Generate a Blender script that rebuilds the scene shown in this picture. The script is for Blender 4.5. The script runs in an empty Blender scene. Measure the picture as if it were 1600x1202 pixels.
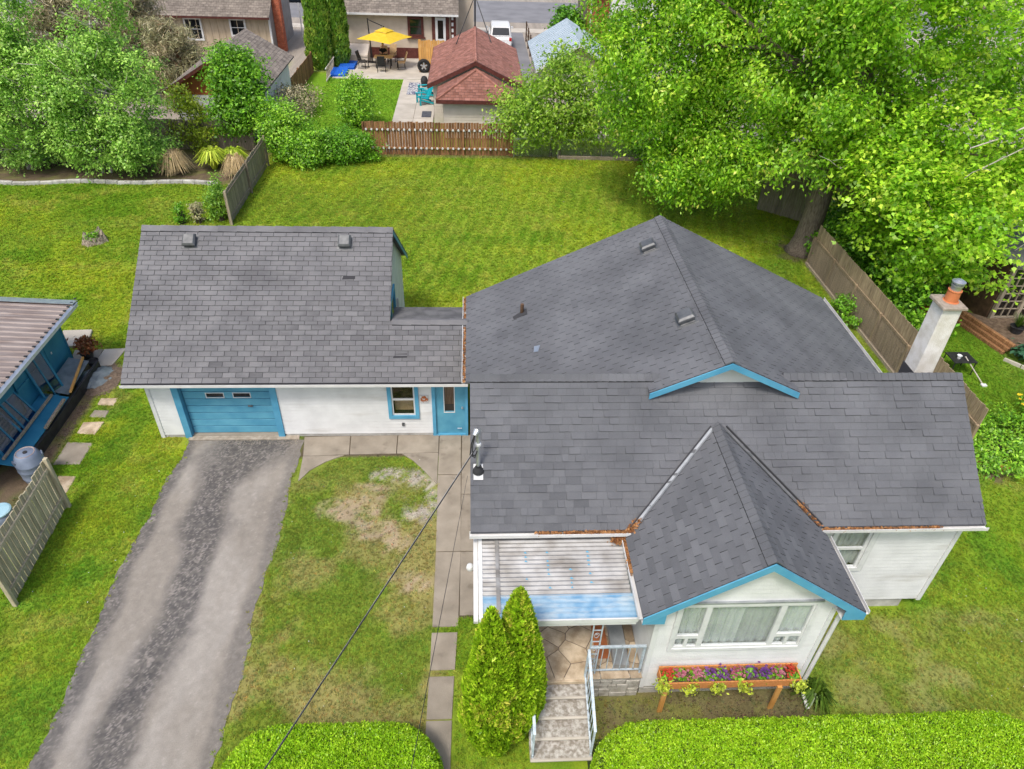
import bpy, math, random
import numpy as np
from mathutils import Vector, Matrix
R = math.radians
scene = bpy.context.scene
col = scene.collection
# ------------------------------------------------------------------ camera
CAM_H, PITCH, YAW, ROLL, FPX = 13.2, R(37.5), R(-4.0), R(2.2), 1110.0
def cam_rot():
    cy, sy = math.cos(YAW), math.sin(YAW)
    rz = np.array([[cy, sy, 0], [-sy, cy, 0], [0, 0, 1]])
    c, s = math.cos(PITCH), math.sin(PITCH)
    m = np.array([[1, 0, 0], [0, -s, -c], [0, c, -s]])
    cr, sr = math.cos(ROLL), math.sin(ROLL)
    rr = np.array([[cr, -sr, 0], [sr, cr, 0], [0, 0, 1]])
    return rr @ m @ rz
CM = cam_rot()
cam = bpy.data.cameras.new('camera')
cam.sensor_fit = 'HORIZONTAL'; cam.sensor_width = 36; cam.lens = FPX / 1600 * 36
cam.clip_start = .1; cam.clip_end = 2000
camo = bpy.data.objects.new('camera', cam); col.objects.link(camo)
mw = Matrix.Identity(4)
for i in range(3):
    mw[i][0] = CM[0][i]; mw[i][1] = -CM[1][i]; mw[i][2] = -CM[2][i]
mw[2][3] = CAM_H
camo.matrix_world = mw
scene.camera = camo
# ------------------------------------------------------------------ sky, sun, exposure
SUN_EL, SUN_AZ = R(60), R(210)          # azimuth clockwise from +Y: behind and left of the camera
world = bpy.data.worlds.new('World'); scene.world = world; world.use_nodes = True
wn = world.node_tree
bg = wn.nodes['Background']
sky = wn.nodes.new('ShaderNodeTexSky'); sky.sky_type = 'NISHITA'; sky.sun_disc = False
sky.sun_elevation = SUN_EL; sky.sun_rotation = SUN_AZ; sky.air_density = 1.0; sky.dust_density = 4.0; sky.ozone_density = 1.0
wn.links.new(sky.outputs[0], bg.inputs[0]); bg.inputs[1].default_value = .135
sun = bpy.data.lights.new('sun', 'SUN'); sun.energy = 1.5; sun.angle = R(10); sun.color = (1, .95, .87)
suno = bpy.data.objects.new('sun', sun); col.objects.link(suno)
sd = Vector((math.sin(SUN_AZ) * math.cos(SUN_EL), math.cos(SUN_AZ) * math.cos(SUN_EL), math.sin(SUN_EL)))
suno.rotation_euler = sd.to_track_quat('Z', 'Y').to_euler(); suno.location = (0, 0, 60)
vs = scene.view_settings
vs.view_transform = 'Standard'; vs.look = 'None'; vs.gamma = 1; vs.use_curve_mapping = False; vs.exposure = .66
# ------------------------------------------------------------------ materials
MATS = {}
def nnode(nt, t, **k):
    n = nt.nodes.new(t)
    for a, b in k.items(): setattr(n, a, b)
    return n
def mat(name, c1, c2=None, rough=.7, scale=6, detail=6, lo=.35, hi=.65, bump=0, bscale=60, spec=.3, metal=0, orand=.12, island=.0,
        stretch=None, fine=.25, fscale=90, attr=None, streak=None, trans=0, alpha=None, glow=None):
    """general procedural surface: two colours mixed by noise, fine speckle, per-object/per-island value change, bump"""
    m = bpy.data.materials.new(name); m.use_nodes = True; nt = m.node_tree; L = nt.links
    b = nt.nodes['Principled BSDF']; out = nt.nodes['Material Output']
    tc = nnode(nt, 'ShaderNodeTexCoord'); src = tc.outputs['Object']
    if stretch:
        mp = nnode(nt, 'ShaderNodeMapping'); mp.inputs['Scale'].default_value = stretch
        L.new(src, mp.inputs[0]); src = mp.outputs[0]
    oi = nnode(nt, 'ShaderNodeObjectInfo'); geo = nnode(nt, 'ShaderNodeNewGeometry')
    off = nnode(nt, 'ShaderNodeVectorMath', operation='ADD')
    rv = nnode(nt, 'ShaderNodeMath', operation='MULTIPLY'); rv.inputs[1].default_value = 37.0
    L.new(oi.outputs['Random'], rv.inputs[0]); L.new(src, off.inputs[0]); L.new(rv.outputs[0], off.inputs[1]); src = off.outputs[0]
    if attr:
        at = nnode(nt, 'ShaderNodeAttribute', attribute_name=attr); c = at.outputs['Color']
    else:
        nz = nnode(nt, 'ShaderNodeTexNoise'); nz.inputs['Scale'].default_value = scale; nz.inputs['Detail'].default_value = detail
        L.new(src, nz.inputs['Vector'])
        rp = nnode(nt, 'ShaderNodeValToRGB'); rp.color_ramp.elements[0].position = lo; rp.color_ramp.elements[1].position = hi
        rp.color_ramp.elements[0].color = (*c1, 1); rp.color_ramp.elements[1].color = (*(c2 or c1), 1)
        L.new(nz.outputs[0], rp.inputs[0]); c = rp.outputs[0]
    if streak:
        sm = nnode(nt, 'ShaderNodeMapping'); sm.inputs['Scale'].default_value = streak[1]
        sn = nnode(nt, 'ShaderNodeTexNoise'); sn.inputs['Scale'].default_value = 1; sn.inputs['Detail'].default_value = 8
        L.new(src, sm.inputs[0]); L.new(sm.outputs[0], sn.inputs['Vector'])
        sr = nnode(nt, 'ShaderNodeValToRGB'); sr.color_ramp.elements[0].position = streak[2]; sr.color_ramp.elements[1].position = streak[3]
        L.new(sn.outputs[0], sr.inputs[0])
        mx = nnode(nt, 'ShaderNodeMix', data_type='RGBA'); L.new(sr.outputs[0], mx.inputs[0]); L.new(c, mx.inputs[6]); mx.inputs[7].default_value = (*streak[0], 1)
        c = mx.outputs[2]
    hs = nnode(nt, 'ShaderNodeHueSaturation'); L.new(c, hs.inputs['Color'])
    fn = nnode(nt, 'ShaderNodeTexNoise'); fn.inputs['Scale'].default_value = fscale; fn.inputs['Detail'].default_value = 3
    L.new(src, fn.inputs['Vector'])
    acc = nnode(nt, 'ShaderNodeMath', operation='MULTIPLY_ADD'); L.new(fn.outputs[0], acc.inputs[0])
    acc.inputs[1].default_value = fine * 2; acc.inputs[2].default_value = 1 - fine
    a2 = nnode(nt, 'ShaderNodeMath', operation='MULTIPLY_ADD'); L.new(oi.outputs['Random'], a2.inputs[0]); a2.inputs[1].default_value = orand * 2; a2.inputs[2].default_value = -orand
    a3 = nnode(nt, 'ShaderNodeMath', operation='MULTIPLY_ADD'); L.new(geo.outputs['Random Per Island'], a3.inputs[0]); a3.inputs[1].default_value = island * 2; a3.inputs[2].default_value = -island
    s1 = nnode(nt, 'ShaderNodeMath', operation='ADD'); L.new(acc.outputs[0], s1.inputs[0]); L.new(a2.outputs[0], s1.inputs[1])
    s2 = nnode(nt, 'ShaderNodeMath', operation='ADD'); L.new(s1.outputs[0], s2.inputs[0]); L.new(a3.outputs[0], s2.inputs[1])
    L.new(s2.outputs[0], hs.inputs['Value'])
    L.new(hs.outputs[0], b.inputs['Base Color'])
    b.inputs['Roughness'].default_value = rough; b.inputs['Metallic'].default_value = metal; b.inputs['Specular IOR Level'].default_value = spec
    if bump:
        bn = nnode(nt, 'ShaderNodeTexNoise'); bn.inputs['Scale'].default_value = bscale; bn.inputs['Detail'].default_value = 4
        L.new(src, bn.inputs['Vector'])
        bp = nnode(nt, 'ShaderNodeBump'); bp.inputs['Strength'].default_value = bump; bp.inputs['Distance'].default_value = .02
        L.new(bn.outputs[0], bp.inputs['Height']); L.new(bp.outputs[0], b.inputs['Normal'])
    if trans:
        tr = nnode(nt, 'ShaderNodeBsdfTranslucent'); L.new(hs.outputs[0], tr.inputs[0])
        mxs = nnode(nt, 'ShaderNodeMixShader'); mxs.inputs[0].default_value = trans
        L.new(b.outputs[0], mxs.inputs[1]); L.new(tr.outputs[0], mxs.inputs[2]); L.new(mxs.outputs[0], out.inputs[0])
    MATS[name] = m
    return m
def leafmat(name, ramp, trans=.35, island=.5, rough=.38, spec=.45):
    """foliage: colour from the per-leaf attribute 'tint' through a ramp, with translucency"""
    m = bpy.data.materials.new(name); m.use_nodes = True; nt = m.node_tree; L = nt.links
    b = nt.nodes['Principled BSDF']; out = nt.nodes['Material Output']
    at = nnode(nt, 'ShaderNodeAttribute', attribute_name='tint')
    rp = nnode(nt, 'ShaderNodeValToRGB')
    els = rp.color_ramp.elements
    els[0].position = ramp[0][0]; els[0].color = (*ramp[0][1], 1); els[1].position = ramp[-1][0]; els[1].color = (*ramp[-1][1], 1)
    for p, c in ramp[1:-1]:
        e = els.new(p); e.color = (*c, 1)
    L.new(at.outputs['Fac'], rp.inputs[0])
    geo = nnode(nt, 'ShaderNodeNewGeometry')
    ma = nnode(nt, 'ShaderNodeMath', operation='MULTIPLY_ADD'); L.new(geo.outputs['Random Per Island'], ma.inputs[0]); ma.inputs[1].default_value = island * 2; ma.inputs[2].default_value = 1 - island
    hs = nnode(nt, 'ShaderNodeHueSaturation'); L.new(rp.outputs[0], hs.inputs['Color']); L.new(ma.outputs[0], hs.inputs['Value'])
    L.new(hs.outputs[0], b.inputs['Base Color']); b.inputs['Roughness'].default_value = rough; b.inputs['Specular IOR Level'].default_value = spec
    tr = nnode(nt, 'ShaderNodeBsdfTranslucent'); L.new(hs.outputs[0], tr.inputs[0])
    mx = nnode(nt, 'ShaderNodeMixShader'); mx.inputs[0].default_value = trans
    L.new(b.outputs[0], mx.inputs[1]); L.new(tr.outputs[0], mx.inputs[2]); L.new(mx.outputs[0], out.inputs[0])
    MATS[name] = m
    return m
def glassmat(name, tint=(.75, .82, .82), refl=.16):
    m = bpy.data.materials.new(name); m.use_nodes = True; nt = m.node_tree; L = nt.links
    nt.nodes.remove(nt.nodes['Principled BSDF']); out = nt.nodes['Material Output']
    t = nnode(nt, 'ShaderNodeBsdfTransparent'); t.inputs[0].default_value = (*tint, 1)
    g = nnode(nt, 'ShaderNodeBsdfGlossy'); g.inputs['Roughness'].default_value = .03
    fr = nnode(nt, 'ShaderNodeFresnel'); fr.inputs[0].default_value = 1.5
    ad = nnode(nt, 'ShaderNodeMath', operation='ADD', use_clamp=True); L.new(fr.outputs[0], ad.inputs[0]); ad.inputs[1].default_value = refl
    ge = nnode(nt, 'ShaderNodeNewGeometry'); nb = nnode(nt, 'ShaderNodeMath', operation='SUBTRACT'); nb.inputs[0].default_value = 1; L.new(ge.outputs['Backfacing'], nb.inputs[1])
    mb = nnode(nt, 'ShaderNodeMath', operation='MULTIPLY'); L.new(ad.outputs[0], mb.inputs[0]); L.new(nb.outputs[0], mb.inputs[1])
    mx = nnode(nt, 'ShaderNodeMixShader'); L.new(mb.outputs[0], mx.inputs[0]); L.new(t.outputs[0], mx.inputs[1]); L.new(g.outputs[0], mx.inputs[2]); L.new(mx.outputs[0], out.inputs[0])
    MATS[name] = m
    return m
# surfaces
mat('ground', (1, 1, 1), attr='gcol', rough=.95, spec=.05, fine=.35, fscale=30, bump=.6, bscale=40, orand=0)
mat('asphalt_drive', (1, 1, 1), attr='gcol', rough=.9, spec=.15, fine=.25, fscale=70, bump=.5, bscale=120, orand=0)
mat('asphalt', (.17, .17, .18), (.22, .22, .23), scale=.6, rough=.9, fine=.15, fscale=25, orand=0)
mat('concrete', (.225, .195, .155), (.33, .29, .235), scale=2.2, detail=9, lo=.3, hi=.7, rough=.9, bump=.4, bscale=90, fine=.2, fscale=130, orand=.06, streak=((.13, .105, .08), (3, 3, 3), .6, .85))
mat('concrete_pale', (.4, .365, .31), (.5, .46, .4), scale=1.2, rough=.9, fine=.12, orand=.05)
mat('concrete_step', (.27, .24, .2), (.56, .54, .5), scale=14, detail=12, lo=.4, hi=.66, rough=.85, bump=.7, bscale=70, fine=.3, fscale=100, orand=.03)
mat('soil', (.09, .06, .04), (.16, .115, .08), scale=7, rough=1, bump=1, bscale=30, fine=.4, fscale=40)
mat('mulch', (.11, .08, .06), (.2, .15, .11), scale=16, rough=1, bump=1, bscale=40, fine=.5, fscale=60)
mat('shingle_slate', (.11, .114, .124), (.153, .158, .17), scale=.9, detail=8, rough=.92, spec=.2, bump=.5, bscale=220, fine=.28, fscale=110, orand=.05, island=.05)
mat('shingle_edge', (.03, .031, .035), (.05, .051, .056), scale=9, rough=1)  # black asphalt edge, doubling as painted shadow lines between courses
mat('shingle_grey', (.14, .14, .147), (.185, .184, .19), scale=1.6, detail=8, rough=.92, spec=.2, bump=.5, bscale=220, fine=.28, fscale=110, orand=.065, island=.065, streak=((.09, .09, .095), (.5, 1.2, .9), .55, .8))
mat('shingle_brown', (.2, .085, .06), (.3, .14, .11), scale=3, rough=.92, fine=.3, fscale=60, orand=.15, island=.2)
mat('shingle_tan', (.16, .135, .115), (.25, .215, .18), scale=3, rough=.92, fine=.3, fscale=60, orand=.15, island=.2)
mat('roof_felt', (.1, .1, .105), (.17, .17, .175), scale=3, rough=.95, fine=.3, bump=.3, bscale=100)
mat('ledge_stone', (.3, .28, .24), (.5, .48, .43), scale=6, detail=9, rough=.85, bump=.5, bscale=40, fine=.2, fscale=80, orand=.15)
mat('deck_dark', (.05, .05, .055), rough=1)
mat('white_siding', (.62, .63, .63), (.71, .72, .72), scale=2.2, detail=10, rough=.6, bump=.25, bscale=30, fine=.07, orand=.02, streak=((.47, .46, .43), (.7, .7, 3.5), .56, .85))
mat('white_paint', (.54, .55, .55), (.64, .65, .65), scale=4, rough=.45, fine=.05, orand=.04)
mat('white_trim', (.54, .55, .55), (.66, .67, .67), scale=5, lo=.25, hi=.5, rough=.4, fine=.05, orand=.03)
mat('foundation', (.34, .33, .3), (.5, .49, .46), scale=4, rough=.85, bump=.5, bscale=50, fine=.12)
mat('blue_paint', (.075, .29, .46), (.11, .36, .53), scale=2.5, detail=8, rough=.5, fine=.06, orand=.05, streak=((.2, .42, .5), (2, 2, 2), .68, .8))
mat('blue_door', (.075, .28, .42), (.12, .37, .5), scale=2, detail=8, rough=.45, fine=.06, orand=.03)
mat('blue_shed', (.018, .16, .28), (.035, .215, .35), scale=2, detail=8, rough=.55, fine=.1, orand=.05, streak=((.1, .24, .32), (3, 3, 1.2), .66, .8))
mat('blue_bright', (.01, .09, .45), (.015, .12, .55), rough=.6)
mat('gutter', (.56, .56, .55), (.66, .66, .65), scale=3, rough=.35, fine=.05, streak=((.4, .38, .34), (3, 3, 3), .66, .85))
mat('porch_metal', (.22, .21, .195), (.38, .38, .375), scale=2.2, detail=10, lo=.3, hi=.6, rough=.45, metal=.2, fine=.1, streak=((.15, .135, .115), (1.2, 4, 4), .52, .75))
mat('porch_blue', (.11, .25, .4), (.26, .38, .48), scale=5, detail=10, lo=.3, hi=.7, rough=.5, fine=.12, streak=((.36, .43, .47), (2.5, 9, 5), .5, .7))
mat('metal_grey', (.3, .32, .34), (.42, .44, .46), scale=4, rough=.45, metal=.5, fine=.1)
mat('vent_metal', (.09, .095, .1), (.15, .155, .16), scale=6, rough=.4, metal=.3, fine=.1)
mat('galvanised', (.5, .52, .54), (.62, .64, .66), scale=5, rough=.35, metal=.8, fine=.1)
mat('iron_pale', (.35, .42, .47), (.5, .57, .62), scale=14, rough=.6, fine=.2, streak=((.1, .09, .08), (12, 12, 12), .64, .72))
mat('black_metal', (.015, .015, .016), (.03, .03, .03), rough=.5)
mat('black_plastic', (.02, .02, .022), (.04, .04, .042), rough=.6)
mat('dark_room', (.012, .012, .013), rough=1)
mat('curtain', (.7, .72, .7), (.8, .82, .8), scale=3, rough=.9, trans=.2)
mat('wood_grey', (.23, .19, .14), (.36, .3, .225), scale=3, stretch=(9, 9, 1), rough=.9, fine=.25, fscale=50, orand=.22, bump=.3, bscale=40)
mat('wood_greenish', (.37, .32, .21), (.55, .485, .34), scale=2.5, stretch=(9, 9, 1), rough=.9, fine=.22, fscale=50, orand=.16, bump=.3, bscale=40, streak=((.09, .075, .05), (14, 14, 1.4), .6, .75))
mat('wood_tan', (.25, .185, .115), (.4, .305, .2), scale=3, stretch=(9, 9, 1), rough=.9, fine=.25, fscale=50, orand=.18, bump=.3, bscale=40)
mat('wood_brown', (.17, .075, .03), (.32, .17, .08), scale=2.5, stretch=(10, 10, 1), rough=.85, fine=.25, fscale=50, orand=.3, bump=.3, bscale=40, streak=((.05, .03, .02), (16, 16, 1.2), .56, .72))
mat('wood_cedar', (.45, .17, .05), (.56, .24, .08), scale=3, stretch=(8, 1, 8), rough=.7, fine=.15, orand=.08)
mat('wood_orange', (.55, .27, .07), (.64, .35, .11), scale=3, rough=.75, fine=.15, orand=.1)
mat('wood_dark', (.06, .035, .02), (.12, .07, .04), scale=4, rough=.9, fine=.25, orand=.2)
mat('flagstone', (.33, .25, .165), (.54, .44, .32), scale=5, detail=9, rough=.85, bump=.5, bscale=40, fine=.2, fscale=80, orand=.28)
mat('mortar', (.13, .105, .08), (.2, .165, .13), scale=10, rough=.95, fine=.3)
mat('brick', (.36, .09, .045), (.48, .15, .08), scale=5, rough=.85, fine=.25, orand=.2, island=.2)
mat('terracotta', (.55, .17, .06), (.62, .22, .09), scale=6, rough=.7, fine=.1)
mat('stucco_white', (.58, .55, .48), (.72, .7, .66), scale=5, detail=9, rough=.9, bump=.6, bscale=45, fine=.08)
mat('cap_stone', (.26, .22, .17), (.38, .33, .27), scale=8, rough=.95, fine=.3, bump=.5)
mat('beige_wall', (.5, .42, .33), (.56, .48, .39), scale=2, rough=.85, fine=.06)
mat('tan_siding', (.42, .34, .24), (.5, .41, .3), scale=2, stretch=(6, 6, 1), rough=.8, fine=.08)
mat('grey_wall', (.3, .28, .26), (.36, .34, .32), scale=2, rough=.85, fine=.06)
mat('brown_trim', (.075, .02, .015), (.11, .035, .028), rough=.6)
mat('rust_board', (.3, .09, .03), (.38, .13, .05), scale=3, rough=.8)
mat('cream_siding', (.56, .5, .44), (.64, .58, .52), scale=2, rough=.7, fine=.05)
mat('metal_roof_blue', (.42, .5, .55), (.52, .6, .66), scale=2, rough=.5, metal=.3, fine=.08)
mat('metal_roof_rust', (.19, .15, .135), (.3, .255, .235), scale=1.6, detail=10, stretch=(.7, 5, 1), rough=.6, metal=.2, fine=.2, fscale=60, orand=.08, streak=((.4, .37, .35), (1, 9, 2), .6, .78))
mat('yellow_fabric', (.72, .5, .03), (.78, .56, .05), scale=4, rough=.8, trans=.25)
mat('tan_fabric', (.42, .28, .15), (.5, .35, .2), scale=20, rough=.9)
mat('teal_plastic', (.0, .3, .36), (.01, .36, .42), rough=.5)
mat('barrel_blue', (.13, .16, .22), (.2, .24, .32), scale=3, rough=.45, fine=.08, streak=((.3, .33, .38), (4, 4, 4), .64, .8))
mat('barrel_lid', (.3, .23, .21), (.42, .35, .32), scale=8, rough=.8, fine=.2)
mat('pale_blue_plastic', (.25, .42, .5), (.32, .5, .58), rough=.5)
mat('tarp', (.14, .17, .19), (.22, .26, .28), scale=4, rough=.5, bump=.5, bscale=14)
mat('rubber', (.012, .012, .012), (.025, .025, .025), rough=.8)
mat('car_white', (.75, .75, .75), (.8, .8, .8), rough=.25, spec=.5, fine=.02)
mat('car_dark', (.03, .035, .05), (.04, .045, .06), rough=.2, spec=.5, fine=.02)
mat('car_glass', (.01, .012, .014), rough=.06, spec=.6, fine=0)
mat('lamp_red', (.5, .02, .02), rough=.3)
mat('bark', (.13, .1, .075), (.26, .21, .165), scale=5, stretch=(5, 5, .8), rough=.95, bump=1, bscale=18, fine=.3)
mat('bark_dark', (.05, .038, .028), (.1, .08, .06), scale=6, rough=.95, bump=.6, fine=.3)
mat('bark_birch', (.42, .37, .3), (.7, .66, .6), scale=6, rough=.8, streak=((.1, .08, .06), (5, 5, 14), .62, .7))
mat('bark_pine', (.2, .1, .06), (.3, .17, .11), scale=5, rough=.95, bump=.6)
mat('dead_twig', (.36, .33, .28), (.5, .46, .4), scale=8, rough=.9)
mat('stump_wood', (.1, .075, .055), (.42, .36, .28), scale=5, stretch=(5, 5, 1), detail=9, rough=.95, bump=1, bscale=25, fine=.3)
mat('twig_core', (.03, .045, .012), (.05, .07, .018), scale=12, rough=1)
mat('dead_leaf', (.2, .08, .03), (.42, .22, .09), scale=10, rough=.9, island=.35, trans=.1)
mat('straw', (.5, .38, .2), (.66, .52, .3), scale=6, rough=.9, island=.25, trans=.2)
mat('skin', (.5, .28, .19), rough=.6, fine=.03)
mat('cloth_black', (.012, .012, .014), rough=.9)
mat('hair_dark', (.02, .012, .008), rough=.7)
mat('rug', (.5, .5, .5), (.12, .13, .2), scale=9, detail=0, lo=.48, hi=.52, rough=.95)
mat('mat_dark', (.05, .055, .07), (.08, .085, .1), rough=.95)
mat('cable_black', (.02, .02, .022), (.05, .05, .05), rough=.6)
mat('cable_grey', (.22, .22, .22), (.4, .4, .4), scale=3, rough=.6)
mat('petal_red', (.42, .035, .02), (.5, .08, .035), rough=.6, trans=.3, island=.2)
mat('petal_purple', (.1, .03, .17), (.25, .1, .3), rough=.6, trans=.3, island=.2)
mat('petal_pink', (.4, .1, .16), (.5, .2, .25), rough=.6, trans=.3, island=.2)
mat('petal_yellow', (.75, .5, .01), (.8, .62, .05), rough=.6, trans=.3, island=.2)
glassmat('glass', (.93, .95, .95), .06); glassmat('glass_clear', (.9, .95, .95), .05); glassmat('poly_film', (.42, .66, .78), .05)
leafmat('leaf_maple', [(0, (.1, .27, .016)), (.4, (.27, .54, .03)), (.72, (.5, .76, .05)), (.9, (.7, .84, .09)), (1, (.88, .84, .2))], trans=.5)
leafmat('leaf_bright', [(0, (.13, .29, .03)), (.5, (.31, .53, .05)), (1, (.58, .72, .11))], trans=.45)
leafmat('leaf_birch', [(0, (.1, .26, .035)), (.5, (.34, .6, .09)), (1, (.66, .85, .22))], trans=.35)
leafmat('leaf_bush', [(0, (.065, .22, .014)), (.5, (.19, .44, .026)), (1, (.44, .7, .06))], trans=.35)
leafmat('leaf_hedge', [(0, (.16, .36, .01)), (.5, (.36, .62, .018)), (1, (.6, .8, .05))], trans=.4, island=.32)
leafmat('leaf_cedar', [(0, (.14, .3, .012)), (.5, (.38, .6, .022)), (.85, (.62, .78, .06)), (1, (.66, .58, .12))], trans=.25, island=.3)
leafmat('leaf_cedar_far', [(0, (.07, .19, .02)), (.5, (.2, .4, .035)), (1, (.4, .48, .07))], trans=.25, island=.3)
leafmat('needle', [(0, (.18, .2, .09)), (.5, (.36, .35, .18)), (1, (.5, .4, .26))], trans=.2)
leafmat('leaf_lime', [(0, (.26, .42, .02)), (1, (.62, .7, .08))], trans=.4)
leafmat('leaf_red', [(0, (.1, .13, .02)), (.5, (.32, .1, .04)), (1, (.45, .16, .07))], trans=.3)
leafmat('leaf_hosta', [(0, (.03, .12, .06)), (1, (.1, .25, .14))], trans=.3)
leafmat('grass_leaf', [(0, (.04, .1, .01)), (1, (.14, .24, .03))], trans=.4)
# ------------------------------------------------------------------ mesh helpers
WORLD = {}
class MB:
    def __init__(s): s.v = []; s.f = []
    def add(s, vs, fs):
        o = len(s.v); s.v += [tuple(map(float, p)) for p in vs]; s.f += [tuple(i + o for i in f) for f in fs]; return s
    def box(s, x0, x1, y0, y1, z0, z1):
        return s.add([(x0, y0, z0), (x1, y0, z0), (x1, y1, z0), (x0, y1, z0), (x0, y0, z1), (x1, y0, z1), (x1, y1, z1), (x0, y1, z1)],
                     [(0, 3, 2, 1), (4, 5, 6, 7), (0, 1, 5, 4), (1, 2, 6, 5), (2, 3, 7, 6), (3, 0, 4, 7)])
    def bar(s, p, q, w, h, up=(0, 0, 1)):
        p = Vector(p); q = Vector(q); d = (q - p).normalized(); up = Vector(up)
        if abs(d.dot(up)) > .98: up = Vector((0, 1, 0))
        a = d.cross(up).normalized() * (w / 2); b = a.cross(d).normalized() * (h / 2)
        vs = [p - a - b, p + a - b, p + a + b, p - a + b, q - a - b, q + a - b, q + a + b, q - a + b]
        return s.add(vs, [(0, 1, 2, 3), (7, 6, 5, 4), (1, 0, 4, 5), (2, 1, 5, 6), (3, 2, 6, 7), (0, 3, 7, 4)])
    def tube(s, pts, rad, n=8, cap=True):
        pts = [Vector(p) for p in pts]
        if not hasattr(rad, '__len__'): rad = [rad] * len(pts)
        o = len(s.v); prev = None
        for i, p in enumerate(pts):
            d = (pts[min(i + 1, len(pts) - 1)] - pts[max(i - 1, 0)]).normalized()
            ref = prev if prev is not None else (Vector((1, 0, 0)) if abs(d.x) < .8 else Vector((0, 1, 0)))
            a = (ref - d * ref.dot(d)).normalized(); b = d.cross(a); prev = a
            for k in range(n):
                t = 2 * math.pi * k / n
                s.v.append(tuple(p + (a * math.cos(t) + b * math.sin(t)) * rad[i]))
        for i in range(len(pts) - 1):
            for k in range(n):
                k2 = (k + 1) % n
                s.f.append((o + i * n + k, o + i * n + k2, o + (i + 1) * n + k2, o + (i + 1) * n + k))
        if cap:
            s.f.append(tuple(o + k for k in reversed(range(n)))); s.f.append(tuple(o + (len(pts) - 1) * n + k for k in range(n)))
        return s
    def lathe(s, c, prof, n=20):
        o = len(s.v)
        for r, z in prof:
            for k in range(n):
                t = 2 * math.pi * k / n; s.v.append((c[0] + r * math.cos(t), c[1] + r * math.sin(t), c[2] + z))
        for i in range(len(prof) - 1):
            for k in range(n):
                k2 = (k + 1) % n
                s.f.append((o + i * n + k, o + i * n + k2, o + (i + 1) * n + k2, o + (i + 1) * n + k))
        s.f.append(tuple(o + k for k in reversed(range(n)))); s.f.append(tuple(o + (len(prof) - 1) * n + k for k in range(n)))
        return s
    def prism(s, poly, z0, z1):
        n = len(poly)
        vs = [(x, y, z0) for x, y in poly] + [(x, y, z1) for x, y in poly]
        return s.add(vs, [tuple(reversed(range(n))), tuple(range(n, 2 * n))] + [(i, (i + 1) % n, n + (i + 1) % n, n + i) for i in range(n)])
    def slab(s, poly3, off):
        """polygon in 3D thickened by the vector off"""
        n = len(poly3); off = Vector(off)
        vs = [Vector(p) for p in poly3]; vs = vs + [p + off for p in vs]
        return s.add(vs, [tuple(reversed(range(n))), tuple(range(n, 2 * n))] + [(i, (i + 1) % n, n + (i + 1) % n, n + i) for i in range(n)])
    def build(s, name, m, parent=None, smooth=False, bevel=0, kind=None, origin=None):
        if parent is not None: o = WORLD[parent]
        elif origin is not None: o = Vector(origin)
        else:
            a = np.array(s.v); o = Vector(((a[:, 0].min() + a[:, 0].max()) / 2, (a[:, 1].min() + a[:, 1].max()) / 2, a[:, 2].min()))
        me = bpy.data.meshes.new(name)
        me.from_pydata([(p[0] - o[0], p[1] - o[1], p[2] - o[2]) for p in s.v], [], s.f); me.validate()
        me.materials.append(MATS[m])
        if smooth: me.polygons.foreach_set('use_smooth', [True] * len(me.polygons))
        ob = bpy.data.objects.new(name, me); col.objects.link(ob)
        if parent is not None: ob.parent = parent
        else: ob.location = o
        WORLD[ob] = Vector(o)
        if bevel:
            bm = ob.modifiers.new('bevel', 'BEVEL'); bm.width = bevel; bm.segments = 1; bm.limit_method = 'ANGLE'
        if kind: ob['kind'] = kind
        return ob
def thing(name, label, cat, loc=(0, 0, 0), group=None):
    o = bpy.data.objects.new(name, None); col.objects.link(o); o.location = loc; WORLD[o] = Vector(loc)
    o.empty_display_size = .2
    return tag(o, label, cat, group)
def tag(o, label, cat, group=None):
    o['label'] = label; o['category'] = cat
    if group: o['group'] = group
    return o
def struct(o):
    o['kind'] = 'structure'; return o
def copy_tree(o, parent=None):
    c = o.copy(); col.objects.link(c); c.parent = parent
    for ch in list(o.children): copy_tree(ch, c)
    return c
def npmesh(name, V, nper, m, parent=None, tint=None, kind=None, origin=None, smooth=False):
    """V: (N*nper,3) array of separate nper-gons"""
    V = np.asarray(V, float); n = len(V) // nper
    if parent is not None: o = np.array(WORLD[parent])
    elif origin is not None: o = np.array(origin, float)
    else: o = np.array([V[:, 0].mean(), V[:, 1].mean(), V[:, 2].min()])
    me = bpy.data.meshes.new(name)
    me.vertices.add(len(V)); me.loops.add(len(V)); me.polygons.add(n)
    me.vertices.foreach_set('co', (V - o).astype(np.float32).ravel())
    me.loops.foreach_set('vertex_index', np.arange(len(V), dtype=np.int32))
    me.polygons.foreach_set('loop_start', np.arange(0, len(V), nper, dtype=np.int32))
    if tint is not None:
        a = me.attributes.new('tint', 'FLOAT', 'POINT'); a.data.foreach_set('value', np.repeat(np.clip(tint, 0, 1), nper).astype(np.float32))
    me.materials.append(MATS[m]); me.update(calc_edges=True)
    ob = bpy.data.objects.new(name, me); col.objects.link(ob)
    if parent is not None: ob.parent = parent
    else: ob.location = o
    WORLD[ob] = Vector(o)
    if kind: ob['kind'] = kind
    return ob
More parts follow.
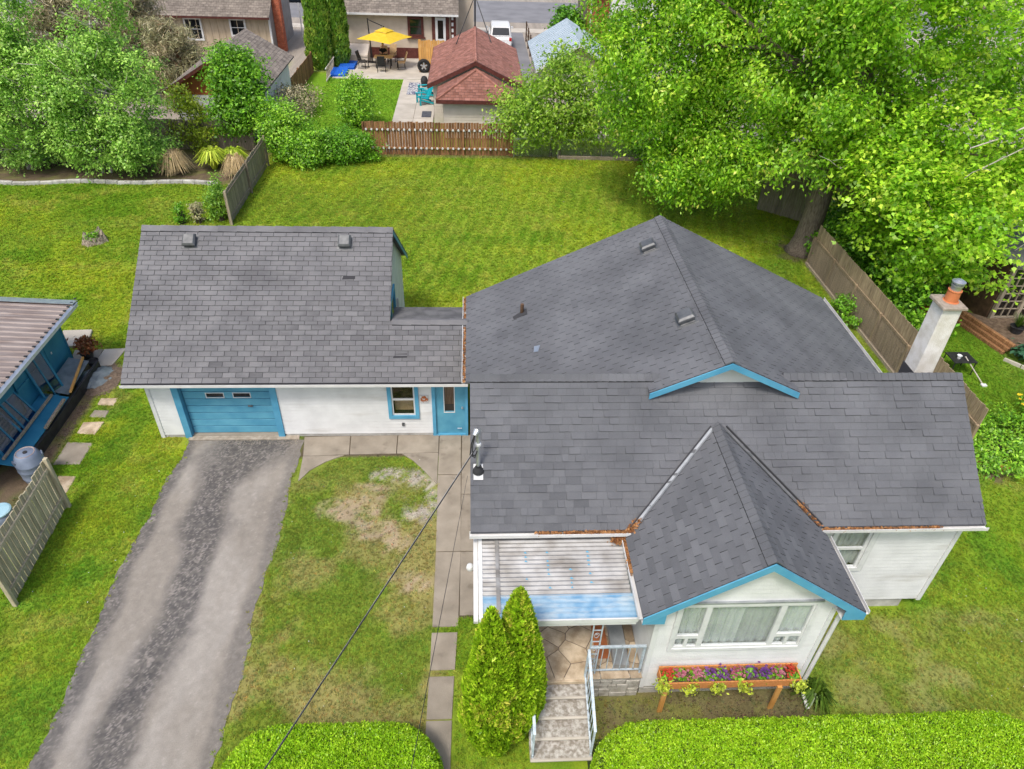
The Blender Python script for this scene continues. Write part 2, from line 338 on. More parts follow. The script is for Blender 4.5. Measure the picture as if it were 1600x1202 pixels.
def vnoise(x, y, scale, seed=0):
    r = np.random.RandomState(seed); T = r.rand(256, 256)
    x = np.asarray(x, float) * scale + 1000.3; y = np.asarray(y, float) * scale + 1000.7
    xi = np.floor(x).astype(int); yi = np.floor(y).astype(int); fx = x - xi; fy = y - yi
    fx = fx * fx * (3 - 2 * fx); fy = fy * fy * (3 - 2 * fy)
    g = lambda a, b: T[a % 256, b % 256]
    return (g(xi, yi) * (1 - fx) + g(xi + 1, yi) * fx) * (1 - fy) + (g(xi, yi + 1) * (1 - fx) + g(xi + 1, yi + 1) * fx) * fy
def fbm(x, y, scale, seed=0, oct=4):
    s = 0; a = .5; t = 0
    for i in range(oct):
        s = s + a * vnoise(x, y, scale * 2 ** i, seed + i * 7); t += a; a *= .55
    return s / t
def sst(a, b, x):
    t = np.clip((np.asarray(x, float) - a) / (b - a), 0, 1); return t * t * (3 - 2 * t)
def clip_poly(poly, a, b, c):
    """keep part of 2D polygon where a*x+b*y<=c"""
    out = []
    for i in range(len(poly)):
        p, q = poly[i], poly[(i + 1) % len(poly)]
        dp = a * p[0] + b * p[1] - c; dq = a * q[0] + b * q[1] - c
        if dp <= 0: out.append(p)
        if dp * dq < 0:
            t = dp / (dp - dq); out.append((p[0] + (q[0] - p[0]) * t, p[1] + (q[1] - p[1]) * t))
    return out
def clip_convex(poly, cl):
    for i in range(len(cl)):
        p, q = cl[i], cl[(i + 1) % len(cl)]
        nx, ny = q[1] - p[1], -(q[0] - p[0])
        poly = clip_poly(poly, nx, ny, nx * p[0] + ny * p[1])
        if len(poly) < 3: return []
    return poly
def parea(p): return .5 * sum(p[i][0] * p[(i + 1) % len(p)][1] - p[(i + 1) % len(p)][0] * p[i][1] for i in range(len(p)))
# ------------------------------------------------------------------ ground
def blob(x, y, cx, cy, rx, ry, soft=.5, seed=0):
    d = np.sqrt(((x - cx) / rx) ** 2 + ((y - cy) / ry) ** 2) + (fbm(x, y, 2.2, 50 + seed, 5) - .5) * 2.4
    return 1 - sst(1 - soft, 1 + soft * .4, d)
def mixc(a, b, t): return a + (np.asarray(b) - a) * t[..., None]
def ground_colour(x, y):
    """rgb of turf, worn turf and soil at ground points; second result: how much grass stands there"""
    x = np.asarray(x, float); y = np.asarray(y, float)
    c = np.ones(x.shape + (3,)) * np.array((.17, .255, .02)); grass = np.ones(x.shape)
    c = mixc(c, (.225, .29, .018), sst(.42, .7, fbm(x, y, .35, 1)))
    c = mixc(c, (.1, .205, .01), sst(.52, .75, fbm(x, y, .6, 9)) * .7)
    c = mixc(c, (.29, .3, .05), sst(.58, .8, fbm(x, y, 1.4, 21)) * .5)
    c = mixc(c, (.075, .19, .016), sst(.56, .7, fbm(x, y, 1.1, 121)) * (.5 - .35 * sst(17, 19, y)))
    c = mixc(c, (.3, .27, .075), sst(.6, .75, fbm(x, y, .8, 131)) * (.4 - .25 * sst(17, 19, y)))
    # mowing lanes on the back lawn
    back = sst(18, 19.5, y) * (1 - sst(36.5, 37, y)) * sst(-10.2, -9.8, x)
    lane = .5 + .5 * np.sin((x * .95 - y * .22) * 11.5 + fbm(x, y, .8, 3) * 2)
    c = mixc(c, (.33, .39, .05), back * lane * .3)
    # dry front plot between drive and walk
    fr = sst(-5.2, -4.4, x) * (1 - sst(-.9, -.3, x)) * (1 - sst(13.6, 14.6, y))
    c = mixc(c, (.14, .195, .028), fr * .75)
    dry = sst(.44, .66, fbm(x, y, .85, 31)) * fr * (1 - .85 * sst(12.4, 13.6, y))
    for cx, cy, rx, ry in ((-3.7, 10.2, .9, .7), (-1.4, 9.1, .9, .5), (-2.8, 7.7, .7, .5), (-3.5, 7.4, .6, .5), (-2.2, 10.9, 1.2, .8)):
        dry = np.maximum(dry, blob(x, y, cx, cy, rx, ry, .8) * .8)
    c = mixc(c, (.3, .235, .105), dry * .65); grass = grass * (1 - .45 * dry)
    bare = np.zeros(x.shape)
    for i, (cx, cy, rx, ry) in enumerate(((-3.0, 12.0, .62, .42), (-2.45, 12.5, .55, .5), (-2.3, 11.5, .6, .35), (-1.9, 11.3, .4, .5), (-1.35, 10.0, .5, .3))):
        bare = np.maximum(bare, blob(x, y, cx, cy, rx, ry, .5, i))
    bare = bare * (.35 + .65 * sst(.35, .6, fbm(x, y, 5, 77)))
    c = mixc(c, (.34, .265, .185), bare * .9); grass = grass * (1 - .8 * bare)
    grav = np.zeros(x.shape)
    for i, (cx, cy, rx, ry) in enumerate(((-2.1, 13.35, .6, .22), (-1.5, 13.2, .5, .28), (-1.35, 12.0, .45, .42), (-1.0, 12.6, .18, .6))):
        grav = np.maximum(grav, blob(x, y, cx, cy, rx, ry, .5, 9 + i))
    c = mixc(c, (.4, .36, .33), grav * .85 * sst(.3, .6, vnoise(x, y, 14, 3))); grass = grass * (1 - .8 * grav)
    # side yard right of the gable: thinner turf, worn spots
    sy = sst(6.2, 7, x) * (1 - sst(8.6, 9.2, y))
    c = mixc(c, (.18, .22, .04), sy * .6)
    w = sst(.52, .72, fbm(x, y, 1.3, 41)) * sy
    c = mixc(c, (.26, .23, .1), w * .5); grass = grass * (1 - .5 * w)
    # soil strip in front of gable and porch, planting beds
    so = .85 * sst(2.1, 2.3, x) * (1 - sst(6.35, 6.9, x)) * sst(5.6, 5.9, y) * (1 - sst(7.3, 7.4, y))
    so = np.maximum(so, sst(-30, -29.9, x) * (1 - sst(-10.35, -10.2, x)) * sst(32.5, 32.6, y) * (1 - sst(37.5, 38, y)))
    so = np.maximum(so, sst(10, 11, x) * (1 - sst(13.3, 14, x)) * sst(36.4, 36.7, y) * (1 - sst(39, 40, y)))
    so = np.maximum(so, (1 - sst(.0, .35, np.abs(x - 13.5))) * sst(13.5, 14, y) * (1 - sst(26.5, 27, y)) * .8)
    so = np.maximum(so, blob(x, y, 13.65, 26.1, 1.15, 1.0, .5) * .9)
    so = np.maximum(so, blob(x, y, 15.2, 14.1, 1.9, 1.4, .3))
    so = np.maximum(so, (1 - sst(.15, .5, np.abs(y - 36.75))) * sst(-9, -8, x) * (1 - sst(9.5, 10, x)) * .6)
    so = np.maximum(so, sst(17.4, 17.8, x + (y - 19) * .1) * (1 - sst(17.2, 17.6, np.abs(y - 20) + 13.5)) )
    so = np.maximum(so, sst(-14.5, -14.3, x) * (1 - sst(-10.95, -10.7, x + .15 * fbm(x, y, 2, 8))) * sst(9.5, 10, y) * (1 - sst(18.2, 18.6, y)))
    soilc = np.array((.135, .1, .068))
    c = mixc(c, soilc, so * (.75 + .25 * sst(.3, .6, fbm(x, y, 3, 61)))); grass = grass * (1 - .9 * so)
    wk = np.maximum(sst(-4.75, -4.6, x) * (1 - sst(.2, .3, x)) * sst(13.95, 14.05, y) * (1 - sst(15, 15.1, y)), sst(-.86, -.84, x) * (1 - sst(.2, .3, x)) * sst(9.0, 9.05, y) * (1 - sst(15, 15.1, y)))
    c = mixc(c, (.1, .08, .055), wk); grass = grass * (1 - wk)
    rg = sst(13.6, 14.2, x) * sst(13.5, 14, y) * (1 - sst(23, 24, y)); c = mixc(c, (.09, .19, .012), rg * .75)
    # turf strip right of the house a little darker green
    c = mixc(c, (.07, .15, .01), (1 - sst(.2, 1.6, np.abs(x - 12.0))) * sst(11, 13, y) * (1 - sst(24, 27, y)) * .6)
    # neighbour lawn behind the fence, gravel lane
    nb = sst(39, 40, y) * (1 - sst(52, 53, y))
    c = mixc(c, (.14, .29, .02), nb * .8)
    gl = sst(52.5, 54, y) + sst(-13.2, -12.5, x) * (1 - sst(-11.4, -11, x)) * sst(43, 45, y) + (1 - sst(-13.5, -13, x)) * sst(37.5, 38.5, y) + sst(2, 2.6, x) * sst(39, 40, y)
    gl = np.clip(gl, 0, 1)
    c = mixc(c, (.31, .275, .235), gl); grass = grass * (1 - gl)
    # small scale tone
    c = c * (.72 + .56 * fbm(x, y, 5, 71))[..., None]
    return c, grass
def grid_mesh(xs, ys, z, name, m, fn):
    X, Y = np.meshgrid(xs, ys); nx, ny = len(xs), len(ys)
    V = np.stack([X.ravel(), Y.ravel(), np.full(X.size, z)], 1)
    i = np.arange(nx * ny).reshape(ny, nx)
    F = np.stack([i[:-1, :-1], i[:-1, 1:], i[1:, 1:], i[1:, :-1]], -1).reshape(-1, 4)
    me = bpy.data.meshes.new(name)
    me.vertices.add(len(V)); me.loops.add(F.size); me.polygons.add(len(F))
    me.vertices.foreach_set('co', V.astype(np.float32).ravel()); me.loops.foreach_set('vertex_index', F.astype(np.int32).ravel())
    me.polygons.foreach_set('loop_start', np.arange(0, F.size, 4, dtype=np.int32))
    C = fn(V[:, 0], V[:, 1]); C = np.concatenate([C, np.ones((len(C), 1))], 1)
    a = me.attributes.new('gcol', 'FLOAT_COLOR', 'POINT'); a.data.foreach_set('color', C.astype(np.float32).ravel())
    me.materials.append(MATS[m]); me.update(calc_edges=True)
    ob = bpy.data.objects.new(name, me); col.objects.link(ob); WORLD[ob] = Vector((0, 0, 0))
    return ob
xs = np.concatenate([np.linspace(-600, -30, 12), np.arange(-26, 20.01, .13), np.linspace(24, 600, 12)])
ys = np.concatenate([np.linspace(-300, 1, 8), np.arange(4, 53, .14), np.linspace(56, 900, 20)])
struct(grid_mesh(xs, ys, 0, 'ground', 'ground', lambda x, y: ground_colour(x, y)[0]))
# ------------------------------------------------------------------ driveway
def drive_edge_l(y): return -7.82 + .04 * np.sin(y * 1.1) + .09 * (vnoise(y, y * 0, 1.3, 5) - .5) + .07 * (vnoise(y, y * 0, 6, 15) - .5) + .18 * sst(13.2, 14.3, y)
def drive_edge_r(y): return -4.6 + .05 * np.sin(y * 1.7 + 1) + .1 * (vnoise(y, y * 0 + 3, 1.5, 6) - .5) + .07 * (vnoise(y, y * 0 + 5, 6, 16) - .5)
def drive_colour(x, y):
    c = np.ones(x.shape + (3,)) * np.array((.265, .24, .207))
    c = mixc(c, (.32, .295, .262), sst(.4, .7, fbm(x, y * .35, 1.3, 3)))
    c = mixc(c, (.23, .207, .178), sst(.5, .75, fbm(x, y * .5, .9, 13)) * .7)
    t = sst(12.6, 14.2, y)
    cen = -6.38 + .13 * np.sin(y * .8) + .55 * t
    wob = (fbm(x, y * .6, 1.5, 23) - .5) * .7
    d = np.abs(x - cen) / (.36 + .3 * (fbm(x * 0, y, .7, 33) - .3) + .75 * t) + wob * 1.6
    dark = 1 - sst(.35, 1.45, d)
    d2 = (x + 7.85) / (.34 + .25 * (fbm(x * 0 + 7, y, .8, 43) - .3)) + wob * 1.3
    dark = np.maximum(dark, (1 - sst(.6, 1.2, d2)) * .85)
    d3 = (-4.62 - x) / (.3 + .35 * (fbm(x * 0 + 9, y, .6, 53) - .35)) + wob * 1.3
    dark = np.maximum(dark, (1 - sst(.6, 1.2, d3)) * .55)
    c = mixc(c, (.08, .077, .076), dark * .92 * (.74 + .26 * sst(.32, .62, fbm(x, y, 13, 63))))
    # craze: thin pale lines in the dark tarry strips
    px, py = x + .16 * fbm(x, y, 4, 5), y + .16 * fbm(x, y, 4, 6)
    cr = np.minimum(np.minimum(np.abs(fbm(px, py, 3.6, 81) - .5), np.abs(fbm(px, py, 5.5, 91) - .47)), np.abs(fbm(px, py, 8, 101) - .5))
    c = mixc(c, (.27, .245, .225), (1 - sst(.003, .02, cr)) * dark * .75)
    cl = np.abs(fbm(px, py, 1.1, 111, 3) - .5); c = mixc(c, (.4, .36, .32), (1 - sst(.003, .008, cl)) * sst(.45, .8, dark) * .45)
    c = mixc(c, (.42, .385, .35), sst(.66, .8, fbm(x, y, 16, 141)) * (1 - dark) * .35)
    spots = sst(.78, .84, vnoise(x, y, 2.3, 97)) * sst(.5, .6, vnoise(x, y, 1.1, 98)) * (1 - sst(8.5, 9, y))
    c = mixc(c, (.045, .045, .05), spots * .35)
    c = c * (.85 + .3 * fbm(x, y, 9, 17))[..., None]
    return c
def build_drive():
    ys2 = np.arange(1.0, 14.74, .03); n = 110
    V = []; U = np.linspace(0, 1, n)
    l = drive_edge_l(ys2); r = drive_edge_r(ys2)
    X = l[:, None] + (r - l)[:, None] * U[None]; Y = np.repeat(ys2[:, None], n, 1)
    V = np.stack([X.ravel(), Y.ravel(), np.full(X.size, .012)], 1)
    i = np.arange(X.size).reshape(len(ys2), n)
    F = np.stack([i[:-1, :-1], i[:-1, 1:], i[1:, 1:], i[1:, :-1]], -1).reshape(-1, 4)
    me = bpy.data.meshes.new('driveway'); me.from_pydata(V.tolist(), [], F.tolist())
    C = drive_colour(V[:, 0], V[:, 1]); C = np.concatenate([C, np.ones((len(C), 1))], 1)
    a = me.attributes.new('gcol', 'FLOAT_COLOR', 'POINT'); a.data.foreach_set('color', C.astype(np.float32).ravel())
    me.materials.append(MATS['asphalt_drive']); ob = bpy.data.objects.new('driveway', me); col.objects.link(ob); WORLD[ob] = Vector((0, 0, 0))
    return struct(ob)
build_drive()
# ------------------------------------------------------------------ concrete walk: each slab its own piece
walk = struct(MB().prism([(-4.62, 14.6), (-4.5, 13.2), (-.95, 12.9), (-.92, 6.2), (-.38, 6.2), (-.3, 9), (.1, 9), (.1, 14.7)], -.1, -.02).build('walkway', 'soil', origin=(0, 0, 0)))
def slab(poly, z=.022, m='concrete', par=walk, name='slab'):
    cx = sum(p[0] for p in poly) / len(poly); cy = sum(p[1] for p in poly) / len(poly)
    q = [(cx + (x - cx) * (1 - .012 / max(.1, math.hypot(x - cx, y - cy))), cy + (y - cy) * (1 - .012 / max(.1, math.hypot(x - cx, y - cy)))) for x, y in poly]
    if parea(q) < 0: q.reverse()
    return MB().prism(q, -.08, z + random.uniform(-.004, .004)).build(name, m, par, bevel=.006)
random.seed(5)
slab([(-4.62, 14.82), (-3.36, 14.85), (-3.3, 14.1), (-4.52, 14.05)])
slab([(-3.36, 14.85), (-2.07, 14.86), (-2.05, 14.12), (-3.3, 14.1)])
slab([(-2.07, 14.86), (-.93, 14.87), (-.92, 14.14), (-2.05, 14.12)])
slab([(-4.52, 14.05), (-3.42, 14.08), (-3.85, 13.85), (-4.25, 13.5), (-4.47, 13.1)])
slab([(-1.92, 14.13), (-.92, 14.14), (-.92, 12.95), (-1.28, 13.45), (-1.6, 13.85)])
slab([(-.92, 14.87), (-.32, 14.87), (-.31, 13.3), (-.92, 13.3)])
for y0, y1, xl0, xl1, xr0, xr1 in ((13.3, 10.78, -.92, -.87, -.31, -.29), (10.78, 8.78, -.87, -.87, -.29, -.32), (8.66, 7.8, -.88, -.88, -.33, -.37), (7.68, 6.8, -.89, -.9, -.38, -.41), (6.79, 5.2, -.9, -.9, -.41, -.43)):
    slab([(xl0, y0), (xr0, y0), (xr1, y1), (xl1, y1)])
for y0, y1 in ((14.85, 12.6), (12.6, 10.78), (10.78, 9.05)):
    slab([(-.3, y0), (.13, y0), (.13, y1), (-.3, y1)])
apron = struct(MB().prism([(-7.7, 14.72), (-4.75, 14.72), (-4.75, 14.88), (-7.7, 14.88)], -.05, .03).build('garage_apron', 'cap_stone', origin=(0, 0, 0)))
# ------------------------------------------------------------------ far ground: patio, lanes, road
struct(MB().prism([(-9.4, 51.2), (-1.0, 51.3), (-1.0, 57), (-9.4, 57)], -.05, .03).build('patio', 'concrete_pale', origin=(0, 0, 0)))
pt = struct(MB().prism([(-4.6, 36.95), (-2.2, 36.95), (-2.2, 51.2), (-4.6, 51.2)], -.05, .002).build('back_path', 'mortar', origin=(0, 0, 0)))
for k in range(5):
    for x0, x1 in ((-4.6, -3.42), (-3.4, -2.25)):
        MB().box(x0, x1, 37.1 + k * 2.82, 37.1 + k * 2.82 + 2.79, -.05, .03).build('slab', 'concrete_pale', pt)
struct(MB().prism([(-300, 71), (300, 71), (300, 81.5), (-300, 81.5)], -.05, .01).build('road', 'asphalt', origin=(0, 0, 0)))
struct(MB().prism([(-300, 66.8), (300, 66.8), (300, 68.4), (-300, 68.4)], -.05, .03).build('pavement', 'concrete_pale', origin=(0, 0, 0)))
struct(MB().prism([(-.2, 52), (4.4, 52), (4.4, 66.8), (-.2, 66.8)], -.05, .012).build('side_drive', 'asphalt', origin=(0, 0, 0)))
# ------------------------------------------------------------------ shared building helpers
CAMP = Vector((0, 0, CAM_H))
def shingles(poly3, expo, widths, mode, seed, thick=.019, joint=.003):
    """cut a convex roof plane into shingles; returns list of (verts, faces, centre)"""
    rnd = random.Random(seed)
    P = [Vector(p) for p in poly3]
    n = Vector((0, 0, 0))
    for i in range(len(P)): n += (P[i] - P[0]).cross(P[(i + 1) % len(P)] - P[0])
    n.normalize()
    if n.z < 0: n = -n
    v = (Vector((0, 0, 1)) - n * n.z).normalized(); u = v.cross(n).normalized()
    o = min(P, key=lambda p: p.dot(v))
    o = Vector(o)
    poly = [((p - o).dot(u), (p - o).dot(v)) for p in P]
    if parea(poly) < 0: poly.reverse()
    umin = min(p[0] for p in poly); umax = max(p[0] for p in poly); vmax = max(p[1] for p in poly)
    out = []; row = 0; v0 = -.0
    while v0 < vmax - .02:
        v1 = min(v0 + expo, vmax)
        a = umin - rnd.random() * .3 if mode == 'lam' else umin - (widths[0] / 2 if row % 2 else 0) - (row * .013 % .05)
        while a < umax:
            w = rnd.choice(widths) if mode == 'lam' else widths[0]
            gap = joint if mode == 'lam' else .012
            rect = [(a + gap / 2, v0 + rnd.uniform(-.003, .003)), (a + w - gap / 2, v0 + rnd.uniform(-.003, .003)), (a + w - gap / 2, v1 + .004), (a + gap / 2, v1 + .004)]
            q = clip_convex(rect, poly)
            if len(q) >= 3 and parea(q) > .0006:
                t = thick * (rnd.choice((.7, .75, .8, 1.6)) if mode == 'lam' else rnd.uniform(.8, 1.25))
                base = [o + u * x + v * y for x, y in q]
                top = [o + u * x + v * y + n * (.003 + t * (1 - .8 * (y - v0) / max(expo, .01))) for x, y in q]
                k = len(q)
                fs = [tuple(range(k, 2 * k))] + [(i, (i + 1) % k, k + (i + 1) % k, k + i) for i in range(k)]
                c = sum(top, Vector((0, 0, 0))) / k
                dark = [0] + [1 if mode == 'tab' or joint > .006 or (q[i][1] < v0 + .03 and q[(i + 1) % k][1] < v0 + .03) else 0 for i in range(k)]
                out.append((base + top, fs, c, dark))
            a += w
        v0 += expo; row += 1
    return out
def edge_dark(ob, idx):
    """butt edges of each shingle show the black asphalt core; the dark also paints in course shadow lines"""
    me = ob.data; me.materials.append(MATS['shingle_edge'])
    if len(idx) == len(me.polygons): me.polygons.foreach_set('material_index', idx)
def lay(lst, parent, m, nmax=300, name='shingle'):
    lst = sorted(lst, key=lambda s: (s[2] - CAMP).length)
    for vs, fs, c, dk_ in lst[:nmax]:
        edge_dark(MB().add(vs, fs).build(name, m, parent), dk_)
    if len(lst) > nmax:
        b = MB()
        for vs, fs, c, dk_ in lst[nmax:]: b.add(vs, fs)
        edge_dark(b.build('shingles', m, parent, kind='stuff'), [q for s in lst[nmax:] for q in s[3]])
def ridge_caps(p, q, n1, n2, m, parent, w=.15, step=.143, name='ridge_cap'):
    """folded cap pieces lapping along a ridge"""
    p = Vector(p); q = Vector(q); d = (q - p).normalized(); L = (q - p).length
    n1 = Vector(n1).normalized() * w; n2 = Vector(n2).normalized() * w
    b = MB(); sk = MB(); k = 0; up = Vector((0, 0, 1))
    while k * step < L:
        a = p + d * (k * step); e = p + d * min(L, (k + 1) * step + .02)
        h0, h1 = .045, .03
        b.add([a + n1 + up * h0, a + up * h0 * 1.1, a + n2 + up * h0, e + n1 + up * h1, e + up * h1 * 1.1, e + n2 + up * h1,
               a + n1, a + n2], [(0, 1, 4, 3), (1, 2, 5, 4), (0, 6, 7, 2, 1)])
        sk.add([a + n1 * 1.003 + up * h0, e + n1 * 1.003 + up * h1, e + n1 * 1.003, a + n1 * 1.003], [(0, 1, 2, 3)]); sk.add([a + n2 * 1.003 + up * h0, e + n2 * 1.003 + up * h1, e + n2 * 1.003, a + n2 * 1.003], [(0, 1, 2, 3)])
        k += 1
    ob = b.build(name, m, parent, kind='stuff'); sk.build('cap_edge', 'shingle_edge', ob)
    return ob
def siding(parent, p0, du, nrm, length, z0, z1, m, expo=.115, holes=(), edge=None, name='siding'):
    """lapped boards: p0 start on plan, du direction along wall, nrm outward; edge(z)->(u0,u1) clips a gable; holes (u0,u1,z0,z1)"""
    du = Vector(du); nrm = Vector(nrm); p0 = Vector((p0[0], p0[1], 0)); b = MB()
    zs = [z0]
    while zs[-1] < z1 - 1e-4: zs.append(min(zs[-1] + expo, z1))
    for a, c in zip(zs[:-1], zs[1:]):
        cuts = sorted({a, c} | {h for H in holes for h in H[2:] if a < h < c})
        for za, zc in zip(cuts[:-1], cuts[1:]):
            lo = (0, length) if edge is None else edge(za); hi = (0, length) if edge is None else edge(zc)
            spans = [(lo[0], lo[1], hi[0], hi[1])]
            for H in holes:
                if H[2] < zc - 1e-5 and H[3] > za + 1e-5:
                    ns = []
                    for s in spans:
                        if H[1] <= s[0] or H[0] >= s[1]: ns.append(s); continue
                        ns.append((s[0], H[0], s[2], H[0])); ns.append((H[1], s[1], H[1], s[3]))
                    spans = ns
            for u0, u1, w0, w1 in spans:
                if u1 - u0 < .005 and w1 - w0 < .005: continue
                ta = .015 - .012 * (za - a) / expo; tc = .015 - .012 * (zc - a) / expo
                P = lambda u, z, t: p0 + du * u + nrm * t + Vector((0, 0, z))
                b.add([P(u0, za, ta), P(u1, za, ta), P(w1, zc, tc), P(w0, zc, tc), P(u0, za, -.02), P(u1, za, -.02)], [(0, 1, 2, 3), (4, 5, 1, 0)])
    return b.build(name, m, parent)
def frame_rect(parent, c0, c1, y, w, d, m, name='window_frame', proud=.03):
    """frame on a wall that faces -Y: c0=(x0,z0), c1=(x1,z1); wall plane y"""
    b = MB(); x0, z0 = c0; x1, z1 = c1; ya, yb = y - proud, y - proud + d
    b.box(x0, x0 + w, ya, yb, z0, z1).box(x1 - w, x1, ya, yb, z0, z1).box(x0 + w, x1 - w, ya + .001, yb, z1 - w, z1).box(x0 + w, x1 - w, ya + .001, yb, z0, z0 + w)
    return b.build(name, m, parent)
def curtain(parent, x0, x1, z0, z1, y, m='curtain', n=40):
    b = MB(); xs_ = np.linspace(x0, x1, n)
    vs = []
    for x in xs_:
        yy = y + .025 * math.sin(x * 38) + .012 * math.sin(x * 91 + 1)
        vs += [(x, yy, z0), (x, yy, z1)]
    b.add(vs, [(2 * i, 2 * i + 2, 2 * i + 3, 2 * i + 1) for i in range(n - 1)])
    return b.build('curtain', m, parent)
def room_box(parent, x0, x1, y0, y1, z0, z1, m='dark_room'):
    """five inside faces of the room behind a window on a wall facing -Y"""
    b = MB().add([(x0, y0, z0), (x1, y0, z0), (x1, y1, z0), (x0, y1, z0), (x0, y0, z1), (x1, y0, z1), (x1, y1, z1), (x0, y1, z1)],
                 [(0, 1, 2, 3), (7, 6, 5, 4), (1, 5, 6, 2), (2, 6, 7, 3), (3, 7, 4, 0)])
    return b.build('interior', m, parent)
def gutter(parent, x0, x1, y, z, axis='x', name='gutter', m='gutter', w=.12, side=-1):
    """open U gutter; y is the eave line (roof edge), trough on `side` of it"""
    b = MB()
    def bx(a0, a1, b0, b1, c0, c1):
        if axis == 'x': b.box(a0, a1, b0, b1, c0, c1)
        else: b.box(b0, b1, a0, a1, c0, c1)
    ya, yb = sorted((y, y + side * w))
    bx(x0, x1, ya, yb, z - .075, z - .065)
    bx(x0, x1, ya, ya + .012, z - .065, z)
    bx(x0, x1, yb - .012, yb, z - .065, z + (.012 if side > 0 else .0))
    return b.build(name, m, parent)
def roof_vent(parent, c, n, v, m='vent_metal', s=.3):
    """low box vent lying on a roof plane: c on plane, n normal, v upslope"""
    n = Vector(n).normalized(); v = Vector(v).normalized(); u = v.cross(n); c = Vector(c); b = MB()
    def ring(su, sv, h, dv=0): return [c + u * (a * su) + v * (bb * sv + dv) + n * h for a, bb in ((-1, -1), (1, -1), (1, 1), (-1, 1))]
    r = [ring(s * .62, s * .62, .016), ring(s * .62, s * .62, .022), ring(s * .42, s * .42, .024), ring(s * .42, s * .42, .09), ring(s * .5, s * .5, .095), ring(s * .5, s * .5, .14), ring(s * .38, s * .4, .185, .01)]
    vs = sum(r, []); fs = []
    for k in range(len(r) - 1):
        for i in range(4): fs.append((k * 4 + i, k * 4 + (i + 1) % 4, k * 4 + 4 + (i + 1) % 4, k * 4 + 4 + i))
    fs.append(tuple(range(len(vs) - 4, len(vs))))
    return b.add(vs, fs).build('roof_vent', m, parent, bevel=.008)
# ------------------------------------------------------------------ garage with breezeway
GE, GR = (14.55, 2.08), (18.08, 4.68)      # eave / ridge (Y, Z)
GX0, GX1, GXB = -8.81, -2.15, -.12
gar = thing('garage', 'white sided garage with grey shingle roof, blue overhead door and breezeway to the house', 'garage', (-4.5, 14.85, 0))
gs = (GR[1] - GE[1]) / (GR[0] - GE[0])
gz = lambda y: GE[1] + gs * (y - GE[0])
BY, BZ = 15.9, gz(15.9)
RB = (21.6, 2.09)
MB().slab([(GX0, GE[0], GE[1]), (GX1, GE[0], GE[1]), (GX1, GR[0], GR[1]), (GX0, GR[0], GR[1])], (0, 0, -.05)).build('roof_deck', 'deck_dark', gar)
MB().slab([(GX1, GE[0], GE[1]), (GXB, GE[0], GE[1]), (GXB, BY, BZ), (GX1, BY, BZ)], (0, 0, -.05)).build('roof_deck', 'deck_dark', gar)
MB().slab([(GX0, RB[0], RB[1]), (GX1, RB[0], RB[1]), (GX1, GR[0], GR[1]), (GX0, GR[0], GR[1])], (0, 0, -.05)).build('rear_roof', 'shingle_grey', gar)
MB().slab([(GX1 + .01, BY, BZ), (GXB, BY, BZ), (GXB, 17.1, 2.78), (GX1 + .01, 17.1, 2.78)], (0, 0, -.04)).build('low_roof', 'roof_felt', gar)
lst = shingles([(GX0, GE[0], GE[1]), (GXB, GE[0], GE[1]), (GXB, BY, BZ), (GX0, BY, BZ)], .143, [.333], 'tab', 3, .02)
# upper roof starts on a whole course above the breezeway ridge
nv = Vector((0, GR[0] - GE[0], GR[1] - GE[1])).normalized()
L0 = math.hypot(BY - GE[0], BZ - GE[1]); kk = math.ceil(L0 / .143 - 1e-6); yk = GE[0] + nv.y * .143 * kk; 
lst = [s for s in lst if s[2].y < yk]
lst += shingles([(GX0, BY, BZ), (GX1, BY, BZ), (GX1, GR[0], GR[1]), (GX0, GR[0], GR[1])], .143, [.333], 'tab', 4, .02)
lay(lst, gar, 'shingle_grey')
ridge_caps((GX0, GR[0], GR[1]), (GX1, GR[0], GR[1]), (0, -1, -gs), (0, 1, -gs), 'shingle_grey', gar, w=.17, step=.5)
ridge_caps((GX1 + .05, BY, BZ), (GXB, BY, BZ), (0, -1, -gs), (0, 1, -.25), 'shingle_grey', gar, w=.13, step=.5)
gn = Vector((0, -nv.z, nv.y))
for x in (-7.5, -3.42): roof_vent(gar, (x, 17.72, gz(17.72)), gn, nv, s=.34)
for x, y, w in ((-3.45, 16.85, .34), (-2.05, 15.08, .36)):       # lifted / replaced tabs
    MB().slab([Vector((x, y, gz(y))) + gn * .02, Vector((x + w, y + .01, gz(y + .01))) + gn * .02, Vector((x + w, y + .1, gz(y + .1))) + gn * .016, Vector((x + .03, y + .09, gz(y + .09))) + gn * .016], gn * .003).build('patch', 'deck_dark', gar)
gutter(gar, GX0, GXB, GE[0] + .02, GE[1] + .01)
MB().box(GX0 + .05, GXB, GE[0] + .02, GE[0] + .04, GE[1] - .1, GE[1] - .02).build('fascia', 'white_trim', gar)
MB().box(GX0 + .3, GXB, GE[0] + .045, 14.85, GE[1] - .095, GE[1] - .08).build('soffit', 'white_paint', gar)
for xx in (GX0 + .01, GX1 - .03):                                # rake boards
    bb = MB()
    for (ya, za), (yb, zb) in ((GE, GR), (RB, GR)):
        if xx > -3 and ya < 15: ya, za = 16.0, gz(16.0)
        bb.slab([(xx, ya, za - .03), (xx, yb, zb - .03), (xx, yb, zb - .16), (xx, ya, za - .16)], (.022, 0, 0))
        bb.build('rake_board', 'blue_paint' if xx > -3 and ya > 20 else 'white_trim', gar); bb = MB()
WY = 14.87
DX0, DX1 = -7.62, -5.3
ghole = [(DX0 + 8.42, DX1 + 8.42, -.1, 1.95), (-2.16 + 8.42, -1.54 + 8.42, .74, 1.84), (-1.0 + 8.42, -.2 + 8.42, 0, 1.94)]
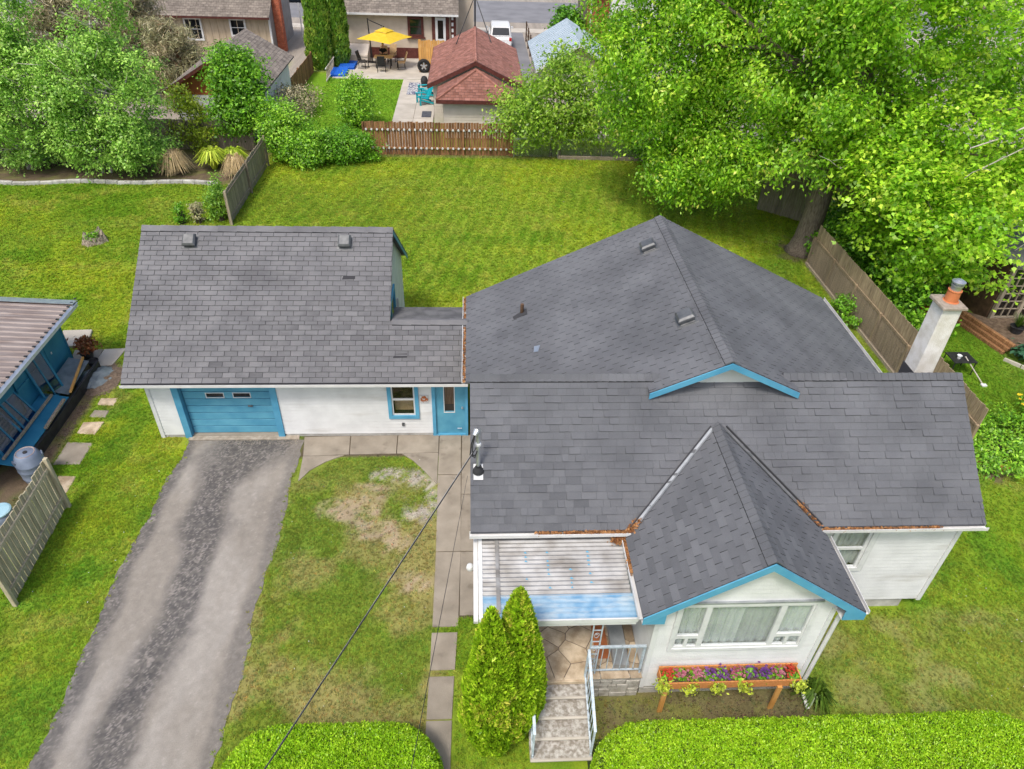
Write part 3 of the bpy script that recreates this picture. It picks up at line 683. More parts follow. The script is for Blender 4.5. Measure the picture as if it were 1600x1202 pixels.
siding(gar, (-8.42, WY), (1, 0, 0), (0, -1, 0), 8.28, .1, 2.05, 'white_siding', .105, ghole)
MB().box(-8.42, DX0 - .2, WY + .0, WY + .12, -.05, .1).box(DX1 + .2, -1.1, WY, WY + .12, -.05, .1).build('footing', 'foundation', gar)
siding(gar, (-8.42, 21.3), (0, -1, 0), (-1, 0, 0), 6.43, .1, 2.2, 'white_siding', .105)
siding(gar, (-2.35, 16.5), (0, 1, 0), (1, 0, 0), 4.8, .1, 4.55, 'white_siding', .105, holes=[(1.0, 1.95, 1.2, 2.6)],
       edge=lambda z: (max(0, 18.08 - 16.5 - (4.62 - z) / gs), min(4.8, 18.08 - 16.5 + (4.62 - z) / gs)) if z > 2.2 else (0, 4.8))
siding(gar, (-2.35, 21.3), (-1, 0, 0), (0, 1, 0), 6.07, .1, 2.2, 'white_siding', .105)
MB().box(-8.36, -.15, WY + .02, 21.2, -.02, .035).build('floor', 'concrete', gar)
MB().box(-8.44, -8.34, WY - .03, WY + .05, .0, 2.06).build('corner_board', 'white_trim', gar)
# side window + blue trim on the gable towards the house
b = MB(); xw = -2.335
b.box(xw, xw + .05, 17.4, 17.5, 1.1, 2.7).box(xw, xw + .05, 18.45, 18.55, 1.1, 2.7).box(xw, xw + .05, 17.5, 18.45, 2.6, 2.7).box(xw, xw + .06, 17.5, 18.45, 1.1, 1.2)
sw = b.build('side_window', 'blue_paint', gar)
MB().box(xw + .0, xw + .01, 17.5, 18.45, 1.2, 2.6).build('pane', 'glass', sw)
MB().box(-2.6, -2.55, 17.4, 18.6, 1.1, 2.7).build('interior', 'dark_room', sw)
MB().bar((-2.28, 18.9, 2.0), (-2.28, 18.9, .1), .07, .07).build('downspout', 'gutter', gar)
# overhead door: six blue boards with two slots
od = MB().box(DX0 + .02, DX1 - .02, WY + .16, WY + .19, .03, 1.95).build('overhead_door', 'blue_door', gar)
zz = np.linspace(.04, 1.95, 9)
for i in range(8):
    xa, xb = DX0 + .02, DX1 - .02
    slots = [(-7.0, -6.56), (-6.3, -5.87)] if i == 5 else []
    bm_ = MB()
    if not slots: bm_.box(xa, xb, WY + .125, WY + .16, zz[i] + .012, zz[i + 1] - .012)
    else:
        za, zb = zz[i] + .008, zz[i + 1] - .008; m0, m1 = za + .04, zb - .045
        bm_.box(xa, xb, WY + .125, WY + .16, za, m0).box(xa, xb, WY + .125, WY + .16, m1, zb)
        e = [xa] + [q for s in slots for q in s] + [xb]
        for j in range(0, len(e), 2): bm_.box(e[j], e[j + 1], WY + .125, WY + .16, m0, m1)
        for s in slots:
            pf = MB().box(s[0] - .02, s[1] + .02, WY + .115, WY + .124, m0 - .02, m0).box(s[0] - .02, s[1] + .02, WY + .115, WY + .124, m1, m1 + .02).box(s[0] - .02, s[0], WY + .115, WY + .124, m0, m1).box(s[1], s[1] + .02, WY + .115, WY + .124, m0, m1).build('slot_frame', 'white_trim', od)
            MB().box(s[0], s[1], WY + .14, WY + .145, m0, m1).build('slot_pane', 'car_glass', od)
    bm_.build('door_board', 'blue_door', od, bevel=.004)
MB().bar((-5.98, WY + .1, 1.0), (-5.86, WY + .1, 1.0), .02, .05).build('door_handle', 'vent_metal', od)
MB().box(DX0 - .17, DX0, WY - .045, WY + .2, 0, 2.03).box(DX1, DX1 + .17, WY - .045, WY + .2, 0, 2.03).box(DX0, DX1, WY - .044, WY + .2, 1.95, 2.03).build('door_surround', 'blue_paint', gar)
# breezeway window
wf = frame_rect(gar, (-2.26, .64), (-1.44, 1.94), WY, .1, .05, 'blue_paint', 'window', .055)
MB().box(-2.16, -1.54, WY - .02, WY + .02, 1.26, 1.31).box(-2.16, -1.54, WY - .01, WY + .02, .74, .78).box(-2.16, -1.54, WY - .01, WY + .02, 1.8, 1.84).box(-2.16, -2.12, WY - .012, WY + .02, .78, 1.8).box(-1.58, -1.54, WY - .012, WY + .02, .78, 1.8).build('sash', 'white_trim', wf)
MB().box(-2.12, -1.58, WY + .004, WY + .01, .78, 1.26).build('pane', 'glass', wf)
MB().box(-2.12, -1.58, WY + .004, WY + .01, 1.31, 1.8).build('pane', 'glass', wf)
room_box(wf, -2.16, -1.54, WY + .03, WY + .5, .74, 1.84)
MB().add([(-2.1, WY + .2, .76), (-1.6, WY + .2, .76), (-1.6, WY + .24, 1.05), (-2.1, WY + .24, 1.15)], [(0, 1, 2, 3)]).build('curtain', 'tan_fabric', wf)
# blue door with tall light
dr = MB().box(-1.0, -.76, WY + .02, WY + .07, .02, 1.94).box(-.5, -.2, WY + .02, WY + .07, .02, 1.94).box(-.76, -.5, WY + .02, WY + .07, .02, .82).box(-.76, -.5, WY + .02, WY + .07, 1.8, 1.94).build('door', 'blue_door', gar)
MB().box(-.76, -.5, WY + .04, WY + .045, .82, 1.8).build('pane', 'glass', dr)
MB().box(-.78, -.76, WY + .005, WY + .02, .8, 1.82).box(-.5, -.48, WY + .005, WY + .02, .8, 1.82).box(-.76, -.5, WY + .005, WY + .02, .8, .82).build('light_frame', 'white_trim', dr)
MB().box(-.75, -.51, WY + .2, WY + .22, .95, 1.8).build('blind', 'wood_brown', dr)
MB().tube([(-.28, WY + .0, 1.0), (-.28, WY - .05, 1.0)], .025, 8).tube([(-.3, WY - .04, .28), (-.42, WY - .04, .28)], .015, 6).build('door_handle', 'galvanised', dr)
MB().box(-1.0, -.2, WY + .3, WY + .32, 0, 1.94).build('interior', 'dark_room', dr)
MB().box(-1.09, -1.0, WY - .05, WY + .08, 0, 2.0).box(-.2, -.13, WY - .05, WY + .08, 0, 2.0).box(-1.0, -.2, WY - .049, WY + .08, 1.94, 2.0).box(-1.0, -.2, WY - .04, WY + .1, 0, .05).build('door_frame', 'blue_paint', gar)
MB().box(-1.93, -1.86, WY - .05, WY - .015, .38, .48).build('outlet', 'vent_metal', gar)
def plaque():
    p = MB()
    p.box(-1.4, -1.18, WY - .045, WY - .028, 1.2, 1.44)
    o_ = p.build('plaque', 'white_paint', gar)
    q = MB(); rnd = random.Random(3)
    for k in range(60):
        a = rnd.uniform(0, 6.3); r = rnd.uniform(.03, .1); x = -1.29 + math.cos(a) * r; z = 1.32 + math.sin(a) * r
        s = rnd.uniform(.012, .026)
        q.add([(x - s, WY - .047, z), (x, WY - .051, z - s), (x + s, WY - .047, z), (x, WY - .051, z + s)], [(0, 1, 2, 3)])
    q.build('plaque_motif', 'rust_board', o_)
plaque()
# ------------------------------------------------------------------ house
HX0, HX1, FE, FR = -.05, 9.87, (8.78, 3.0), (11.07, 4.9)
fs_ = (FR[1] - FE[1]) / (FR[0] - FE[0]); fz = lambda y: FE[1] + fs_ * (y - FE[0])
RX0, RX1, RXM, RZE, RZR, RYB = -.16, 10.0, 4.92, 3.03, 5.48, 17.25
rs_ = (RZR - RZE) / (RXM - RX0); rz = lambda x: RZE + rs_ * min(x - RX0, RX1 - x)
QX0, QX1, QXM, QZE, QZR, QYF = 2.85, 6.7, 4.775, 2.9, 4.28, 6.95
qs_ = (QZR - QZE) / (QXM - QX0); qz = lambda x: QZE + qs_ * min(x - QX0, QX1 - x)
yv = lambda z: FE[0] + (z - FE[1]) / fs_
house = thing('house', 'white one-storey house with dark slate shingle roofs, blue gable trim and front porch', 'house', (4.8, 9.03, 0))
H = house
S = []
xv0 = QX0 + (FE[1] - QZE) / qs_; xv1 = QX1 - (FE[1] - QZE) / qs_; yt = yv(QZR)
F3 = lambda x, y: (x, y, fz(y))
pl1 = [F3(HX0, FE[0]), F3(xv0, FE[0]), F3(QXM, yt), F3(QXM, FR[0]), F3(HX0, FR[0])]
pl2 = [F3(xv1, FE[0]), F3(HX1, FE[0]), F3(HX1, FR[0]), F3(QXM, FR[0]), F3(QXM, yt)]
lam = [.13, .18, .22, .28, .33]
S += shingles(pl1, .143, lam, 'lam', 11) + shingles(pl2, .143, lam, 'lam', 12)
R3 = lambda x, y: (x, y, rz(x))
xr = RX0 + (FR[1] - RZE) / rs_; yr0 = FR[0] + (FR[1] - RZE) / fs_
xf, YG = 3.43, 10.68
mx_ = lambda x: 2 * RXM - x
polys = [[R3(RX0, yr0), R3(xr, FR[0]), R3(xr, RYB), R3(RX0, RYB)], [R3(xr, YG), R3(RXM, YG), R3(RXM, RYB), R3(xr, RYB)], [R3(xf, YG), R3(xr, YG), R3(xr, FR[0]), R3(xf, FR[0])]]
for pl in polys:
    S += shingles(pl, .143, [.333], 'tab', 21, .012)
    S += shingles([(mx_(p[0]), p[1], p[2]) for p in pl], .143, [.333], 'tab', 22, .012)
Q3 = lambda x, y: (x, y, qz(x))
ql = [Q3(QX0, QYF), Q3(QXM, QYF), Q3(QXM, yt), Q3(xv0, FE[0]), Q3(QX0, 8.66)]
S += shingles(ql, .143, [.333], 'tab', 31, .013)
S += shingles([(2 * QXM - p[0], p[1], p[2]) for p in ql], .143, [.333], 'tab', 32, .013)
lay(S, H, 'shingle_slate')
# decks below the shingles
dk = MB()
for pl in [pl1, pl2, ql, [(2 * QXM - p[0], p[1], p[2]) for p in ql]] + polys + [[(mx_(p[0]), p[1], p[2]) for p in q] for q in polys]:
    dk.slab(pl, (0, 0, -.05))
dk.slab([(HX0, FR[0], FR[1]), (HX1, FR[0], FR[1]), (HX1, 13.6, fz(2 * FR[0] - 13.6)), (HX0, 13.6, fz(2 * FR[0] - 13.6))], (0, 0, -.05))
dk.build('roof_deck', 'shingle_slate', H)
ridge_caps((HX0, FR[0], FR[1]), (xr - .05, FR[0], FR[1]), (0, -1, -fs_), (0, 1, -fs_), 'shingle_slate', H)
ridge_caps((mx_(xr) + .05, FR[0], FR[1]), (HX1, FR[0], FR[1]), (0, -1, -fs_), (0, 1, -fs_), 'shingle_slate', H)
ridge_caps((RXM, YG, RZR), (RXM, RYB, RZR), (-1, 0, -rs_), (1, 0, -rs_), 'shingle_slate', H, w=.16)
ridge_caps((QXM, QYF, QZR), (QXM, yt + .06, QZR), (-1, 0, -qs_), (1, 0, -qs_), 'shingle_slate', H, w=.16)
# valleys: folded metal
for sx in (1, -1):
    cx = lambda x: x if sx == 1 else 2 * QXM - x
    a = Vector((cx(xv0 - .02), FE[0] - .03, FE[1] + .02)); e = Vector((cx(QXM - .12), yt - .1, QZR - .06))
    dv = (e - a).normalized(); wu = Vector((-sx * .035, .035, .03)); wd = Vector((sx * .035, -.022, .032))
    MB().add([a, e, e + wu, a + wu, e + wd, a + wd], [(0, 1, 2, 3), (0, 5, 4, 1)]).build('valley_flashing', 'metal_grey' if sx == 1 else 'vent_metal', H)
    MB().bar(a + wu * .95 + Vector((0, 0, .02)), e + wu * .95 + Vector((0, 0, .02)), .02, .035).build('valley_edge', 'deck_dark', H)
# roof fittings
nl = Vector((-rs_, 0, 1)).normalized(); vl = Vector((1, 0, rs_)).normalized()
for x, y in ((4.39, 15.9), (4.5, 12.5)): roof_vent(H, (x, y, rz(x)), nl, vl, s=.36)
MB().tube([(1.25, 15.3, rz(1.25) - .05), (1.25, 15.3, rz(1.25) + .26)], .045, 10).build('vent_pipe', 'wood_dark', H)
MB().slab([Vector((x, y, rz(x))) + nl * .018 for x, y in ((1.05, 15.12), (1.38, 15.14), (1.38, 15.4), (1.02, 15.26))], nl * .004).build('pipe_flashing', 'deck_dark', H)
MB().slab([Vector((x, y, rz(x))) + nl * .02 for x, y in ((1.42, 13.42), (1.52, 13.38), (1.58, 13.6), (1.45, 13.64))], nl * .008).build('bracket_plate', 'galvanised', H)
# gutters, fascia
gutter(H, HX0 - .02, xv0 - .05, FE[0] + .02, FE[1] - .0)
gutter(H, xv1 + .05, HX1 + .02, FE[0] + .02, FE[1] - .0)
gutter(H, yr0 + .05, RYB, RX0 + .02, RZE, axis='y', side=-1)
gutter(H, yr0 + .05, RYB, RX1 - .02, RZE, axis='y', side=1)
gutter(H, QYF + .02, 8.62, QX0 + .02, QZE, axis='y', side=-1, w=.1)
gutter(H, QYF + .02, 8.62, QX1 - .02, QZE, axis='y', side=1, w=.1)
MB().box(HX0, xv0, FE[0] + .026, FE[0] + .045, FE[1] - .17, FE[1] - .02).box(xv1, HX1, FE[0] + .025, FE[0] + .045, FE[1] - .17, FE[1] - .02).build('fascia', 'white_trim', H)
MB().box(xv1, HX1, FE[0] + .046, 9.03, FE[1] - .16, FE[1] - .145).build('soffit', 'white_paint', H)
b = MB()
for (x, s) in ((HX1 - .03, 1), (HX0 + .01, 1)):
    b.slab([(x, FE[0], FE[1] - .04), (x, FR[0], FR[1] - .04), (x, FR[0], FR[1] - .16), (x, FE[0], FE[1] - .16)], (.02, 0, 0))
    b.slab([(x, FR[0], FR[1] - .04), (x, 13.6, fz(2 * FR[0] - 13.6) - .04), (x, 13.6, fz(2 * FR[0] - 13.6) - .16), (x, FR[0], FR[1] - .16)], (.02, 0, 0))
b.build('rake_board', 'white_trim', H)
# gable trims
def gable_trim(xm, zr, slope, y, xw, wid, m, name='gable_trim', end=True):
    for s in (-1, 1):
        b = MB(); xe = xm + s * xw; ze = zr - slope * xw
        P = [(xm, y, zr), (xe, y, ze), (xe, y, ze - wid), (xm, y, zr - wid)]
        b.slab(P, (0, .022, 0)).build(name, m, H)
gable_trim(QXM, QZR - .012, qs_, QYF - .0225, QXM - QX0, .17, 'blue_paint')
gable_trim(RXM, RZR - .012, rs_, YG - .0225, RXM - xf, .13, 'blue_paint')
gable_trim(RXM, RZR - .02, rs_, RYB, RXM - RX0, .14, 'blue_paint')
for s in (-1, 1):       # boxed eave returns of the front gable
    x = QXM + s * (QXM - QX0); xi = QXM + s * (6.32 - QXM) 
    MB().slab([(x, QYF - .02, QZE - .17), (xi, QYF - .02, QZE - .17), (xi, QYF - .02, QZE - .17 + abs(x - xi) * qs_)], (0, .02, 0)).build('eave_return', 'blue_paint', H)
    MB().box(min(x, xi), max(x, xi), QYF + .002, 8.9, QZE - .19, QZE - .175).build('soffit', 'white_paint', H)
bb = MB()
for s in (-1, 1):
    bb.slab([(QXM, QYF + .02, QZR - .19), (QXM + s * 1.9, QYF + .02, QZR - .19 - 1.9 * qs_), (QXM + s * 1.9, 7.2, QZR - .19 - 1.9 * qs_), (QXM, 7.2, QZR - .19)], (0, 0, .012))
bb.build('soffit', 'white_paint', H)
MB().slab([(xf + .1, 10.95, FR[1] - .2), (mx_(xf) - .1, 10.95, FR[1] - .2), (RXM, 10.95, RZR - .06)], (0, .03, 0)).build('gable_panel', 'white_siding', H)
# walls
fh = 9.03
WX0, WX1 = .15, 9.7
fw = (7.2, 7.85, 1.45, 2.62)
siding(H, (WX0, fh), (1, 0, 0), (0, -1, 0), WX1 - WX0, .33, 2.9, 'white_siding', .11, [(fw[0] - WX0, fw[1] - WX0, fw[2], fw[3]), (.95, 1.85, .6, 2.65)])
siding(H, (WX0, 17.0), (0, -1, 0), (-1, 0, 0), 7.97, .33, 2.85, 'white_siding', .11)
siding(H, (WX1, fh), (0, 1, 0), (1, 0, 0), 7.97, .33, 2.85, 'white_siding', .11)
siding(H, (WX1, 17.0), (-1, 0, 0), (0, 1, 0), 9.55, .33, 5.1, 'white_siding', .11, edge=lambda z: (0, 9.55) if z < 3.0 else ((z - 2.95) / rs_, 9.55 - (z - 2.95) / rs_))
for x in (HX0 + .2, HX1 - .17):
    MB().slab([(x, FE[0] + .25, 2.8), (x, 13.4, 2.8), (x, FR[0], FR[1] - .1)], (.02, 0, 0)).build('end_gable', 'white_siding', H)
MB().box(.3, 9.38, 9.07, 16.95, -.1, .345).build('foundation', 'foundation', H)
MB().box(WX1 - .06, WX1 + .03, fh - .035, fh + .06, .3, 2.86).build('corner_board', 'white_trim', H)
GY = 7.2; GXa, GXb = 3.2, 6.32
gw = (3.58, 5.94, 1.6, 2.88)
siding(H, (GXa, GY), (1, 0, 0), (0, -1, 0), GXb - GXa, .32, 4.1, 'white_siding', .11, [(gw[0] - GXa, gw[1] - GXa, gw[2], gw[3])],
       edge=lambda z: (0, GXb - GXa) if z < 2.95 else (max(0, QXM - (QZR - .16 - z) / qs_ - GXa), min(GXb - GXa, QXM + (QZR - .16 - z) / qs_ - GXa)))
siding(H, (GXa, 9.02), (0, -1, 0), (-1, 0, 0), 1.82, .32, 2.8, 'white_siding', .11)
siding(H, (GXb, GY), (0, 1, 0), (1, 0, 0), 1.83, .32, 2.8, 'white_siding', .11)
MB().box(GXa - .025, GXa + .06, GY - .03, GY + .05, .3, 2.75).build('corner_board', 'white_trim', H)
MB().box(GXb - .06, GXb + .025, GY - .03, GY + .05, .3, 2.75).build('corner_board', 'white_trim', H)
for k in range(3): MB().box(GXa + .01, GXb - .02, GY + .03 - .012 * (k % 2), 9.0, -.06 + k * .125, .058 + k * .125).build('foundation_course', 'foundation', H)
MB().tube([(6.42, 7.1, 2.7), (6.42, 7.14, 2.5), (6.4, 7.16, .35), (6.4, 7.0, .18), (6.42, 6.75, .1)], .04, 8).build('downspout', 'gutter', H)
# front picture window of the gable
wn_ = frame_rect(H, (gw[0] - .07, gw[2] - .07), (gw[1] + .07, gw[3] + .07), GY, .075, .08, 'white_trim', 'picture_window', .05)
b = MB()
cols_ = [(3.6, 4.02), (4.12, 5.34), (5.44, 5.92)]
y0, y1 = GY - .03, GY + .03
for xa, xb in ((3.58, 3.62), (4.02, 4.12), (5.34, 5.44), (5.9, 5.94)): b.box(xa, xb, y0, y1, 1.6, 2.88)
for xa, xb in ((3.62, 4.02), (4.12, 5.34), (5.44, 5.9)):
    b.box(xa, xb, y0 + .002, y1, 2.82, 2.88); b.box(xa, xb, y0 + .002, y1, 1.6, 1.66)
for xa, xb in ((3.62, 4.02), (5.44, 5.9)):
    b.box(xa, xb, y0 + .003, y1, 1.9, 1.99); m_ = (xa + xb) / 2; b.box(m_ - .03, m_ + .03, y0 + .003, y1, 1.66, 1.9)
b.build('mullions', 'white_trim', wn_)
for xa, xb, za, zb in ((3.62, 4.02, 1.99, 2.82), (4.12, 5.34, 1.66, 2.82), (5.44, 5.9, 1.99, 2.82), (3.62, 3.79, 1.66, 1.9), (3.85, 4.02, 1.66, 1.9), (5.44, 5.64, 1.66, 1.9), (5.7, 5.9, 1.66, 1.9)):
    MB().box(xa, xb, GY + .0, GY + .006, za, zb).build('pane', 'glass', wn_)
room_box(wn_, 3.5, 6.0, GY + .04, GY + 1.2, 1.5, 2.95)
curtain(wn_, 3.55, 4.07, 1.54, 2.88, GY + .07); curtain(wn_, 4.08, 4.74, 1.54, 2.88, GY + .07); curtain(wn_, 4.73, 5.39, 1.54, 2.88, GY + .075); curtain(wn_, 5.4, 5.95, 1.54, 2.88, GY + .07)
MB().box(gw[0] - .1, gw[1] + .1, GY - .06, GY - .0, gw[3] + .072, gw[3] + .1).build('drip_cap', 'metal_grey', wn_)
# side window right
w2 = frame_rect(H, (fw[0] - .1, fw[2] - .08), (fw[1] + .16, fw[3] + .1), fh, .1, .07, 'white_trim', 'sash_window', .05)
MB().box(fw[1] + .16, fw[1] + .2, fh - .03, fh, fw[2] - .1, fw[3] + .1).build('trim', 'white_paint', w2)
MB().box(fw[0], fw[1] + .06, fh - .02, fh + .02, 2.02, 2.09).box(fw[1] - .005, fw[1] + .065, fh - .021, fh + .02, fw[2], fw[3]).box(fw[0], fw[1], fh - .019, fh + .02, fw[2], fw[2] + .05).build('sash', 'white_trim', w2)
MB().box(fw[0], fw[1], fh + .0, fh + .006, fw[2] + .05, 2.02).build('pane', 'glass', w2)
MB().box(fw[0], fw[1], fh + .0, fh + .006, 2.09, fw[3]).build('pane', 'glass', w2)
room_box(w2, 7.1, 8.0, fh + .03, fh + .8, 1.4, 2.7)
curtain(w2, 7.12, 7.98, 1.45, 2.66, fh + .09)
# front door inside the porch
fd = MB().box(1.1, 2.0, fh + .03, fh + .07, .7, 2.65).build('front_door', 'white_trim', H)
MB().tube([(1.9, fh + .02, 1.6), (1.9, fh - .03, 1.6)], .025, 8).build('door_handle', 'galvanised', fd)
# chimney
ch = MB().add(*(lambda x0, x1, y0, y1: ([(x0, y0, 3.6), (x1, y0, 3.6), (x1, y1, 3.6), (x0, y1, 3.6), (x0 + .01, y0 + .01, 6.0), (x1 - .01, y0 + .01, 6.0), (x1 - .01, y1 - .01, 6.0), (x0 + .01, y1 - .01, 6.0)],
     [(0, 3, 2, 1), (4, 5, 6, 7), (0, 1, 5, 4), (1, 2, 6, 5), (2, 3, 7, 6), (3, 0, 4, 7)]))(9.42, 9.83, 11.75, 12.2)).build('chimney', 'stucco_white', H, bevel=.012)
MB().add([(9.36, 11.69, 6.0), (9.89, 11.69, 6.0), (9.89, 12.26, 6.0), (9.36, 12.26, 6.0), (9.37, 11.7, 6.07), (9.88, 11.7, 6.06), (9.88, 12.25, 6.07), (9.37, 12.25, 6.08)], [(0, 3, 2, 1), (4, 5, 6, 7), (0, 1, 5, 4), (1, 2, 6, 5), (2, 3, 7, 6), (3, 0, 4, 7)]).build('chimney_cap', 'cap_stone', ch, bevel=.015)
MB().lathe((9.66, 12.0, 6.05), [(.16, 0), (.16, .02), (.13, .03), (.125, .24), (.135, .25), (.135, .27), (.11, .27)], 18).build('flue', 'terracotta', ch, smooth=False)
MB().lathe((9.66, 12.0, 6.31), [(.1, 0), (.1, .09), (.115, .1), (.115, .14), (.085, .145), (.085, .17), (.13, .18), (.13, .2), (.05, .24)], 18).build('flue_cap', 'galvanised', ch)
MB().box(9.405, 9.845, 11.735, 12.215, 4.0, 4.42).build('chimney_flashing', 'deck_dark', ch)
# service mast
my = 9.66
ms = MB().tube([(.1, my, 3.6), (.1, my, 4.62)], .036, 10).build('service_mast', 'galvanised', H)
MB().tube([(.1, my, 4.58), (.1, my, 4.7), (.06, my - .05, 4.75), (.03, my - .1, 4.7)], [.045, .06, .06, .045], 10).build('weatherhead', 'galvanised', ms)
MB().lathe((.1, my, fz(my) - .03), [(.12, 0), (.1, .06), (.06, .12), (.05, .16)], 14).build('mast_boot', 'black_plastic', ms)
MB().slab([(.01, my - .15, fz(my - .15) + .02), (.19, my - .15, fz(my - .15) + .02), (.19, my + .08, fz(my + .08) + .02), (.01, my + .08, fz(my + .08) + .02)], (0, -.01, .012)).build('boot_plate', 'white_trim', ms)
MB().tube([(.03, my - .1, 4.7), (-.03, my - .12, 4.5), (-.05, my - .1, 4.22), (.03, my - .12, 4.16), (.08, my - .08, 4.3)], .013, 6).tube([(.04, my - .1, 4.7), (-.01, my - .14, 4.45), (.0, my - .12, 4.2), (.06, my - .06, 4.2)], .011, 6).build('drip_loop', 'cable_black', ms)
MB().lathe((.1, my, 4.36), [(.05, 0), (.055, .03), (.05, .06)], 10).build('mast_clamp', 'white_trim', ms)
MB().box(.0, .13, 9.0, 9.12, 1.3, 1.75).build('meter_box', 'galvanised', H)
# ---------------- porch
MB().lathe((-.06, 8.42, 2.36), [(.03, 0), (.06, .03), (.075, .08), (.06, .13), (.03, .15)], 14).build('porch_light', 'white_trim', H)
PZ = .7
MB().box(.18, 3.19, 7.22, 9.02, -.1, PZ - .03).build('porch_base', 'mortar', H)
po = MB().box(.17, 3.18, 7.2, 9.0, PZ - .03, PZ - .012).build('porch_floor', 'mortar', H)
def flagstones():
    rnd = random.Random(8)
    pts = []
    while len(pts) < 34:
        p = (rnd.uniform(.2, 3.15), rnd.uniform(7.2, 9.0))
        if all(math.hypot((p[0] - q[0]), (p[1] - q[1])) > .24 for q in pts): pts.append(p)
    for i, p in enumerate(pts):
        poly = [(.17, 7.14), (3.18, 7.14), (3.18, 9.0), (.17, 9.0)]
        for j, q in enumerate(pts):
            if i == j: continue
            a, b_ = q[0] - p[0], q[1] - p[1]; d = math.hypot(a, b_)
            c = (a * (p[0] + q[0]) / 2 + b_ * (p[1] + q[1]) / 2) - d * .008
            poly = clip_poly(poly, a, b_, c)
            if len(poly) < 3: break
        if len(poly) >= 3 and parea(poly) > .004:
            MB().prism(poly, PZ - .02, PZ + rnd.uniform(-.003, .005)).build('flagstone', 'flagstone', po, bevel=.006)
    # ledge stones of the riser
    for zr_, n_ in ((.56, 5), (.42, 4), (.28, 5), (.14, 4), (0, 4)):
        x = 2.13
        w_ = (3.17 - x) / n_; 
        e = [x] + [x + w_ * (k + 1 + rnd.uniform(-.25, .25)) for k in range(n_ - 1)] + [3.17]
        for a, b_ in zip(e[:-1], e[1:]):
            MB().box(a + .004, b_ - .004, 7.17 + rnd.uniform(-.012, .006), 7.24, zr_ + .005, zr_ + .135).build('face_stone', 'ledge_stone', H, bevel=.008)
flagstones()
st = MB().box(1.02, 2.12, 6.92, 7.2, -.05, .5).build('steps', 'concrete_step', H)
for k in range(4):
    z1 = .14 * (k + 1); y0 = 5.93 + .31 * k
    MB().box(1.03, 2.11, y0 + .05, y0 + .4, z1 - .16 if k else -.05, z1 - .045).build('riser', 'mortar', st)  # darker tone paints riser shade into the colour
    MB().box(1.002 - .004 * k, 2.128 + .004 * k, y0 - .006, y0 + .045, z1 - .05, z1 + .003).build('nosing', 'concrete_pale', st, bevel=.012)
    MB().box(1.0 - .004 * k, 2.13 + .004 * k, y0, y0 + .37, z1 - .045, z1).build('tread', 'concrete_step', st, bevel=.014)
MB().box(1.0, 2.15, 7.1, 7.2, PZ - .1, PZ - .005).build('tread', 'flagstone', st, bevel=.01)
# corrugated porch roof
def porch_roof():
    n = 190; ya, yb, za, zb = 8.86, 7.62, 2.76, 2.62
    vs = []
    for i in range(n + 1):
        t = i / n; y = ya + (yb - ya) * t; z = za + (zb - za) * t + .012 * math.cos(2 * math.pi * (ya - y) / .088)
        vs += [(.16, y, z), (2.8, y, z + .0)]
    MB().add(vs, [(2 * i, 2 * i + 1, 2 * i + 3, 2 * i + 2) for i in range(n)]).build('porch_roof', 'porch_metal', H, smooth=True)
    n = 40; vs = []
    for i in range(n + 1):
        t = i / n; y = 7.64 + (7.2 - 7.64) * t; z = 2.632 + (2.55 - 2.632) * t + .004 * math.cos(2 * math.pi * t * 5)
        vs += [(.16, y, z), (2.84, y, z)]
    MB().add(vs, [(2 * i, 2 * i + 1, 2 * i + 3, 2 * i + 2) for i in range(n)]).build('porch_apron', 'porch_blue', H, smooth=True)
    MB().slab([(.4, 8.86, 2.785), (.47, 8.86, 2.785), (.47, 7.3, 2.6), (.4, 7.3, 2.6)], (0, 0, .012)).build('batten', 'porch_metal', H)
    MB().slab([(.09, 8.9, 2.74), (.16, 8.9, 2.74), (.16, 7.2, 2.55), (.09, 7.2, 2.55)], (0, 0, .04)).build('porch_edge', 'white_trim', H)
    MB().slab([(.0, 8.9, 2.66), (.08, 8.9, 2.66), (.08, 7.2, 2.47), (.0, 7.2, 2.47)], (0, 0, .06)).build('porch_edge', 'gutter', H)
    MB().box(.1, 2.86, 7.17, 7.2, 2.45, 2.55).build('porch_beam', 'white_trim', H)
    MB().box(.12, 2.84, 7.19, 7.26, 2.36, 2.47).build('porch_beam', 'white_trim', H)
    MB().slab([(2.82, 8.6, 2.8), (2.86, 8.6, 2.8), (2.86, 7.2, 2.62), (2.82, 7.2, 2.62)], (0, 0, .05)).build('porch_edge', 'white_trim', H)
    rnd = random.Random(2); b = MB()
    for x in (.95, 1.35, 1.75, 2.1):
        for k in range(9):
            y = 7.75 + k * .09; 
            if rnd.random() < .65: b.add([(x - .02, y, 2.66 + (y - 7.62) * .113), (x + .02 + rnd.uniform(0, .03), y - .01, 2.66 + (y - 7.62) * .113), (x + .01, y + .03, 2.668 + (y - 7.62) * .113)], [(0, 1, 2)])
    b.build('paint_flakes', 'blue_paint', H)
porch_roof()
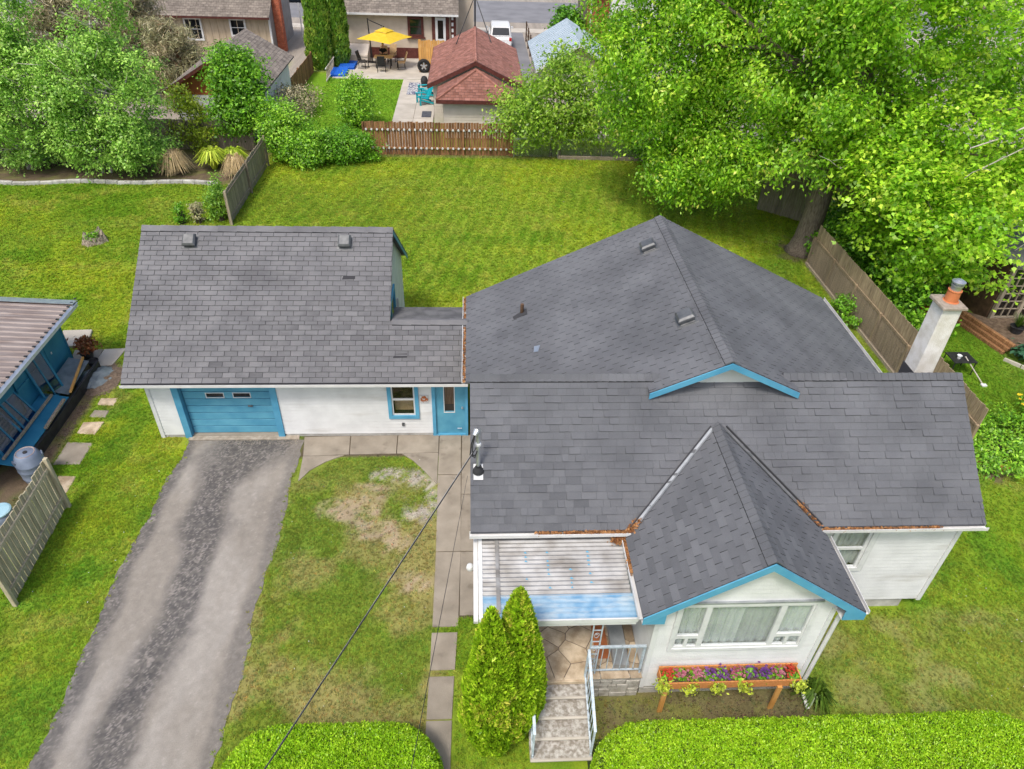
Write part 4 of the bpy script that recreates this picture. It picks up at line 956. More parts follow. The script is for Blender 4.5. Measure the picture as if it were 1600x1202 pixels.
# ironwork
def ironwork():
    for x in (.35, 1.12):
        MB().box(x - .015, x + .015, 7.24, 7.27, PZ, 2.4).build('porch_post', 'white_trim', H)
    b = MB()
    for x in (2.12, 2.28): b.box(x - .012, x + .012, 7.24, 7.264, PZ, 2.4)
    for z in (.95, 1.35, 1.75, 2.1): b.box(2.13, 2.27, 7.245, 7.26, z, z + .015)
    for z0 in (1.0, 1.4, 1.8):
        pts = [(2.2 + .055 * math.cos(t) * (1 - t / 14), 7.252, z0 + .14 + .09 * math.sin(t) * (1 - t / 14)) for t in np.linspace(0, 9, 22)]
        b.tube(pts, .006, 5)
    b.build('iron_column', 'iron_pale', H)
    b = MB(); zt = PZ + .88
    b.bar((2.12, 7.25, zt), (3.16, 7.25, zt), .05, .03).bar((2.12, 7.25, PZ + .12), (3.16, 7.25, PZ + .12), .03, .02)
    for k in range(8): x = 2.24 + k * .125; b.bar((x, 7.25, PZ + .12), (x, 7.25, zt), .014, .014)
    b.bar((3.14, 7.25, PZ), (3.14, 7.25, zt), .03, .03)
    b.build('railing', 'iron_pale', H)
    for x, h in ((2.09, .88), (1.04, .86)):
        b = MB(); p0 = (x, 7.2, PZ + h); p1 = (x, 5.98, .14 + h)
        b.bar(p0, p1, .05, .03).bar((x, 7.2, PZ + .1), (x, 5.98, .24), .03, .02)
        for k in range(9):
            t = (k + .5) / 9; y = 7.2 + (5.98 - 7.2) * t; z = PZ + h + (.14 - PZ) * t
            b.bar((x, y, z - h + .1), (x, y, z), .014, .014)
        b.bar((x, 6.0, .1), (x, 6.0, .14 + h), .032, .032).bar((x, 7.2, PZ), (x, 7.2, PZ + h), .032, .032)
        b.build('stair_rail', 'iron_pale', H)
ironwork()
tag(MB().box(2.35, 2.62, 7.55, 8.6, PZ + .006, PZ + .022).build('doormat', 'rust_board'), 'long rust brown mat lying on the flagstone porch', 'mat')
tag(MB().add([(2.66, 7.35, PZ + .01), (2.95, 7.32, PZ + .01), (2.95, 8.8, PZ + .01), (2.66, 8.8, PZ + .01), (2.66, 7.35, PZ + .14), (2.95, 7.32, PZ + .14), (2.95, 8.8, PZ + .14), (2.66, 8.8, PZ + .14)], [(0, 3, 2, 1), (4, 5, 6, 7), (0, 1, 5, 4), (1, 2, 6, 5), (2, 3, 7, 6), (3, 0, 4, 7)]).build('loose_board', 'metal_grey'), 'low grey board lying on the porch floor by the gable wall', 'board')
# cables to the street
def cable(p, q, sag, r, n=40):
    p = Vector(p); q = Vector(q); pts = []
    for i in range(n + 1):
        t = i / n; v = p.lerp(q, t); v.z -= sag * 4 * t * (1 - t); pts.append(v)
    return pts
c1 = MB().tube(cable((.06, 9.62, 4.34), (-12.4, -18.5, 6.2), .35, .012), .011, 6).build('power_cable', 'cable_black')
tag(c1, 'thick twisted black power cable running from the roof mast to the street', 'cable')
c2 = MB().tube(cable((.03, 9.62, 4.3), (-12.37, -18.5, 6.24), .36, .012), .009, 5).build('neutral_wire', 'cable_grey', c1)
c3 = MB().tube(cable((-.11, 10.3, 2.95), (-1.75, -18, 18), .1, .006), .004, 5).build('phone_wire', 'cable_black')
tag(c3, 'thin phone wire dropping from the house eave over the concrete walk', 'cable')
# dead leaves caught in gutters and valleys
def litter():
    rnd = np.random.RandomState(4); C = []
    def strip(p, q, n, spread, zj):
        p = np.array(p); q = np.array(q); t = rnd.rand(n, 1)
        C.append(p + (q - p) * t + rnd.randn(n, 3) * np.array((spread, spread, zj)))
    strip((1.2, FE[0] - .04, FE[1] - .02), (xv0, FE[0] - .04, FE[1] + .0), 420, .02, .012)
    strip((xv0 - .35, FE[0] - .1, 2.82), (xv0 - .02, FE[0] - .12, 2.86), 320, .05, .02)
    strip((xv0 - .05, FE[0] + .0, FE[1] + .03), (xv0 + .14, FE[0] + .14, FE[1] + .13), 360, .04, .02)
    strip((QX0 - .03, 8.6, QZE - .02), (QX0 - .03, 7.9, QZE - .02), 260, .018, .012)
    strip((xv1 + .02, FE[0] + .02, FE[1] + .03), (xv1 - .35, FE[0] + .35, FE[1] + .32), 330, .03, .02)
    strip((xv1 + .1, FE[0] - .04, FE[1] - .03), (9.0, FE[0] - .04, FE[1] - .03), 520, .02, .012)
    strip((RX0 - .04, yr0, RZE - .03), (RX0 - .04, RYB, RZE - .03), 500, .02, .012)
    C = np.concatenate(C); N = rnd.randn(len(C), 3); N[:, 2] = np.abs(N[:, 2]) + .6; N /= np.linalg.norm(N, axis=1)[:, None]
    A = np.cross(N, rnd.randn(len(C), 3)); A /= np.linalg.norm(A, axis=1)[:, None]; B = np.cross(N, A)
    s = (.022 + .02 * rnd.rand(len(C)))[:, None]
    V = np.stack([C - A * s, C - B * s * .6, C + A * s, C + B * s * .6], 1).reshape(-1, 3)
    o = npmesh('dead_leaves', V, 4, 'dead_leaf', kind='stuff')
    tag(o, 'brown dead leaves caught in the house gutters and roof valleys', 'leaves')
litter()
# ------------------------------------------------------------------ foliage
def frames(rnd, N):
    A = np.cross(N, rnd.randn(len(N), 3)); A /= np.linalg.norm(A, axis=1)[:, None] + 1e-9
    return A, np.cross(N, A)
SHAPES = {'oval': [(-1, 0, 0), (0, -.5, .12), (1, 0, 0), (0, .5, .12)],
          'maple': [(-1, 0, 0), (-.35, -.75, .1), (.05, -.38, 0), (1, 0, -.1), (.05, .38, 0), (-.35, .75, .1)],
          'lance': [(-1, 0, 0), (-.05, -.5, .1), (1, 0, -.18), (-.05, .5, .1)],
          'spray': [(-1, 0, 0), (-.1, -.42, .1), (1, 0, .15), (-.1, .42, .1)],
          'blade': [(-1, -.06, 0), (-1, .06, 0), (.2, .05, .25), (1, 0, 0)],
          'needle': [(-1, -.13, 0), (1, -.05, .1), (1, .05, .1), (-1, .13, 0)]}
def leaf_quads(C, N, A, size, shape):
    B = np.cross(N, A); s = np.asarray(size).reshape(-1, 1)
    P = [C + (A * a + B * b + N * c) * s for a, b, c in SHAPES[shape]]
    return np.stack(P, 1).reshape(-1, 3), len(P)
def unit(v): return v / (np.linalg.norm(v, axis=1)[:, None] + 1e-9)
def crown_leaves(ell, nclump, per, clr, size, seed, shape='oval', shell=.55, flat=.6, up=.5, zmin=.15, keep=None, tint0=(.2, .75), droop=0., clump_tint=.5, hang=.25):
    """clumps spread through a union of ellipsoids ((cx,cy,cz,rx,ry,rz,weight)); returns vertices, n per leaf, tint"""
    rnd = np.random.RandomState(seed)
    w = np.array([e[6] if len(e) > 6 else e[3] * e[4] * e[5] for e in ell], float); w /= w.sum()
    idx = rnd.choice(len(ell), nclump, p=w)
    d = unit(rnd.randn(nclump, 3)); r = (shell + (1 - shell) * rnd.rand(nclump) ** .7) * (1 + .1 * rnd.randn(nclump))
    E = np.array([e[:6] for e in ell], float)[idx]
    cc = E[:, :3] + d * r[:, None] * E[:, 3:6]
    ok = cc[:, 2] > zmin
    if keep is not None: ok &= keep(cc)
    cc, d = cc[ok], d[ok]; n = len(cc)
    ct = rnd.rand(n)
    sz = .7 + .6 * rnd.rand(n)
    off = rnd.randn(n, per, 3) * clr * sz[:, None, None] * np.array((1, 1, flat)) * .6
    off[:, :, 2] -= droop * np.linalg.norm(off[:, :, :2], axis=2) ** 2
    C = (cc[:, None] + off).reshape(-1, 3)
    N = unit(unit(np.repeat(d, per, 0)) * .6 + np.array((0, 0, up)) + rnd.randn(n * per, 3) * .55)
    A, _ = frames(rnd, N)
    A = unit(A + np.array((0, 0, -hang)) + np.repeat(d, per, 0) * (hang > .5) * .5); N = unit(np.cross(np.cross(A, N), A))
    tint = tint0[0] + (tint0[1] - tint0[0]) * (np.repeat(ct, per) * clump_tint + rnd.rand(n * per) * (1 - clump_tint))
    ok = C[:, 2] > .04
    C, N, A, tint = C[ok], N[ok], A[ok], tint[ok]
    V, k = leaf_quads(C, N, A, size * (.65 + .7 * rnd.rand(len(C))), shape)
    return V, k, tint, cc
def lobes(ell, n, seed, r=(1.0, 1.7), shell=.7, flat=.7, keep=None, zmin=.6):
    """break a crown volume into many overlapping leafy lobes"""
    rnd = np.random.RandomState(seed); w = np.array([e[6] if len(e) > 6 else e[3] * e[4] * e[5] for e in ell], float); w /= w.sum()
    idx = rnd.choice(len(ell), n, p=w); d = unit(rnd.randn(n, 3)); q = shell + (1 - shell) * rnd.rand(n) ** .6
    E = np.array([e[:6] for e in ell], float)[idx]; c = E[:, :3] + d * q[:, None] * E[:, 3:6]
    rr = rnd.uniform(*r, n); ok = c[:, 2] > zmin
    if keep is not None: ok &= keep(c)
    return [(c[i, 0], c[i, 1], c[i, 2], rr[i], rr[i], rr[i] * flat, rr[i] ** 2) for i in range(n) if ok[i]]
def limbs(base, cc, seed, r0, n=18, trunk_top=None, rmin=.012, sides=8, bend=.12):
    """trunk plus limbs to a subset of the clump centres"""
    rnd = random.Random(seed); b = MB(); base = Vector(base)
    top = Vector(trunk_top) if trunk_top else Vector((cc[:, 0].mean(), cc[:, 1].mean(), cc[:, 2].mean()))
    L = (top - base).length
    pts = [base]; rad = [r0 * 1.25]
    for i in range(1, 7):
        t = i / 6; p = base.lerp(top, t); p += Vector((rnd.uniform(-1, 1), rnd.uniform(-1, 1), 0)) * bend * L * .12 * (1 if i < 6 else 0)
        pts.append(p); rad.append(r0 * (1 - .75 * t))
    b.tube(pts, rad, sides)
    tr = (pts, rad)
    lb = MB()
    for k in range(min(n, len(cc))):
        e = Vector(cc[rnd.randrange(len(cc))]); t = rnd.uniform(.25, 1) * 5.99; i = int(t)
        s = pts[i].lerp(pts[min(i + 1, 6)], t - i); r = (rad[i] * (1 - (t - i)) + rad[min(i + 1, 6)] * (t - i)) * .5
        m1 = s.lerp(e, .5) + Vector((rnd.uniform(-.1, .1), rnd.uniform(-.1, .1), .12)) * (e - s).length
        lb.tube([s, s.lerp(m1, .5) + Vector((0, 0, .03)), m1, m1.lerp(e, .55), e], [r, r * .8, r * .55, r * .35, rmin], 5)
    return b, lb
def tree(name, label, cat, base, ell, nclump, per, clr, size, seed, lm, bm_, r0, group=None, nl=18, top=None, **k):
    t = thing(name, label, cat, base, group)
    V, n, tint, cc = crown_leaves(ell, nclump, per, clr, size, seed, **k)
    tb, lb = limbs(base, cc, seed, r0, nl, top)
    tk = tb.build('trunk', bm_, t, smooth=True)
    lb.build('limbs', bm_, tk, smooth=True)
    npmesh('crown', V, n, lm, t, tint, kind='stuff')
    return t
def shrub(name, label, base, ell, nclump, per, clr, size, seed, lm, group=None, cat='shrub', bm_='bark_dark', nl=10, **k):
    t = thing(name, label, cat, base, group)
    V, n, tint, cc = crown_leaves(ell, nclump, per, clr, size, seed, shell=k.pop('shell', .6), **k)
    rnd = random.Random(seed); b = MB()
    for i in range(nl):
        e = Vector(cc[rnd.randrange(len(cc))]); s = Vector(base) + Vector((rnd.uniform(-.1, .1), rnd.uniform(-.1, .1), 0)); m_ = s.lerp(e, .5) + Vector((0, 0, .1))
        b.tube([s, m_, e], [.03, .02, .008], 5)
    b.build('stem', bm_, t)
    npmesh('foliage', V, n, lm, t, tint, kind='stuff')
    return t
# ---------------- clipped hedges
def hedge(label, x0, x1, y0, y1, h, seed, n):
    t = thing('hedge', label, 'hedge', ((x0 + x1) / 2, (y0 + y1) / 2, 0), 'clipped hedges along the front')
    rnd = np.random.RandomState(seed)
    cx, cy, ax, ay = (x0 + x1) / 2, (y0 + y1) / 2, (x1 - x0) / 2, (y1 - y0) / 2
    rc = .95                                                        # plan corner radius
    def sd(px, py):                                                # signed distance to rounded rectangle
        qx = np.abs(px - cx) - ax + rc; qy = np.abs(py - cy) - ay + rc
        return np.hypot(np.maximum(qx, 0), np.maximum(qy, 0)) + np.minimum(np.maximum(qx, qy), 0) - rc
    def top(px, py):
        d = np.clip(-sd(px, py), 0, .5) / .5
        return h * (.42 + .58 * np.sqrt(1 - (1 - d) ** 2.6)) + .05 * (fbm(px, py, 1.3, seed) - .5)
    px = rnd.uniform(x0, x1, n * 2); py = rnd.uniform(y0, y1, n * 2); ok = sd(px, py) < 0; px, py = px[ok][:n], py[ok][:n]
    z = top(px, py); e = .03
    gx = (top(px + e, py) - top(px - e, py)) / (2 * e); gy = (top(px, py + e) - top(px, py - e)) / (2 * e)
    N1 = unit(np.stack([-gx, -gy, np.ones_like(gx)], 1))
    C1 = np.stack([px, py, z], 1) + rnd.randn(len(px), 3) * .018 - N1 * (np.abs(rnd.randn(len(px), 1)) * .035 + .04 * sst(.55, .85, vnoise(px, py, 11, seed + 21))[:, None])
    # sides
    m = n // 3; th = rnd.rand(m * 4)
    sxp = rnd.uniform(x0 - .02, x1 + .02, m * 8); syp = rnd.uniform(y0 - .02, y1 + .02, m * 8); q = np.abs(sd(sxp, syp)) < .035
    sxp, syp = sxp[q], syp[q]; sz = rnd.rand(len(sxp)) * h * .5
    N2 = unit(np.stack([sd(sxp + e, syp) - sd(sxp - e, syp), sd(sxp, syp + e) - sd(sxp, syp - e), np.full(len(sxp), .03)], 1))
    C2 = np.stack([sxp, syp, sz], 1)
    C = np.concatenate([C1, C2]); N0 = np.concatenate([N1, N2])
    N = unit(N0 + rnd.randn(len(C), 3) * .55); A, _ = frames(rnd, N); A = unit(A + N0 * .7 + np.array((0, 0, .2)))
    N = unit(np.cross(np.cross(A, N), A))
    tint = .32 + .45 * rnd.rand(len(C)) + .3 * (fbm(C[:, 0], C[:, 1], 2.2, seed + 3) - .5) + .35 * (vnoise(C[:, 0], C[:, 1], 9, seed + 8) - .5)
    V, k = leaf_quads(C, N, A, .017 + .013 * rnd.rand(len(C)), 'oval')
    npmesh('leaves', V, k, 'leaf_hedge', t, tint, kind='stuff')
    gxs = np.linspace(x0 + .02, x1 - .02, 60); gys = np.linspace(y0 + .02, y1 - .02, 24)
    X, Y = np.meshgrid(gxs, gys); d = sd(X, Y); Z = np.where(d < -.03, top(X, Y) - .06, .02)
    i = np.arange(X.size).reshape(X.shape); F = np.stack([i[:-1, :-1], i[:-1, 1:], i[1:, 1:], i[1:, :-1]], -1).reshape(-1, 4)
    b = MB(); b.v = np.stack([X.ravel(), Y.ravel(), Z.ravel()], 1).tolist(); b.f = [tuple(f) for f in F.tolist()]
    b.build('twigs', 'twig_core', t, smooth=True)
hedge('short clipped bright green hedge with rounded end beside the driveway', -4.3, -.55, 3.6, 6.5, .95, 3, 95000)
hedge('long clipped bright green hedge in front of the gable flower box', 2.02, 10.3, 3.9, 6.36, .95, 4, 170000)
# ---------------- pyramidal cedars
def cedar(label, x, y, h, r, seed, n, lm='leaf_cedar', group=None, size=.055, name='cedar_tree', nose=.7):
    t = thing(name, label, 'tree', (x, y, 0), group); rnd = np.random.RandomState(seed)
    u = rnd.rand(n); z = h * (1 - (1 - u) ** .62) ; zt = z / h
    prof = lambda q: r * np.minimum(1, (q + .06) / .22) ** .5 * np.clip(1 - (np.maximum(q - .2, 0) / .8) ** 1.7, 0, 1) ** nose
    th = rnd.rand(n) * 2 * np.pi
    lump = 1 + .16 * (vnoise(th * 1.6, z * 1.5, 1.7, seed) - .5) * 2 + .09 * np.sin(th * 3 + z * 1.3 + seed)
    rr = prof(zt) * lump * (1 - .22 * rnd.rand(n) ** 2.2)
    C = np.stack([x + rr * np.cos(th), y + rr * np.sin(th), z + .05], 1)
    O = np.stack([np.cos(th), np.sin(th), np.full(n, .35)], 1)
    A = unit(O * .5 + np.array((0, 0, 1.1)) + rnd.randn(n, 3) * .38)
    N = unit(np.cross(np.cross(A, O + rnd.randn(n, 3) * .5), A))
    tint = .15 + .62 * rnd.rand(n) + .3 * (vnoise(th * 2.2, z * 2.5, 1.5, seed + 1) - .5)
    br = (vnoise(th * 1.2, z * 1.1, 1.2, seed + 5) > .68) & (rnd.rand(n) < .45); tint = np.where(br, .85 + .15 * rnd.rand(n), np.minimum(tint, .86))
    V, k = leaf_quads(C, N, A, size * (.6 + .8 * rnd.rand(n)), 'spray')
    npmesh('foliage', V, k, lm, t, tint, kind='stuff')
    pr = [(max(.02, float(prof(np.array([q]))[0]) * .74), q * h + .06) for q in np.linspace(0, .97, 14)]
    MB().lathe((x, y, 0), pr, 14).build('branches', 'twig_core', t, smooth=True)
    MB().tube([(x, y, 0), (x, y, h * .5)], [.07, .03], 8).build('trunk', 'bark_dark', t)
    return t
cedar('slightly shorter pyramidal cedar hugging the concrete walk side of the porch', .27, 6.35, 4.05, .47, 5, 34000, group='twin cedars by the porch')
cedar('taller pyramidal cedar beside the concrete front steps', .7, 6.62, 4.15, .5, 6, 38000, group='twin cedars by the porch')
# ---------------- big maple
mt = thing('maple_tree', 'huge spreading maple with thick leaning trunk behind the right-hand fence', 'tree', (13.65, 26.2, 0))
ELL = [(16.5, 28, 9.0, 8.0, 7, 6.5, 3), (11.0, 29.5, 6.6, 5.2, 4.2, 4.6, 2.6), (10.6, 28.4, 3.9, 3.0, 2.2, 2.4, 1.1), (18.5, 24, 5.6, 5.0, 3.6, 3.2, 2.2), (16.2, 21.6, 3.7, 3.0, 2.5, 1.8, 1.5), (8.2, 31.5, 6.8, 3.4, 2.8, 3.6, 1.5), (12.5, 31, 11.5, 6, 4, 4, 1.2), (17.8, 20.4, 3.0, 2.2, 1.8, 1.2, .7), (14.2, 24.6, 4.9, 2.6, 1.6, 1.9, 1.3), (15.6, 22.6, 3.2, 2.2, 1.9, 1.6, 1.3), (13.8, 25.2, 9.4, 2.4, 1.6, 1.5, .7)]
def maple_keep(c):
    # leave the trunk window open and the lawn edge in front of the trunk free
    d = np.hypot(c[:, 0] - 13.75, (c[:, 1] - 25.2) * .45)
    low = ~((c[:, 2] < 2.7) & (c[:, 0] < 14.3) & (c[:, 1] < 27)) & ~((c[:, 2] < 3.0) & (c[:, 0] > 11.2) & (c[:, 0] < 14.2) & (c[:, 1] < 31.5) & (c[:, 1] > 24.5)) & ~((c[:, 2] < 4.3) & (c[:, 0] > 11.2) & (c[:, 0] < 13.6) & (c[:, 1] < 31.5) & (c[:, 1] > 24))
    opn = ~((d < .6) & (c[:, 2] > 6.0) & (c[:, 2] < 7.6) & (c[:, 1] < 26.6))
    return low & opn & ((c[:, 2] > 1.7) | (c[:, 0] < 11.5)) & ~((c[:, 0] > 17.0) & (c[:, 1] < 23.5) & (c[:, 2] < 4.6))
LOB = lobes(ELL, 330, 5, (.85, 1.5), .72, .72, maple_keep)
near_ = [l for l in LOB if l[1] < 26.2 and l[0] > 12.3]; far_ = [l for l in LOB if not (l[1] < 26.2 and l[0] > 12.3)]
V, n_, tint, cc = crown_leaves(far_, 4600, 56, .42, .078, 12, shape='lance', shell=.68, flat=1.1, up=.8, keep=maple_keep, tint0=(.05, .85), clump_tint=.6, hang=.7)
V2, n2, tint2, cc2 = crown_leaves(near_, 1700, 46, .42, .082, 13, shape='maple', shell=.7, flat=.7, up=1.1, keep=maple_keep, tint0=(.2, .95), clump_tint=.65, droop=.4)
npmesh('low_boughs', V2, n2, 'leaf_maple', mt, tint2, kind='stuff'); cc = np.concatenate([cc, cc2])
rr_ = np.random.RandomState(3); tip = rr_.rand(len(tint)) < .035; tint = np.where(tip, .9 + .1 * rr_.rand(len(tint)), tint)
npmesh('crown', V, n_, 'leaf_maple', mt, tint, kind='stuff')
tb = MB()
tb.tube([(13.62, 26.15, -.05), (13.64, 26.15, .15), (13.7, 26.2, .6), (13.8, 26.3, 1.8), (13.95, 26.4, 3.6), (14.05, 26.5, 5.6), (14.25, 26.6, 7.6), (14.6, 26.8, 9.8), (15, 27, 12.5)], [.72, .58, .48, .43, .4, .37, .31, .24, .12], 14)
tb.tube([(13.3, 25.75, -.05), (13.55, 26.0, .35)], [.16, .1], 7).tube([(14.1, 25.75, -.05), (13.8, 26.0, .4)], [.18, .12], 7).tube([(13.15, 26.4, -.05), (13.5, 26.25, .35)], [.15, .1], 7)
tk = tb.build('trunk', 'bark', mt, smooth=True)
lb = MB(); rl = random.Random(9)
for k in range(46):
    e = Vector(cc[rl.randrange(len(cc))]); z = rl.uniform(2.6, 9.5); s = Vector((13.85 + (z - 2) * .08, 26.35 + (z - 2) * .05, z)); L_ = (e - s).length
    if s.z > e.z + 2: s.z = max(2.6, e.z - .5); s.x = 13.85
    m1 = s.lerp(e, .45) + Vector((rl.uniform(-.12, .12) * L_, rl.uniform(-.12, .12) * L_, .1 * L_))
    r = rl.uniform(.07, .15)
    lb.tube([s, s.lerp(m1, .5), m1, m1.lerp(e, .5) + Vector((0, 0, .1)), e], [r, r * .85, r * .6, r * .35, .015], 6)
lb.build('limbs', 'bark', tk, smooth=True)
# bare pale boughs hanging out on the right
db = MB(); rl = random.Random(21)
for (s, e, r) in (((20.5, 22.5, 7.6), (14.6, 20.2, 6.3), .055), ((20.5, 22.6, 7.2), (15.2, 20.0, 5.6), .045), ((20.6, 21, 5.4), (16.6, 18.9, 4.4), .06), ((20.4, 21.6, 4.5), (17.2, 19.2, 3.9), .04), ((13.9, 24.5, 5.4), (12.6, 23.0, 4.7), .04)):
    s, e = Vector(s), Vector(e); pts = [s]
    for k in range(1, 6): pts.append(s.lerp(e, k / 5) + Vector((rl.uniform(-.12, .12), rl.uniform(-.12, .12), rl.uniform(-.1, .18))))
    db.tube(pts, [r * (1 - .13 * k) for k in range(6)], 6)
    for k in range(2, 6):
        for _ in range(2):
            q = pts[k] + Vector((rl.uniform(-.9, .2), rl.uniform(-.7, .2), rl.uniform(-.3, .45))); db.tube([pts[k], pts[k].lerp(q, .5) + Vector((0, 0, .06)), q], [r * .35, r * .22, .006], 4)
db.build('bare_boughs', 'dead_twig', mt, smooth=True)
# ---------------- back row, left to right
def birch(label, base, ell, ncl, seed, tops):
    t = thing('birch_tree', label, 'tree', base, 'birches in the back bed')
    V, n, tint, cc = crown_leaves(lobes(ell, 75, seed, (.55, .95), .6, .9, zmin=.3), ncl, 42, .33, .072, seed, shell=.6, flat=.8, up=.6, tint0=(.05, .9), clump_tint=.5, zmin=.3)
    npmesh('crown', V, n, 'leaf_birch', t, tint, kind='stuff')
    rnd = random.Random(seed); bx = Vector(base)
    for tp in tops:
        b = MB(); tp = Vector(tp); s = bx + Vector((rnd.uniform(-.25, .25), rnd.uniform(-.2, .2), 0)); pts = [s]
        for k in range(1, 6): pts.append(s.lerp(tp, k / 5) + Vector((rnd.uniform(-.15, .15), rnd.uniform(-.15, .15), .1 * math.sin(k))))
        b.tube(pts, [.085, .075, .062, .05, .035, .012], 7); pts = [p + Vector((0, -.0, 0)) for p in pts]
        for k in range(1, 5):
            for _ in range(3):
                q = pts[k] + Vector((rnd.uniform(-1.3, 1.3), rnd.uniform(-1.9, .2), rnd.uniform(.3, 1.3))); b.tube([pts[k], pts[k].lerp(q, .5) + Vector((0, 0, -.05)), q], [.03, .02, .008], 5)
        b.build('trunk', 'bark_birch', t, smooth=True)
birch('tall bushy birch clump with pale stems above the end of the white edging', (-17.3, 34.0, 0), [(-16.9, 33.9, 1.8, 2.7, 1.6, 1.6), (-16.6, 34.0, 3.6, 2.4, 1.7, 2.1), (-16.2, 34.2, 5.6, 1.4, 1.2, 1.9), (-15.95, 34.4, 7.6, .7, .65, 1.6, 2.0), (-17.4, 34.3, 4.8, 1.3, 1.2, 1.6), (-15.2, 33.8, 1.6, 1.5, 1.1, 1.3)], 1150, 31, [(-15.9, 34.4, 8.0), (-17.9, 34.2, 6.0), (-15.0, 33.8, 4.6), (-17, 33.4, 5.2)])
birch('broad birch clump with spreading white stems over the dark soil bed', (-20.9, 34.3, 0), [(-20.6, 34.2, 2.0, 2.2, 1.6, 1.8), (-20.4, 34.4, 4.2, 2.0, 1.5, 2.1), (-19.8, 34.5, 6.6, .8, .75, 1.6, 2.0), (-21.6, 34.6, 5.6, 1.1, 1.0, 1.6), (-22.5, 34.2, 3.4, 1.6, 1.4, 2.2), (-19.3, 33.8, 1.4, 1.3, 1.0, 1.1)], 980, 32, [(-19.7, 34.5, 6.6), (-21.8, 34.2, 5.8), (-18.9, 34, 4.6), (-22.8, 34.0, 4.6)])
def pine(label, base, h, r, seed, ncl):
    t = thing('pine_tree', label, 'tree', base, 'brownish pines in front of the tan house'); rnd = random.Random(seed); b = MB(); bx = Vector(base)
    b.tube([bx, bx + Vector((.1, 0, h * .5)), bx + Vector((0, 0, h))], [.2, .14, .04], 8); tk = b.build('trunk', 'bark_pine', t, smooth=True)
    C = []; lb = MB()
    for k in range(ncl):
        z = h * rnd.uniform(.16, 1); a = rnd.uniform(0, 6.28); L = r * (1.1 - .75 * z / h) * rnd.uniform(.55, 1.1)
        s = bx + Vector((0, 0, z - .2)); e = bx + Vector((math.cos(a) * L, math.sin(a) * L, z + rnd.uniform(-.3, .35)))
        lb.tube([s, s.lerp(e, .5) + Vector((0, 0, .15)), e], [.05, .035, .012], 5)
        for q in (.55, .8, 1.0): C.append(s.lerp(e, q))
    lb.build('limbs', 'bark_pine', tk, smooth=True)
    rn = np.random.RandomState(seed); C = np.array([list(c) for c in C]); per = 80
    P = (C[:, None] + rn.randn(len(C), per, 3) * np.array((.36, .36, .16))).reshape(-1, 3)
    A = unit(rn.randn(len(P), 3) + np.array((0, 0, .3))); N = unit(np.cross(A, rn.randn(len(P), 3)))
    V, k = leaf_quads(P, N, A, .12 + .06 * rn.rand(len(P)), 'needle')
    npmesh('crown', V, k, 'needle', t, np.clip(np.repeat(rn.rand(len(C)), per) * .7 + rn.rand(len(P)) * .35, 0, 1), kind='stuff')
birch('tall thin birch clump at the far end of the bed behind the others', (-24.3, 35.6, 0), [(-24.2, 35.6, 3.0, 1.7, 1.5, 2.4), (-23.6, 35.8, 5.6, 1.3, 1.2, 2.0), (-23.2, 35.9, 7.6, .7, .7, 1.3, 1.4)], 620, 33, [(-23.2, 35.9, 8.4), (-24.8, 35.5, 5.5)])
pine('sparse brownish pine standing against the tan house wall', (-20.0, 47.5, 0), 6.2, 3.2, 41, 70)
pine('thin olive pine beside the brown gabled garage roof', (-17.2, 45.5, 0), 4.2, 2.4, 42, 46)
pine('dark rust coloured pine behind the birches', (-23.6, 46.0, 0), 7.5, 3.4, 43, 80)
tree('young_tree', 'dense dark green young tree in front of the rust coloured garage gable', 'tree', (-11.6, 37.6, 0), [(-11.55, 37.5, 3.4, 1.35, 1.1, 1.5), (-11.7, 37.3, 2.0, 1.5, 1.1, 1.2), (-12.0, 37.5, 4.3, .7, .7, .7), (-11.1, 37.5, 4.2, .6, .6, .6)], 300, 46, .42, .085, 51, 'leaf_bush', 'bark_dark', .08, tint0=(.1, .8))
shrub('shrub', 'lime yellow shrub leaning against the white garage wall', (-14.3, 37.5, 0), [(-14.3, 37.3, 1.4, 1.0, .6, 1.3), (-13.7, 37.0, .9, .8, .6, .9), (-14.5, 37.4, 2.6, .7, .5, .7)], 110, 36, .35, .075, 52, 'leaf_lime')
shrub('shrub', 'large bright green bush bulging over the grey side fence end', (-8.9, 35.6, 0), [(-9.0, 35.7, 1.3, 1.35, 1.0, 1.35), (-8.2, 35.2, .8, 1.1, .9, .9), (-9.7, 36.2, 1.9, .9, .9, 1.0)], 300, 46, .36, .07, 53, 'leaf_bush', up=.6, tint0=(.25, 1))
shrub('shrub', 'low dark green bush spilling onto the lawn at the brown fence end', (-6.4, 35.7, 0), [(-6.5, 35.7, .75, 1.35, .85, .95), (-5.5, 35.9, .6, .95, .7, .75), (-7.3, 35.5, .8, .8, .7, .8)], 260, 44, .33, .065, 54, 'leaf_bush', tint0=(.05, .75))
shrub('shrub', 'upright pale tipped shrub standing on the neighbour lawn edge', (-6.45, 41.3, 0), [(-6.4, 41.3, 1.3, 1.0, .9, 1.2), (-6.4, 41.3, 2.2, .6, .6, .6)], 160, 40, .35, .07, 55, 'leaf_bush', tint0=(.3, 1))
shrub('shrub', 'straggly olive shrub along the white garage side wall', (-10.4, 41.5, 0), [(-10.4, 41.2, 1.0, .9, 1.6, 1.0), (-9.9, 43.5, .8, .8, 1.4, .8)], 120, 34, .45, .07, 56, 'needle', tint0=(.3, 1))
